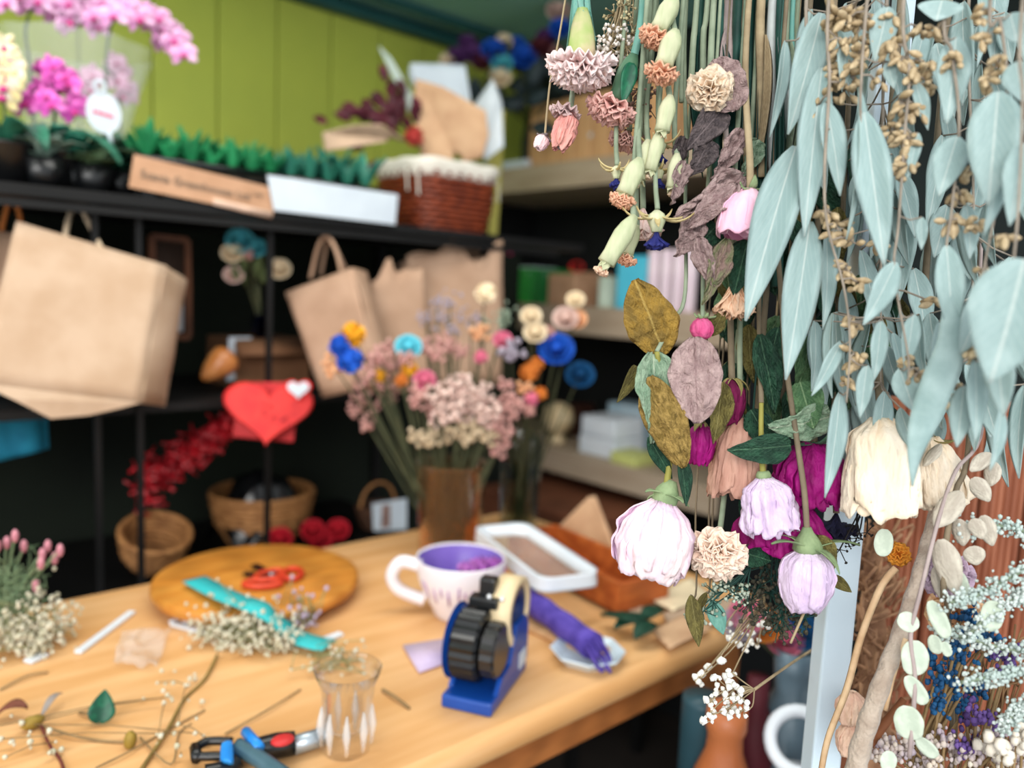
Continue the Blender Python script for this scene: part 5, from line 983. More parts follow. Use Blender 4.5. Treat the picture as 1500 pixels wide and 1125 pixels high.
# 4 tiny pink bud
d = .57; t = flower('tiny_bud', 'tiny pink bud on a hair thin stem apart from the bunch', 'bud', P(797, 203, d)); rosebud(t, P(798, 199, d), ax((803, 190, d), (790, 215, d)), W(10, d), W(22, d), 'bud', pm('bud_pink_white', (224, 160, 178), (236, 214, 214)), 5, ((3, 1, 1), (3, .7, .95)), .1); sepals(t, P(799, 199, d), ax((803, 190, d), (792, 215, d)), W(12, d), W(4, d), L_MAUD, 4, 30, 1)
stem_of(t, [P(798, 200, d), P(806, 120, d), P(818, 60, d)] + upto(P(830, 0, d)), W(1.6, d), S_TAN)
# 5 faded carnation low
d = .575; c0 = P(922, 192, d); t = flower('faded_carnation', 'faded rosy carnation half hidden under the dusty pink one', 'carnation', c0); bloom(t, c0, ax((930, 170, d), (912, 225, d)), W(34, d), CARN[1:4], pm('faded_rose', (206, 168, 158), (178, 132, 124)), 6, .14, .1); stem_of(t, [c0] + upto(c0 + V((0, 0, .03))), W(4, d), S_GRN)
# 6-7 peach mini carnations with pod calyx
def mini(label, head, pod_top, d, R, seed, m=M_PCH, podr=14, cm=G_CAL, pull=.05, layers=((7, 92, 1, .45), (7, 68, 1, .42), (6, 44, .95, .38), (4, 20, .9, .3))):
    t = flower('mini_carnation', label, 'carnation', P(*head, d)); A = ax((*pod_top, d), (*head, d)); bloom(t, P(*head, d), A, W(R, d), layers, m, seed, .15, .1, .12); calyx(t, (*pod_top, d - .003), (*head, d - .003), podr, cm)
    sepals(t, P(*head, d - .002) , A, W(podr * .9, d), W(podr * .45, d), cm, 5, 14, seed, .15); q = P(*pod_top, d); stem_of(t, [q + (P(*head, d) - q) * .06] + upto(q, k=pull), W(4, d), S_GRN); return t
mini('peach mini carnation highest in the bunch, on a swollen cream pod', (964, 44), (990, -6), .535, 30, 11, podr=15); mini('peach mini carnation directly above the cream rose', (972, 96), (990, 44), .53, 31, 12, podr=16)
mini('peach mini carnation by the empty shelf edge with a blue tinged pod', (915, 284), (938, 232), .535, 24, 13, podr=15); mini('longest cream pod with peach frill hanging at the outer side of the bunch', (888, 385), (930, 316), .53, 20, 14, m=pm('pale_peach', (240, 210, 186), (226, 184, 154)), podr=15, layers=((6, 40, 1, .45), (5, 25, 1, .4)))
mini('small peach frill behind the longest cream pod', (920, 372), (934, 330), .55, 20, 15, podr=9); mini('closed pale green pod beside the cream rose', (970, 192), (982, 140), .54, 12, 16, m=M_CRM, podr=13, layers=((5, 20, 1, .4),)); mini('narrow green pod above the blue flecks', (952, 250), (968, 190), .545, 13, 17, m=M_CRM, podr=11, layers=((5, 20, 1, .4),)); mini('cream green pod with parted tip by the mauve leaves', (985, 275), (992, 225), .55, 13, 18, m=M_CRM, podr=11, layers=((5, 20, 1, .4),)); mini('pale green pod closest to the dusty pink carnation', (935, 262), (950, 205), .55, 11, 19, m=M_CRM, podr=12, layers=((5, 18, 1, .4),))
# cornflower
def cornflower(label, p, d, s=1., seed=0):
    t = flower('cornflower', label, 'cornflower', P(*p, d)); A = V((0, 0, 1)); calyx(t, (p[0], p[1] - 32 * s, d), (p[0], p[1], d), 13 * s, G_CAL, 'bud_scale', (.3, .9, 1.1, .9, .7, .6)); sepals(t, P(p[0], p[1] - 24 * s, d), A, W(44 * s, d), W(4 * s, d), mat('straw_bract', (206, 190, 140), (180, 160, 110), 60, .7), 8, 62, seed, .35, 'bract')
    bloom(t, P(p[0], p[1] - 4, d), A, W(30 * s, d), ((5, 42, 1, .3), (4, 20, 1, .3)), mat('indigo_petal', (38, 44, 120), (28, 32, 92), 60, .6), seed, .15, .2, .2, pname='blue_petal'); q = P(p[0] + 1, p[1] - 34 * s, d); stem_of(t, [q] + upto(q, k=.03), W(3.5, d), S_GRN)
cornflower('dried cornflower with straw bracts and two indigo petals', (962, 340), .53, 1., 1); cornflower('small indigo cornflower beside the blue tinged pod', (903, 262), .545, .6, 2); cornflower('indigo cornflower hidden among the green pods', (968, 225), .56, .6, 3); cornflower('indigo cornflower under the hidden one near the mauve leaves', (966, 262), .56, .55, 4)
t = flower('pale_petal_flower', 'blush white flower behind the dried cornflower', 'flower', P(942, 305, .565)); bloom(t, P(942, 305, .565), V((0, 0, 1)), W(48, .565), ((6, 50, 1, .4), (5, 25, 1, .4)), pm('blush_white', (236, 212, 204), (220, 186, 178)), 8, .12, .1); stem_of(t, [P(942, 306, .565)] + upto(P(944, 280, .565)), W(4, .565), S_GRN)
# 8 cream rose facing out + mauve leaves
d = .53; c0 = P(1040, 128, d + .014); t = flower('cream_rose', 'open cream rose facing outward among the stems, over a mauve grey leaf', 'rose', c0)
bloom(t, c0, (P(1026, 148, d) - CAM).normalized() + V((0, 0, .35)), W(44, d), ((6, 82, .95, .55), (6, 62, .92, .5), (6, 45, .85, .42), (5, 30, .8, .32), (4, 14, .75, .22)), M_CRM, 20, .09, -.22, .05)
stem_of(t, [c0] + upto(P(1050, 80, d + .02)), W(5, d), S_GRN); put_leaf(t, (1050, 86, d + .016), (1078, 162, d + .012), 58, leaf_mesh(L_MAU, 'round', 3, .05, .1, 0, 0, .09), 5); put_leaf(t, (1058, 160, d + .02), (1008, 218, d + .01), 46, leaf_mesh(L_MAUD, 'ovate', 4, .2, .2, 0, 0, .05), 0)
# mauve leaf spray
d = .545; t = flower('mauve_leaf_spray', 'spray of crumpled mauve dried leaves in the middle of the bunch', 'dried leaves', P(1050, 260, d)); stem_of(t, [P(1000, 372, d + .01), P(1030, 300, d + .01), P(1062, 240, d + .01)] + upto(P(1068, 160, d + .012)), W(4, d), S_MAU)
for A, B, w_, m_, f in (((1088, 258, d), (990, 320, d - .006), 50, L_MAU, 10), ((1080, 272, d - .01), (1006, 336, d - .012), 44, L_MAU, -25), ((1022, 316, d - .004), (990, 376, d - .004), 40, L_MAU, 10), ((1000, 236, d), (984, 300, d), 28, L_MAU, 20), ((1040, 205, d), (1012, 258, d), 40, L_MAUD, 0), ((1086, 190, d), (1044, 262, d), 34, L_MAU, 15), ((1050, 330, d), (1020, 362, d), 40, L_DGR, 0), ((1000, 200, d + .01), (985, 262, d + .01), 24, L_MAUD, 10), ((1110, 205, d + .02), (1085, 262, d + .02), 30, L_GRW, 10)): put_leaf(t, A, B, w_, leaf_mesh(m_, 'ovate', int(A[0]) % 7, .25, .25, .4, .05, .1), f)
# pink drooping bud
d = .53; c0 = P(1098, 278, d); t = flower('pink_rosebud', 'smooth pink rosebud, white at the neck, beside the eucalyptus blades', 'rose', c0); rosebud(t, c0, ax((1101, 270, d), (1088, 350, d)), W(37, d), W(72, d), 'bell', M_HOT, 4, ((4, 1, 1), (4, .86, .96), (3, .6, .9)), .04, .1, .06)
stem_of(t, [P(1099, 282, d), P(1098, 230, d)] + upto(P(1100, 150, d), k=.05), W(5, d), S_TAN); sepals(t, c0, V((0, 0, 1)), W(18, d), W(6, d), G_SEP, 5, 75, 4)
put_leaf(t, (1064, 350, d + .005), (1030, 446, d), 34, leaf_mesh(L_GMV, 'lance', 2, .3, .15, .2, .04, .06), 15); put_leaf(t, (1022, 346, d + .004), (1046, 420, d), 34, leaf_mesh(L_MAU, 'lance', 5, .3, .15, .2, .04, .08), -20); put_leaf(t, (1095, 352, d + .01), (1075, 432, d + .01), 44, leaf_mesh(L_DGR, 'ovate', 3, .2, .1, 0, .02, .04), 0)
# peach rosette
d = .545; c0 = P(1078, 408, d); t = flower('peach_flower', 'peach dried flower with brown streaks below the green leaf', 'flower', c0); bloom(t, c0, V((0, 0, 1)), W(58, d), ((7, 42, 1, .4), (7, 30, 1, .38), (6, 16, 1, .3)), pm('peach_streak', (236, 204, 176), (210, 158, 122), 50), 9, .1, .1, .12); stem_of(t, [c0] + upto(c0 + V((0, 0, .02))), W(4, d), S_GRN); calyx(t, (1078, 396, d), (1078, 420, d), 12, L_DGR)
# pale pink rose with mustard leaves
d = .55; c0 = P(972, 734, d); t = flower('pale_rose', 'large pale pink dried rose hanging lowest, with mustard leaves on its stem', 'rose', c0)
rosebud(t, c0, ax((980, 720, d), (952, 845, d)), W(55, d), W(112, d), 'globe', M_PALE, 2, ((4, 1.0, 1.0), (4, .9, .98), (4, .7, .94), (3, .4, .9)), .13, .12, .1)
sepals(t, P(974, 730, d), ax((980, 720, d), (958, 830, d)), W(34, d), W(11, d), G_SEP, 5, 120, 3, -.3); calyx(t, (985, 704, d), (970, 742, d), 17, G_SEP, taper=(.4, .7, 1, 1.1, 1.1, .8))
fk = P(962, 515, d - .01); stem_of(t, [P(974, 728, d), P(982, 650, d), P(972, 580, d), fk], W(4.5, d), S_YEL); stem_of(t, [fk, P(985, 470, d), P(1004, 425, d)] + upto(P(1008, 330, d + .02), k=.04), W(3, d), S_GRN, 'upper_stem')
put_leaf(t, (972, 520, d - .004), (930, 410, d - .01), 76, leaf_mesh(L_MUS, 'oval', 1, .12, .2, .15, .02, .045), -8); put_leaf(t, (955, 516, d - .006), (958, 650, d - .006), 66, leaf_mesh(L_GRW, 'ovate', 2, .45, .2, .2, .05, .05), 20); put_leaf(t, (950, 552, d - .014), (1004, 686, d - .012), 62, leaf_mesh(L_MUS2, 'oval', 3, -.25, .25, .1, .03, .05), 0); put_leaf(t, (950, 640, d), (985, 702, d), 24, leaf_mesh(L_DGR, 'lance', 3, .3, .2), 0); put_leaf(t, (930, 535, d), (905, 590, d), 22, leaf_mesh(L_OLV, 'ovate', 2, .4, .2), 30)
put_leaf(t, (996, 668, d - .004), (1006, 742, d - .004), 24, leaf_mesh(L_DGR, 'lance', 5, .3, .1), 30)
# pink ball bud with mauve leaf
d = .54; t = flower('globe_bud', 'round hot pink ball bud above a flat mauve leaf', 'bud', P(1027, 482, d)); 
rosebud(t, P(1029, 466, d), V((0, 0, 1)), W(16, d), W(32, d), 'tight', M_BALL, 3, ((3, 1, 1), (3, .9, .98)), .03, .02, .08); stem_of(t, [P(1029, 468, d)] + upto(P(1036, 430, d + .012)), W(3, d), S_GRN); sepals(t, P(1030, 466, d), V((0, 0, 1)), W(12, d), W(4, d), G_SEP, 5, 60, 2)
put_leaf(t, (1018, 494, d - .004), (1022, 620, d - .008), 78, leaf_mesh(L_MAU, 'oval', 6, .12, .12, .15, .02, .05), -5); put_leaf(t, (1058, 560, d + .006), (1046, 650, d + .004), 36, leaf_mesh(L_OLV, 'lance', 4, .3, .2, .2, .04, .05), 10); put_leaf(t, (1042, 492, d + .004), (1062, 452, d + .004), 24, leaf_mesh(L_OLV, 'lance', 2, .3, .2, .2, 0, .05), 0)
# dark magenta roses
for i, (a, b, R_, H_, lb_) in enumerate(((1072, 556, 21, 66, 'dark magenta dried rose beside the olive leaf'), (1028, 620, 20, 62, 'magenta dried rose showing under the mauve leaf'))):
    d = .565; c0 = P(a, b, d); t = flower('magenta_rose', lb_, 'rose', c0); rosebud(t, c0, V((0, 0, 1)), W(R_, d), W(H_, d), 'bud', (M_MAGD, M_FUC)[i], 6 + i, ((4, 1, 1), (3, .8, .97), (3, .5, .9)), .2); stem_of(t, [c0] + upto(P(a + 4, b - 50, d + .005)), W(4.5, d), S_BRN); sepals(t, c0, V((0, 0, 1)), W(24, d), W(5, d), L_OLV, 5, 75, i, -.4)
# brown pink petals
d = .57; c0 = P(1085, 612, d); t = flower('brown_pink_rose', 'flattened brownish pink rose behind the horizontal green leaf', 'rose', c0); rosebud(t, c0, ax((1090, 600, d), (1075, 730, d)), W(33, d), W(118, d), 'bell', M_BRN, 9, ((4, 1, 1), (3, .8, .97), (3, .5, .9)), .18, .2); stem_of(t, [c0] + upto(c0 + V((0, 0, .03))), W(4, d), S_GRN)
# fuchsia roses
d = .565; c0 = P(1192, 648, d); t = flower('fuchsia_rose', 'wide fuchsia rose above the lilac roses', 'rose', c0); rosebud(t, c0, V((0, 0, 1)), W(52, d), W(88, d), 'bell', M_FUC, 11, ((5, 1, 1), (5, .86, .97), (4, .65, .92), (3, .4, .88)), .2, .16, .1); stem_of(t, [c0] + upto(P(1196, 590, d + .01), k=.03), W(5, d), S_BRN); sepals(t, c0, V((0, 0, 1)), W(30, d), W(7, d), L_DGR, 5, 70, 7)
d = .575; c0 = P(1150, 724, d); t = flower('fuchsia_rose', 'lower fuchsia rose behind the upper lilac rose', 'rose', c0); rosebud(t, c0, ax((1152, 715, d), (1142, 806, d)), W(56, d), W(86, d), 'bell', M_FUC, 12, ((5, 1, 1), (4, .86, .97), (4, .6, .92)), .2, .16, .1); stem_of(t, [c0] + upto(P(1152, 680, d + .01), k=.03), W(5, d), S_BRN)
d = .585; c0 = P(1225, 752, d); t = flower('navy_flower', 'dark navy frilled flower between fuchsia rose and cream rose', 'flower', c0); bloom(t, c0, V((0, 0, 1)), W(42, d), ((7, 70, 1, .35), (6, 45, 1, .35), (5, 25, .9, .3)), pm('navy_petal', (34, 34, 62), (22, 22, 40)), 5, .14); stem_of(t, [c0] + upto(c0 + V((0, 0, .03))), W(4, d), S_BRN)
# lilac rose upper
d = .548; c0 = P(1120, 700, d); t = flower('lilac_rose', 'upper lilac rose with crumpled petals over the fuchsia one', 'rose', c0); rosebud(t, c0, ax((1117, 690, d), (1126, 778, d)), W(36, d), W(80, d), 'block', M_LIL, 13, ((4, 1, 1), (4, .86, .97), (4, .62, .92), (3, .36, .88)), .2, .2, .12); calyx(t, (1118, 690, d), (1120, 708, d), 10, G_SEP, taper=(.8, 1, 1.1, 1, .9, .7))
stem_of(t, [P(1118, 700, d), P(1115, 650, d), P(1115, 590, d)], W(4, d), S_YEL); stem_of(t, [P(1115, 590, d)] + upto(P(1118, 480, d + .02), k=.02), W(3.5, d), S_BRN, 'upper_stem'); put_leaf(t, (1158, 652, d - .008), (1066, 660, d - .008), 46, leaf_mesh(L_DGR, 'ovate', 7, .3, .12, .2, .03, .02), 15); put_leaf(t, (1112, 490, d + .01), (1136, 606, d + .008), 40, leaf_mesh(L_DGR, 'lance', 8, .35, .2, .3, .05, .04), 10); put_leaf(t, (1140, 480, d + .015), (1120, 560, d + .012), 36, leaf_mesh(L_DGR, 'lance', 9, .35, .2, .3, .05, .04), 0); put_leaf(t, (1100, 600, d + .012), (1140, 665, d + .01), 40, leaf_mesh(L_DGR, 'ovate', 3, .35, .2, .3, .05, .04), -15)
# lilac bud lowest
d = .54; c0 = P(1184, 804, d); t = flower('lilac_rosebud', 'lowest lilac rosebud with long curling sepals in front of the white pole', 'rose', c0); rosebud(t, c0, ax((1187, 795, d), (1180, 894, d)), W(37, d), W(92, d), 'bud', M_LIL, 14, ((3, 1, 1), (4, .9, .97), (3, .65, .93), (3, .36, .88)), .1, .12, .12)
sepals(t, P(1184, 806, d), ax((1187, 795, d), (1180, 894, d)), W(64, d), W(9, d), G_SEP, 5, 138, 8, -.5); calyx(t, (1182, 772, d), (1184, 812, d), 17, G_SEP, taper=(.35, .55, .9, 1.15, 1.25, .9)); stem_of(t, [P(1182, 778, d), P(1178, 720, d), P(1168, 650, d), P(1152, 540, d), P(1146, 455, d)] + upto(P(1142, 330, d + .01), k=.0), W(4, d), S_BRN)
put_leaf(t, (1172, 560, d + .004), (1192, 628, d), 50, leaf_mesh(L_GRN, 'ovate', 4, .3, .15, .2, .03, .02), 0); put_leaf(t, (1215, 610, d + .006), (1128, 628, d), 56, leaf_mesh(L_GRW, 'ovate', 8, .2, .2, .3, .06, .05), 20); put_leaf(t, (1214, 842, d + .006), (1248, 868, d + .004), 18, leaf_mesh(L_OLV, 'lance', 1, .3, .1), 0); put_leaf(t, (1190, 785, d + .004), (1222, 838, d + .004), 40, leaf_mesh(L_OLV, 'ovate', 5, .4, .3, .3, .04, .04), 0)
st2 = P(1172, 888, d); MB().tube(bez([P(1182, 888, d), P(1170, 915, d), P(1158, 942, d + .002)], 5), W(2, d), 6).build('stem_end', S_TAN, t, world=True)
# cream carnation low
d = .555; c0 = P(1052, 800, d + .012); t = flower('cream_carnation', 'cream crinkled carnation beside the large pale pink rose', 'carnation', c0); bloom(t, c0, (P(1050, 810, d) - CAM).normalized() * .9 + V((0, 0, .5)), W(56, d), ((8, 88, .95, .42), (8, 66, .95, .4), (7, 46, .9, .36), (6, 26, .85, .3), (3, 10, .8, .2)), pm('cream_blush', (242, 224, 206), (234, 202, 182)), 30, .15, .1, .12, freq=3); stem_of(t, [c0] + upto(P(1075, 740, d + .03)), W(4, d), S_GRN)
# big cream rose + second
d = .53; c0 = P(1292, 612, d); t = flower('cream_bell_rose', 'large ivory bell shaped rose beside the white pole', 'rose', c0); rosebud(t, c0, ax((1294, 600, d), (1288, 752, d)), W(49, d), W(142, d), 'block', M_CRW, 15, ((4, 1, 1), (4, .88, .97), (4, .62, .92), (3, .36, .9)), .13, .1, .1); sepals(t, c0 + V((0, 0, -.002)), V((0, 0, 1)), W(60, d), W(8, d), S_YEL, 5, 40, 6, -.1); stem_of(t, [c0] + upto(P(1294, 560, d + .02), k=0), W(6, d), S_BRN)
d = .555; c0 = P(1362, 640, d); t = flower('cream_rose_small', 'smaller creased cream rose behind the long eucalyptus tip', 'rose', c0); rosebud(t, c0, ax((1358, 630, d), (1372, 745, d)), W(38, d), W(104, d), 'bell', M_CRW, 16, ((4, 1, 1), (4, .84, .97), (3, .5, .9)), .15, .12, .1); stem_of(t, [c0] + upto(P(1362, 590, d + .01), k=0), W(5, d), S_BRN); sepals(t, c0, V((0, 0, 1)), W(40, d), W(8, d), L_OLV, 5, 60, 9)
# orange flower
d = .56; c0 = P(1316, 812, d + .01); t = flower('orange_flower', 'small crumpled orange flower on a leaning tan stalk', 'flower', c0); bloom(t, c0, (P(1316, 812, d) - CAM).normalized(), W(22, d), ((6, 75, 1, .5), (5, 50, .95, .45), (4, 25, .9, .35)), M_ORG, 7, .18, -.15); stem_of(t, [P(1312, 832, d), P(1290, 860, d), P(1262, 930, d), P(1240, 1010, d), P(1212, 1085, d), P(1200, 1150, d)], W(5, d), mat('straw_stalk', (216, 186, 148), (190, 154, 116), 50, .6, .2, 200))
t.location  # stalk stands in the low bunch
# straight stems at the top of the bunch
r = random.Random(21); MS = (S_GRN, S_MAU, S_DK, S_TAN, S_GRN, S_DK, mat('pale_grey_stem', (190, 196, 194), None, 40, .6), S_TEAL)
SL = [('mauve', 1062, 170, 14, 1), ('dark green', 1092, 240, 18, 2), ('tan', 1114, 260, 14, 3), ('pale grey', 1133, 250, 14, 6), ('dark green', 1078, 330, 16, 5), ('grey green', 1012, 130, 9, 0), ('grey green', 1030, 105, 9, 4), ('teal', 1100, 200, 7, 7), ('grey green', 1150, 300, 12, 0), ('dark green', 1050, 300, 15, 2), ('dark green', 1020, 240, 12, 5), ('grey green', 998, 150, 7, 4), ('tan', 1122, 340, 8, 3), ('teal', 1160, 200, 8, 7), ('grey green', 1168, 330, 7, 0), ('dark green', 1138, 420, 14, 2), ('dark green', 1108, 430, 14, 5), ('tan', 1094, 420, 6, 3), ('dark green', 940, 140, 9, 2), ('grey green', 1006, 230, 6, 4)]
for i, (nm, a, b, w_, k) in enumerate(SL):
    d = .572 + .02 * r.random(); q = P(a, b, d); tp = P(a + r.uniform(-4, 10), -10, d); top = V((tp.x, tp.y, RZ)); t = thing('cut_stem', 'straight %s cut stem hanging in the bunch behind the flowers' % nm, 'stem', q, group='straight %s stems in the bunch' % nm)
    stem_of(t, [q, q.lerp(tp, .5) + _r0 * r.uniform(-.002, .002), tp, top], W(w_ / 2, d), MS[k])
    if w_ > 10: put_leaf(t, (a + 6, b * .2, d), (a + r.uniform(-12, 14), b + 20, d), w_, leaf_mesh(MS[k], 'lance', 3, .3, .1), r.uniform(-40, 40), 'leaf_blade')
# dark green backing foliage
t = flower('green_foliage', 'dark green leafy branch filling the heart of the bunch', 'foliage', P(1120, 560, .59)); stem_of(t, [P(1110, 640, .59), P(1115, 500, .59), P(1125, 350, .59)] + upto(P(1125, 250, .59), k=0), W(6, .59), S_BRN)
for i in range(70):
    a = r.uniform(1060, 1300); b = r.uniform(250, 640); d = r.uniform(.575, .618); put_leaf(t, (a, b - 40, d), (a + r.uniform(-35, 35), b + 45, d), r.uniform(30, 52), leaf_mesh((L_DGR, L_DGR, L_GRN, L_OLV)[i % 4], ('ovate', 'lance')[i % 2], i % 5, .3, .2, .3, .04, .03), r.uniform(-50, 50))
# ------------------------------------------------------------------ eucalyptus branches
ST = [[(1182, -20), (1190, 100), (1185, 250), (1168, 420), (1152, 520)], [(1215, -20), (1215, 120), (1208, 250), (1212, 330), (1236, 420), (1245, 500), (1240, 590)], [(1272, -20), (1262, 110), (1262, 190), (1280, 300)], [(1325, -20), (1332, 100), (1325, 200), (1316, 330), (1310, 400), (1330, 520), (1330, 560)],
      [(1385, -20), (1395, 80), (1405, 180), (1395, 300), (1386, 370), (1392, 450), (1380, 580)], [(1452, -20), (1465, 30), (1475, 120), (1468, 250), (1440, 400), (1430, 460), (1440, 530)], [(1500, -20), (1498, 150), (1492, 300), (1480, 420), (1462, 520)], [(1300, -20), (1292, 250), (1290, 560)], [(1420, -20), (1426, 300), (1420, 620)]]
SD = [.505, .475, .465, .46, .45, .43, .405, .525, .52]
SLAB = ['eucalyptus branch of long pale blades next to the pink rosebud', 'seeded eucalyptus branch with the largest pod clusters beside the long blades', 'short eucalyptus branch carrying the broadest hanging blade', 'seeded eucalyptus branch with pods all along its upper twig', 'eucalyptus branch ending in the long twisted blade over the cream roses', 'eucalyptus branch with a broad curled leaf and pods halfway down', 'eucalyptus branch with one very large pale leaf at the frame side', 'shaded eucalyptus branch deep behind the pod clusters', 'shaded eucalyptus branch deep behind the broad curled leaf']
ET = []; EP = []
for i, (s_, d) in enumerate(zip(ST, SD)):
    pts = [P(a, b, d) for a, b in s_]; top = V((pts[0].x, pts[0].y, RZ)); path = bez([top] + pts, 8); t = thing('eucalyptus_branch', SLAB[i], 'eucalyptus', pts[-1]); ET.append(t); EP.append(path)
PET = [MB() for _ in ET]
def nearest(p, only=None):
    best = None
    for i, pa in enumerate(EP):
        if only is not None and i != only: continue
        for q in pa:
            dd = (q - p).length + max(0, p.z - q.z) * .8
            if best is None or dd < best[0]: best = (dd, i, q)
    return best
def euc(A, B, w_, face=0, seed=0, only=None, shape='lance', curl=.12, twist=.15, big=False):
    _, i, q = nearest(P(*A), only); put_leaf(ET[i], A, B, w_, leaf_mesh(EUC, shape, seed % 5, .18, curl, twist, .015), face); a = P(*A); PET[i].tube([q, (q + a) / 2 + V((0, 0, -.002)), a], W(1.3, A[2]), 5)
LV = [((1203, 20, .50), (1156, 195, .50), 50, 10, 0), ((1204, 100, .49), (1178, 345, .49), 46, -5, 0), ((1210, 150, .48), (1232, 286, .48), 36, 15, 1), ((1266, 165, .465), (1296, 390, .465), 52, 0, 2), ((1258, 130, .47), (1245, 350, .47), 26, 45, 2), ((1462, 135, .425), (1448, 300, .425), 72, 0, 5), ((1470, 200, .43), (1444, 345, .43), 34, 30, 5), ((1402, 200, .45), (1376, 286, .45), 46, 0, 4), ((1400, 55, .455), (1388, 180, .455), 46, 10, 4),
      ((1166, 215, .505), (1092, 468, .50), 62, -8, 0), ((1186, 325, .50), (1152, 556, .50), 52, 5, 0), ((1386, 360, .45), (1396, 500, .45), 40, 10, 4), ((1500, 380, .385), (1452, 560, .385), 120, 10, 6), ((1312, 384, .46), (1266, 476, .46), 38, 20, 3), ((1350, 318, .46), (1350, 366, .46), 17, 0, 3), ((1428, 525, .44), (1430, 648, .44), 30, 15, 5), ((1462, 505, .42), (1470, 610, .42), 40, -10, 6), ((1412, 565, .45), (1402, 655, .45), 34, 0, 4), ((1318, 540, .47), (1340, 604, .47), 36, 0, 3), ((1230, 575, .50), (1210, 730, .505), 30, 20, 1), ((1270, 535, .48), (1260, 612, .48), 24, 0, 1), ((1232, 500, .49), (1190, 580, .49), 24, 20, 1), ((1338, 460, .465), (1326, 540, .465), 26, 10, 3), ((1498, 210, .41), (1480, 330, .41), 44, 10, 6), ((1440, 430, .44), (1408, 520, .44), 44, 20, 5), ((1300, 10, .47), (1282, 90, .47), 40, 10, 2), ((1380, 0, .45), (1372, 30, .45), 60, 0, 4), ((1480, 20, .43), (1490, 62, .43), 44, 0, 5), ((1345, 195, .46), (1330, 260, .46), 18, 0, 3), ((1340, 120, .465), (1360, 190, .465), 22, 20, 3), ((1300, 90, .47), (1310, 130, .47), 20, 0, 2), ((1240, 60, .48), (1234, 130, .48), 26, 20, 1), ((1415, 300, .46), (1422, 380, .46), 30, 30, 4), ((1488, 90, .42), (1500, 150, .42), 44, 0, 6), ((1150, 60, .52), (1130, 200, .52), 22, 30, 0), ((1376, 470, .47), (1362, 560, .47), 24, 30, 4), ((1290, 470, .48), (1280, 560, .48), 26, 20, 1), ((1466, 600, .44), (1452, 690, .44), 24, 40, 5)]
for i, (A, B, w_, f, br) in enumerate(LV): euc(A, B, w_, f, i, br)
# the long twisted blade made of one leaf with a strong bend
mb = MB(); path = bez([P(1392, 420, .45), P(1394, 500, .448), P(1374, 560, .446), P(1352, 620, .446), P(1340, 665, .446), P(1336, 712, .446)], 8); k = len(path)
def fn(u, v):
    i = min(int(v * (k - 1) + .5), k - 1); t_ = (path[min(i + 1, k - 1)] - path[max(i - 1, 0)]).normalized(); s_ = t_.cross(FW).normalized(); s_ = Quaternion(t_, .5 * math.sin(v * 4)) @ s_; return path[i] + s_ * (u - .5) * W(44, .45) * SH['lance'](min(max(v, .03), .98)) - FW * .0015 * (1 - abs(u - .5) * 2)
mb.grid(6, k - 1, fn).build('leaf', mat('eucalyptus_blade', (158, 180, 178), (132, 156, 154), 60, .6, .1, 200), ET[4], world=True, solid=.0007)
PET[4].tube([nearest(path[0], 4)[2], path[0]], W(2.2, .45), 5)
r = random.Random(31)
for i in range(120):
    a = r.uniform(1185, 1510) if i < 92 else r.uniform(1225, 1310); b = r.uniform(-60, 600); d = r.uniform(.50, .56) if i < 70 else r.uniform(.55, .61); L = r.uniform(70, 140); euc((a, b, d), (a + r.uniform(-30, 30), b + L, d), r.uniform(20, 40), r.uniform(-60, 60), i, 7 if a < 1350 else 8)
podm = MB().lathe([(.02, 0), (.10, -.12), (.2, -.35), (.24, -.55), (.18, -.78), (.07, -.95), (.02, -1)], 8).mesh('seed_pod', POD)
CL = [(1240, 30, .475, 9), (1235, 60, .475, 9), (1255, 85, .472, 9), (1262, 40, .475, 8), (1300, 70, .465, 7), (1312, 62, .465, 6), (1325, 85, .462, 9), (1340, 105, .46, 9), (1356, 95, .46, 6), (1375, 42, .455, 6), (1395, 85, .45, 8), (1320, 150, .462, 9), (1332, 205, .46, 12), (1325, 235, .46, 10), (1434, 22, .435, 7), (1446, 52, .435, 7), (1440, 115, .435, 8), (1285, 120, .47, 5), (1210, 310, .485, 9), (1225, 335, .485, 8), (1246, 352, .48, 8), (1240, 395, .48, 8), (1258, 415, .48, 7), (1250, 470, .482, 9), (1254, 522, .485, 12), (1242, 560, .49, 6), (1330, 528, .465, 8), (1345, 545, .465, 7), (1405, 285, .452, 7), (1396, 320, .452, 9), (1422, 330, .45, 9), (1444, 398, .435, 8), (1430, 515, .44, 9), (1382, 590, .455, 8), (1395, 570, .455, 6), (1470, 350, .42, 6), (1460, 480, .42, 6), (1290, 350, .50, 6), (1360, 440, .5, 6), (1210, 140, .49, 6), (1196, 160, .49, 6), (1220, 200, .485, 5), (1215, 40, .49, 9), (1225, 20, .485, 9), (1248, 15, .48, 9), (1270, 20, .478, 9), (1230, 90, .485, 9), (1222, 115, .485, 8), (1245, 110, .48, 8), (1268, 68, .475, 8), (1240, 130, .485, 7), (1280, 45, .475, 7), (1310, 30, .47, 7), (1345, 40, .465, 7), (1360, 120, .465, 7), (1340, 160, .465, 7), (1310, 190, .468, 7), (1310, 250, .47, 6), (1460, 90, .43, 6), (1415, 250, .45, 6)]
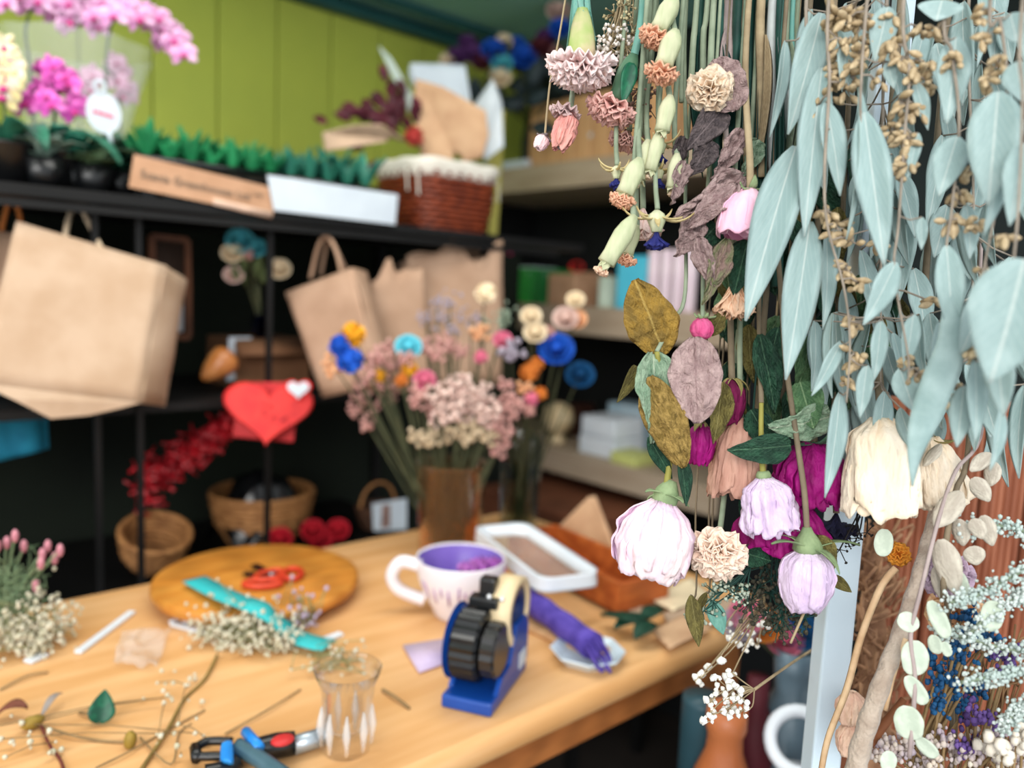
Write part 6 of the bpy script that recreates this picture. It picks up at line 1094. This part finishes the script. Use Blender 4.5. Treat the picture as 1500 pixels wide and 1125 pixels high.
for (a, b, d, n_) in CL:
    p = P(a, b, d); _, i, q = nearest(p); PET[i].tube([q, (q + p) / 2 + V((0, 0, .002)), p], W(1.6, d), 5)
    for k in range(n_):
        di = V((r.uniform(-1, 1), r.uniform(-1, 1), r.uniform(-1.3, .35))).normalized(); e = p + V((r.uniform(-1, 1), r.uniform(-1, 1), r.uniform(-1, 1))) * W(9, d) ; PET[i].tube([p, e], W(1.3, d), 4, False)
        M = frame(-di, RT).to_4x4() @ Matrix.Scale(W(r.uniform(17, 25), d), 4); M.translation = e; mobj('seed_pod', podm, ET[i], M=INV[ET[i].name] @ M)
for i, t in enumerate(ET):
    k = len(EP[i]); PET[i].tube(EP[i], [W(2.8, SD[i]) * (1.1 - .7 * j / k) for j in range(k)], 7); PET[i].build('twig', EST, t, world=True)
# ------------------------------------------------------------------ low stand with fluted red wood, right side
dS = .80; s0 = P(1395, 900, dS); LW = .26; RW = mat('red_cedar', (158, 100, 74), (130, 76, 54), 10, .6, .1, 80, stretch=(8, 8, 1), jitter=.12)
ws_ = thing('wooden_stand', 'reddish fluted wooden stand behind the low dried flowers', 'stand', V((s0.x, s0.y, 0))); Ms = Matrix((_r0, _f0, V((0, 0, 1)))).transposed().to_4x4()
zt_ = P(1400, 585, dS).z
def wpart(mb, n_, m=RW, **k): mb.v = [Ms @ p for p in mb.v]; return mb.build(n_, m, ws_, **k)
fl_ = MB(); wv = .042; nfl = 6; pr_ = []
for i in range(nfl * 4 + 1): pr_.append((-wv / 2 + wv * i / (nfl * 4), -.004 * abs(math.sin(math.pi * i / 4))))
fl_.v = [V((x, y, 0)) for x, y in pr_] + [V((x, y, zt_)) for x, y in pr_] + [V((-wv / 2, .012, 0)), V((wv / 2, .012, 0)), V((wv / 2, .012, zt_)), V((-wv / 2, .012, zt_))]; k = len(pr_)
fl_.f = [(i, i + 1, k + i + 1, k + i) for i in range(k - 1)] + [(2 * k, 2 * k + 3, 2 * k + 2, 2 * k + 1), (0, k, 2 * k + 3, 2 * k), (k - 1, 2 * k + 1, 2 * k + 2, 2 * k - 1)]; fl_.v = [Ms @ p for p in fl_.v]; me = fl_.mesh('fluted_slat', RW, False)
for i in range(6): mobj('fluted_slat', me, ws_, Ms @ V((-.055 + i * .046, 0, 0)))
wpart(MB().box((.06, .02, zt_ - .02), (.30, .015, .04)), 'cross_rail', smooth=False); wpart(MB().box((.06, .05, .55), (.30, .08, .02)), 'shelf', smooth=False)
zl = P(1390, 1125, dS - .08).z - .03; wpart(MB().box((.05, -.10, zl - .01), (.32, .20, .02)), 'ledge', smooth=False)
LZ = zl
# raffia bundle between pole and stand
RAF = mat('brown_raffia', (168, 128, 96), (124, 88, 64), 60, .8, .3, 200); mb = MB(); r = random.Random(41)
for i in range(240):
    a = r.uniform(1244, 1310); b = r.uniform(780, 1125); d = r.uniform(.70, .76); p = P(a, b, d); an = r.uniform(-1.2, 1.2); di = UP * math.cos(an) + RT * math.sin(an); q = p + di * W(r.uniform(20, 60), d); mb.tube([p, (p + q) / 2 + V((r.uniform(-1, 1), r.uniform(-1, 1), 0)) * .006, q], W(r.uniform(1.5, 3), d), 4)
for i in range(9): mb.tube(bez([P(1268 + i * 4, 1135, .735), P(1262 + i * 5, 1000, .735), P(1266 + i * 3, 870, .735), P(1272 + i * 2, 770, .74)], 5), W(4, .73), 5)
tag(mb.build('raffia_bundle', RAF, None, world=True), 'tangle of brown raffia strands between white pole and red wood stand', 'raffia', kind='stuff')
# felty branch
FELT = mat('felty_bark', (188, 172, 156), (164, 146, 130), 90, .9, .7, 300, sheen=.3); d = .52
t = thing('felty_branch', 'thick greyish felty branch slanting before the red wood stand', 'branch', P(1252, 1140, d)); pts = bez([P(1380, 716, .55), P(1362, 780, .54), P(1344, 850, .53), P(1318, 930, .525), P(1288, 1010, d), P(1262, 1090, d), P(1250, 1150, d)], 6); k = len(pts)
MB().tube(pts, [W(8 + 8 * i / k, d) * (1 + .08 * math.sin(i * 1.9)) for i in range(k)], 10).build('bark', FELT, t, world=True); MB().tube(bez([P(1326, 935, .52), P(1308, 990, .52), P(1296, 1040, .52)]), W(4, d), 6).build('side_shoot', mat('straw_stalk', (0, 0, 0)), t, world=True)
o = MB().tube([P(1324, 1024, .54), P(1300, 1055, .538), P(1274, 1092, .536)], [W(5, .54), W(6.5, .54), W(6, .54)], 8).build('broken_twig', mat('brown_twig', (128, 78, 48), (104, 60, 36), 40, .7, .3), None, world=True); tag(o, 'short brown broken twig against the felty branch', 'twig')
# coin leaf branch
COIN = mat('mint_coin_leaf', (200, 210, 192), (180, 192, 174), 3, .65, .1, 14); CPOD = mat('cream_seed_pod', (202, 194, 178), (172, 162, 148), 3, .75, .3, 10); d = .50
t = thing('coin_leaf_branch', 'branch of round pale mint leaves hanging before the felty branch', 'branch', P(1345, 1080, d)); stem_of(t, [P(1332, 1110, d), P(1338, 1040, d), P(1340, 990, d), P(1334, 930, d), P(1350, 860, d), P(1375, 760, d + .01), P(1400, 690, d + .02), P(1440, 620, d + .03)] + upto(P(1450, 500, .54), k=0), W(3, d), S_MAU)
for A, B, w_ in (((1339, 938, d), (1340, 990, d), 38), ((1330, 1034, d), (1333, 1084, d), 40), ((1328, 990, d), (1356, 1032, d), 24), ((1344, 1080, d), (1372, 1110, d), 22), ((1338, 900, d), (1322, 922, d), 30), ((1302, 1100, d), (1300, 1130, d), 24), ((1362, 880, d), (1388, 935, d), 24), ((1368, 930, d), (1372, 958, d), 20), ((1382, 940, d), (1390, 962, d), 14), ((1296, 775, .54), (1292, 815, .54), 26), ((1455, 880, .5), (1450, 925, .5), 30), ((1400, 835, .51), (1415, 880, .51), 22)): put_leaf(t, A, B, w_, leaf_mesh(COIN, 'round', int(A[0]) % 4, .12, .08, .1, .02), r.uniform(-25, 25))
t = thing('pale_pod_branch', 'branch of cream velvety pods beside the ivory roses', 'branch', P(1395, 860, .51)); stem_of(t, [P(1382, 880, .51), P(1385, 800, .51), P(1400, 720, .52), P(1418, 660, .53)] + upto(P(1440, 560, .545), k=0), W(4, .51), S_BRN)
for A, B, w_ in (((1408, 720, .51), (1370, 772, .51), 34), ((1378, 790, .505), (1400, 872, .505), 38), ((1452, 664, .52), (1422, 690, .52), 22), ((1456, 676, .52), (1450, 712, .52), 24), ((1425, 700, .515), (1450, 735, .515), 26), ((1404, 760, .51), (1410, 800, .51), 26), ((1424, 800, .505), (1432, 828, .505), 30), ((1440, 755, .51), (1455, 800, .51), 26), ((1300, 742, .535), (1345, 690, .535), 24), ((1378, 650, .53), (1352, 682, .53), 18), ((1425, 760, .5), (1440, 790, .5), 24), ((1370, 830, .52), (1380, 880, .52), 20)): put_leaf(t, A, B, w_, leaf_mesh(CPOD, 'oval', int(A[1]) % 4, -.35, .15, .1, .02), r.uniform(-30, 30), 'pod')
# lilac papery petals behind
t = flower('papery_flower', 'lilac papery dried flower behind the cream pods', 'flower', P(1375, 845, .56)); bloom(t, P(1385, 830, .56), (P(1375, 845, .56) - CAM).normalized() + V((0, 0, .5)), W(48, .56), ((6, 80, 1, .45), (5, 55, 1, .4), (4, 30, .9, .3)), pm('papery_lilac', (208, 184, 204), (184, 158, 180)), 8, .14); stem_of(t, [P(1385, 830, .56), P(1390, 930, .575), P(1395, 1060, .585), P(1395, 1140, .6)], W(4, .56), S_BRN)
t = flower('peach_paper_flower', 'peach papery flower low before the red wood stand', 'flower', P(1400, 890, .6)); bloom(t, P(1402, 895, .6), (P(1400, 890, .6) - CAM).normalized() + V((0, 0, .2)), W(52, .6), ((6, 80, 1, .5), (5, 55, 1, .45), (4, 30, .9, .35)), pm('paper_peach', (234, 194, 152), (212, 162, 118)), 9, .14); stem_of(t, [P(1402, 895, .6), P(1400, 1000, .61), P(1398, 1140, .62)], W(4, .6), S_BRN)
for i, (a, b, R_) in enumerate(((1250, 1035, 26), (1252, 1080, 28))):
    t = flower('blush_dried_flower', ['upper blush dried flower low beside the white pole', 'lower blush dried flower beside the white pole'][i], 'flower', P(a, b, .6)); rosebud(t, P(a, b - R_ * .8, .6), V((0, 0, 1)), W(R_ * .8, .6), W(R_ * 1.8, .6), 'globe', pm('blush_cream', (238, 206, 180), (224, 180, 158)), 3 + i, ((4, 1, 1), (4, .8, .97), (3, .5, .9)), .12); stem_of(t, [P(a + 4, b + 10, .605), P(a + 14, 1150, .62)], W(4, .6), S_BRN)
# woolly white stems at the frame side
WOOL = mat('woolly_white', (208, 216, 212), (176, 192, 186), 60, .9, .4, 200)
for i, (path, lb_) in enumerate(((((1392, 882), (1430, 872), (1470, 850), (1510, 830)), 'upper woolly white flower spike reaching in from the side'), (((1420, 930), (1450, 900), (1480, 880), (1515, 870)), 'second woolly white flower spike below the upper one'), (((1372, 925), (1420, 935), (1470, 950), (1515, 955)), 'woolly white spike directly above the blue dyed flowers'), (((1408, 1000), (1450, 992), (1490, 985), (1520, 980)), 'woolly white spike level with the round mint leaves'), (((1470, 1065), (1490, 1040), (1515, 1030)), 'lowest woolly white spike above the small mixed flowers'), (((1405, 780), (1440, 770), (1490, 775), (1515, 790)), 'thin grey woolly spike under the cream pods'))):
    dd = .49 + .012 * (i % 3); pts = bez([P(a, b, dd) for a, b in path], 8); t = thing('woolly_spike', lb_, 'dried flower', pts[0]); ex_ = [pts[-1], pts[-1] + RT * .08 + UP * (-.06), V(((pts[-1] + RT * .12).x, (pts[-1] + RT * .12).y, LZ + .02))]; MB().tube(pts + bez(ex_, 4)[1:], W(3, dd), 5).build('stem', S_GRN, t, world=True); mb = MB(); rr_ = random.Random(i)
    for j in range(300):
        q = pts[rr_.randrange(len(pts))] + V((rr_.gauss(0, 1), rr_.gauss(0, 1), rr_.gauss(0, 1))) * W(7, dd); mb.ball(q, W(rr_.uniform(1.8, 3.8), dd), 5, 3, rough=.5, seed=j)
    o = mb.build('woolly_tufts', WOOL, t, world=True); o['kind'] = 'stuff'
# dyed statice
def statice(label, heads, base, d, m, n_, sp, seed, br=4., sm=STEMT, sr=2.2, name='statice'):
    r = random.Random(seed); b = P(*base, d); t = thing(name, label, 'dried flowers', b); mb = MB()
    for (a, c_) in heads:
        h = P(a, c_, d + r.uniform(-.02, .02)); MB().tube(bez([b, b.lerp(h, .55) + RT * r.uniform(-.006, .006), h], 5), W(sr, d), 5).build('stem', sm, t, world=True)
        for j in range(n_): q = h + V((r.gauss(0, 1), r.gauss(0, 1), r.gauss(0, 1))) * W(sp, d); mb.ball(q, W(br * r.uniform(.5, 1.2), d), 5, 4, (1, 1, 1.2), .4, j)
    o = mb.build('florets', m, t, world=True); o['kind'] = 'stuff'; return t
SBL = mat('dyed_blue', (30, 92, 140), (20, 64, 104), 80, .7); SPU = mat('statice_purple', (110, 84, 150), (84, 60, 120), 80, .7); SMX = mat('statice_mixed', (206, 192, 176), (172, 158, 170), 80, .8)
statice('deep blue dyed flowers tangled under the woolly spikes', ((1400, 945), (1420, 935), (1440, 945), (1450, 940), (1410, 958), (1386, 985), (1400, 1000), (1370, 1000), (1430, 1010), (1360, 965), (1412, 900), (1430, 910), (1375, 1030), (1395, 1025)), (1330, 1150), .56, SBL, 26, 8, 1)
statice('purple statice low beside the blue dyed flowers', ((1420, 1030), (1415, 1052), (1430, 1045), (1465, 965), (1472, 980), (1445, 1055), (1480, 955), (1425, 1085), (1410, 1096)), (1420, 1150), .555, SPU, 18, 7, 2)
statice('small mixed cream and lilac florets along the lower edge', ((1280, 1100), (1300, 1090), (1320, 1105), (1345, 1115), (1370, 1095), (1385, 1080), (1400, 1105), (1420, 1110), (1440, 1090), (1460, 1100), (1475, 1080), (1490, 1110), (1330, 1090), (1360, 1120), (1480, 1120)), (1400, 1180), .545, SMX, 22, 9, 3, 4.5)
statice('cream and white button florets in the corner by the lowest woolly spike', ((1470, 1100), (1490, 1090), (1495, 1070), (1480, 1120), (1450, 1115)), (1490, 1180), .51, mat('button_white', (236, 228, 214), (216, 206, 190), 60, .8), 8, 10, 4, 8)
t = thing('dry_grass', 'loose brown dry stalks crossing behind the blue flowers', 'grass', P(1400, 1150, .6)); mb = MB(); r = random.Random(51)
for i in range(46): a = r.uniform(1330, 1500); mb.tube([P(a, 1150, .6), P(a + r.uniform(20, 60), r.uniform(960, 1060), .59), P(a + r.uniform(30, 100), r.uniform(900, 1000), .585)], W(1.6, .59), 4)
o = mb.build('stalks', mat('dry_brown_stalk', (136, 104, 70), (104, 76, 50), 60, .8), t, world=True); o['kind'] = 'stuff'
# ------------------------------------------------------------------ wiry sprigs in the hanging bunch
def sprig(label, heads, d, m, br, top, seed, nb=8, sp=8, sm=S_TAN, name='dried_sprig', hang=True):
    r = random.Random(seed); a = P(*top, d); t = thing(name, label, 'dried flowers', a); ms = MB(); mb = MB()
    
    if hang: q = upto(a, k=.02); ms.tube(bez([a] + q, 5), W(1.6, d), 5)
    for (x, y) in heads:
        h = P(x, y, d + r.uniform(-.012, .012)); ms.tube(bez([a, a.lerp(h, .5) + V((r.uniform(-1, 1), r.uniform(-1, 1), r.uniform(-1, 1))) * .004, h], 4), W(1.1, d), 4)
        for j in range(nb): c_ = h + V((r.gauss(0, 1), r.gauss(0, 1), r.gauss(0, 1))) * W(sp, d); mb.ball(c_, W(br * r.uniform(.6, 1.3), d), 6, 4, rough=.6, seed=j); ms.tube([h, c_], W(.7, d), 4, False)
    o = mb.build('florets', m, t, world=True); o['kind'] = 'stuff'; ms.build('stems', sm, t, world=True); return t
sprig('wiry pale grey statice between the two pink carnations', ((885, 55), (895, 70), (905, 60), (912, 80), (890, 82), (900, 45), (915, 50), (880, 75), (908, 92)), .57, mat('grey_white_floret', (226, 218, 212), (196, 186, 178), 60, .8), 3, (912, -10), 1, 14, 7)
sprig('wiry straw coloured grass above the pink carnations', ((900, 20), (910, 35), (920, 25), (915, 8), (925, 50), (905, 60), (918, 70)), .575, mat('straw_floret', (190, 176, 140), (160, 148, 112), 60, .8), 2.2, (925, -40), 2, 16, 9)
sprig('brown wiry seed sprig behind the green pods', ((935, 130), (945, 150), (930, 170), (940, 185), (952, 140), (925, 155)), .58, mat('brown_floret', (150, 116, 104), (120, 90, 80), 60, .8), 2.5, (958, 60), 3, 14, 8, S_BRN)
sprig('grey green statice below the cream carnation', ((1060, 860), (1050, 870), (1068, 852), (1075, 870), (1045, 880), (1030, 895), (1022, 905), (1085, 875), (1095, 865), (1015, 900)), .57, mat('grey_green_floret', (176, 186, 170), (140, 150, 130), 60, .8), 2.6, (1100, 830), 4, 16, 7, S_DK)
sprig('dark feathery foliage behind the lowest lilac rosebud', ((1120, 830), (1140, 850), (1130, 870), (1110, 860), (1150, 880), (1100, 880), (1125, 900), (1145, 905), (1160, 860), (1140, 920), (1165, 890), (1180, 905)), .6, mat('dark_brown_green', (82, 76, 62), (58, 56, 46), 60, .8), 3, (1140, 790), 5, 30, 12, S_DK)
sprig('black thread fine stalks by the ivory rose', ((1240, 790), (1250, 800), (1262, 790), (1230, 805), (1270, 780), (1255, 770)), .57, mat('black_seed', (40, 38, 36), None, 60, .8), 1.8, (1266, 735), 6, 5, 8, mat('black_thread', (34, 30, 28), None, 50, .7))
sprig('white baby breath sprig hanging in front of the table corner', ((1052, 995), (1068, 1000), (1080, 1008), (1085, 1020), (1050, 1015), (1040, 1028), (1062, 1025), (1075, 1035), (1088, 1040), (1040, 1048), (1065, 1042), (1030, 1056), (1074, 987)), .555, mat('white_breath', (240, 238, 232), (224, 220, 212), 60, .8), 4.2, (1105, 1010), 7, 6, 5, S_TAN, 'breath_sprig', False)
t = bpy.data.objects['breath_sprig']; MB().tube(bez([P(1105, 1010, .555), P(1150, 978, .60), P(1185, 955, .70), P(1225, 930, .76), P(1290, 900, .79)], 6), W(2.2, .56), 6).build('main_stem', S_TAN, t, world=True)
for i, (hd, lb_) in enumerate((([(1018, 998), (1026, 994), (1074, 985), (1040, 975), (1052, 968)], 'sparse tiny white buds above the baby breath sprig'), ([(1090, 950), (1110, 945), (1080, 930), (1060, 920), (1100, 925), (1120, 915), (1070, 940), (1130, 905)], 'soft sparse white blossoms over the table corner'))): sprig(lb_, hd, .62 + .05 * i, mat('white_breath', (0, 0, 0)), 5 - i, (1120, 880 - 20 * i), 8 + i, 2 + 2 * i, 6)
for A, B, w_, m_, lb_, top in (((1012, 872, .55), (1024, 948, .55), 26, L_OLV, 'olive green lance leaf hanging below the statice', (1020, 860)), ((1042, 880, .58), (1060, 930, .58), 26, mat('turquoise_leaf', (110, 160, 146), (90, 140, 128), 5, .6), 'soft turquoise leaf behind the olive lance leaf', (1045, 865)), ((1098, 720, .57), (1090, 770, .57), 26, L_DGR, 'small deep green leaf between cream carnation and lilac rose', (1100, 700)), ((1085, 808, .56), (1130, 822, .56), 36, L_DGR, 'grey green leaf under the lower fuchsia rose', (1090, 790)), ((1035, 868, .57), (1018, 900, .57), 12, L_OLV, 'thin brown curled leaf at the cream carnation edge', (1040, 850))):
    t = thing('hanging_leaf', lb_, 'leaf', P(*A)); put_leaf(t, A, B, w_, leaf_mesh(m_, 'lance', 2, .25, .12, .2, .03), 0, 'blade'); q = P(*top, A[2] + .03); MB().tube(bez([P(*A), q] + upto(q, k=.02), 5), W(1.6, A[2]), 5).build('stem', S_BRN, t, world=True)
# ------------------------------------------------------------------ things under the table end
bz_ = .66
bench = thing('low_bench', 'low dark bench beside the table legs under the bottles', 'bench', V((.90, .50, 0))); MB().box((0, 0, bz_ - .015), (.46, .18, .03)).build('seat', RACKM, bench, bevel=.004)
for sx in (-1, 1):
    for sy in (-1, 1): MB().box((sx * .2, sy * .065, (bz_ - .03) / 2), (.04, .04, bz_ - .03)).build('leg', RACKM, bench, smooth=False)
def bottle(name, label, px, pyt, d, prof, m, k):
    p = P(px, pyt, d); s_ = (p.z - bz_); t = thing(name, label, 'bottle', V((p.x, p.y, bz_))); MB().lathe([(r_ * k, z * s_) for r_, z in prof], 28).build('body', m, t); return t
TERR = mat('terracotta_glaze', (184, 110, 66), (164, 92, 52), 12, .4, .05, spec=.4); BPR = [(.8, 0), (.9, .02), (1.0, .1), (1.02, .5), (.95, .66), (.62, .78), (.58, .86), (.68, .9), (.66, 1.0), (.5, 1.0), (.5, .8)]
bottle('stoneware_bottle', 'matte terracotta stoneware bottle on the low bench', 1066, 1036, .95, BPR, TERR, .036); bottle('grey_jar', 'blue grey glazed jug standing beside the terracotta bottle', 1166, 950, 1.03, [(.8, 0), (.95, .05), (1, .2), (1, .5), (.8, .7), (.5, .8), (.55, .9), (.6, 1), (.5, 1), (.4, .8)], mat('blue_grey_glaze', (112, 134, 146), (90, 112, 126), 12, .3, .05, spec=.5), .046)
bottle('teal_canister', 'dark teal canister in shadow beside the terracotta bottle', 1030, 1020, 1.0, [(1, 0), (1, .97), (.97, 1)], mat('dark_teal_tin', (44, 74, 84), None, 12, .4), .026)
bottle('maroon_bottle', 'maroon wrapped bottle behind the terracotta bottle', 1112, 990, 1.02, [(1, 0), (1, .6), (.9, .75), (.5, .85), (.5, 1)], mat('maroon_wrap', (84, 26, 36), None, 12, .6), .028)
p = P(1172, 1086, .94); t = thing('white_ring', 'white ceramic ring handle of a jug near the white pole', 'ceramic ring', V((p.x, p.y, p.z - .042))); F3 = frame(CAM - p, RT)
MB().tube([F3 @ V((.034 * math.cos(q), .034 * math.sin(q), 0)) + V((0, 0, .042)) for q in [2 * math.pi * i / 28 for i in range(29)]], .008, 10, False).build('ring', WHITE, t); st_ = p.z - .05
MB().lathe([(.02, bz_ - p.z + .042), (.016, -.004), (.024, .004)], 14).build('pedestal', WHITE, t)
# flowers standing in the grey jug
for i, (a, b, m_, lb_) in enumerate(((1118, 915, ORG, 'orange rose leaning out of the grey jug'), (1095, 900, ROSEP, 'pink ranunculus leaning out of the grey jug'), (1150, 935, ROSEP, 'hot pink bud above the grey jug'), (1085, 912, LILG, 'lilac grey rose by the rounded table corner'), (1175, 925, TEALB, 'deep blue rose at the white pole'))):
    key = (m_.name, .022, 'rose'); fm.setdefault(key, rosehead(m_, .022)); flower_on_stem('jug_flower', lb_, 'flower', P(a, b, 1.03), fm[key], P(1166, 990, 1.03), bend=0, sr=.002)

# ivy leaf on the table
pa = PZ(146, 1060, TZ + .004); da = depth(pa); t = thing('ivy_leaf', 'single dark green ivy leaf with short stalk propped on the table', 'leaf', V((pa.x, pa.y, TZ)))
put_leaf(t, (146, 1060, da), (154, 1010, da + .012), 36, leaf_mesh(mat('ivy_green', (16, 92, 64), (10, 66, 48), 5, .4), 'ovate', 1, .35, .1), 0, 'blade')
MB().tube([PZ(116, 1044, TZ + .003), PZ(132, 1046, TZ + .005), pa], .0016, 6).build('stalk', STEMT, t, world=True)
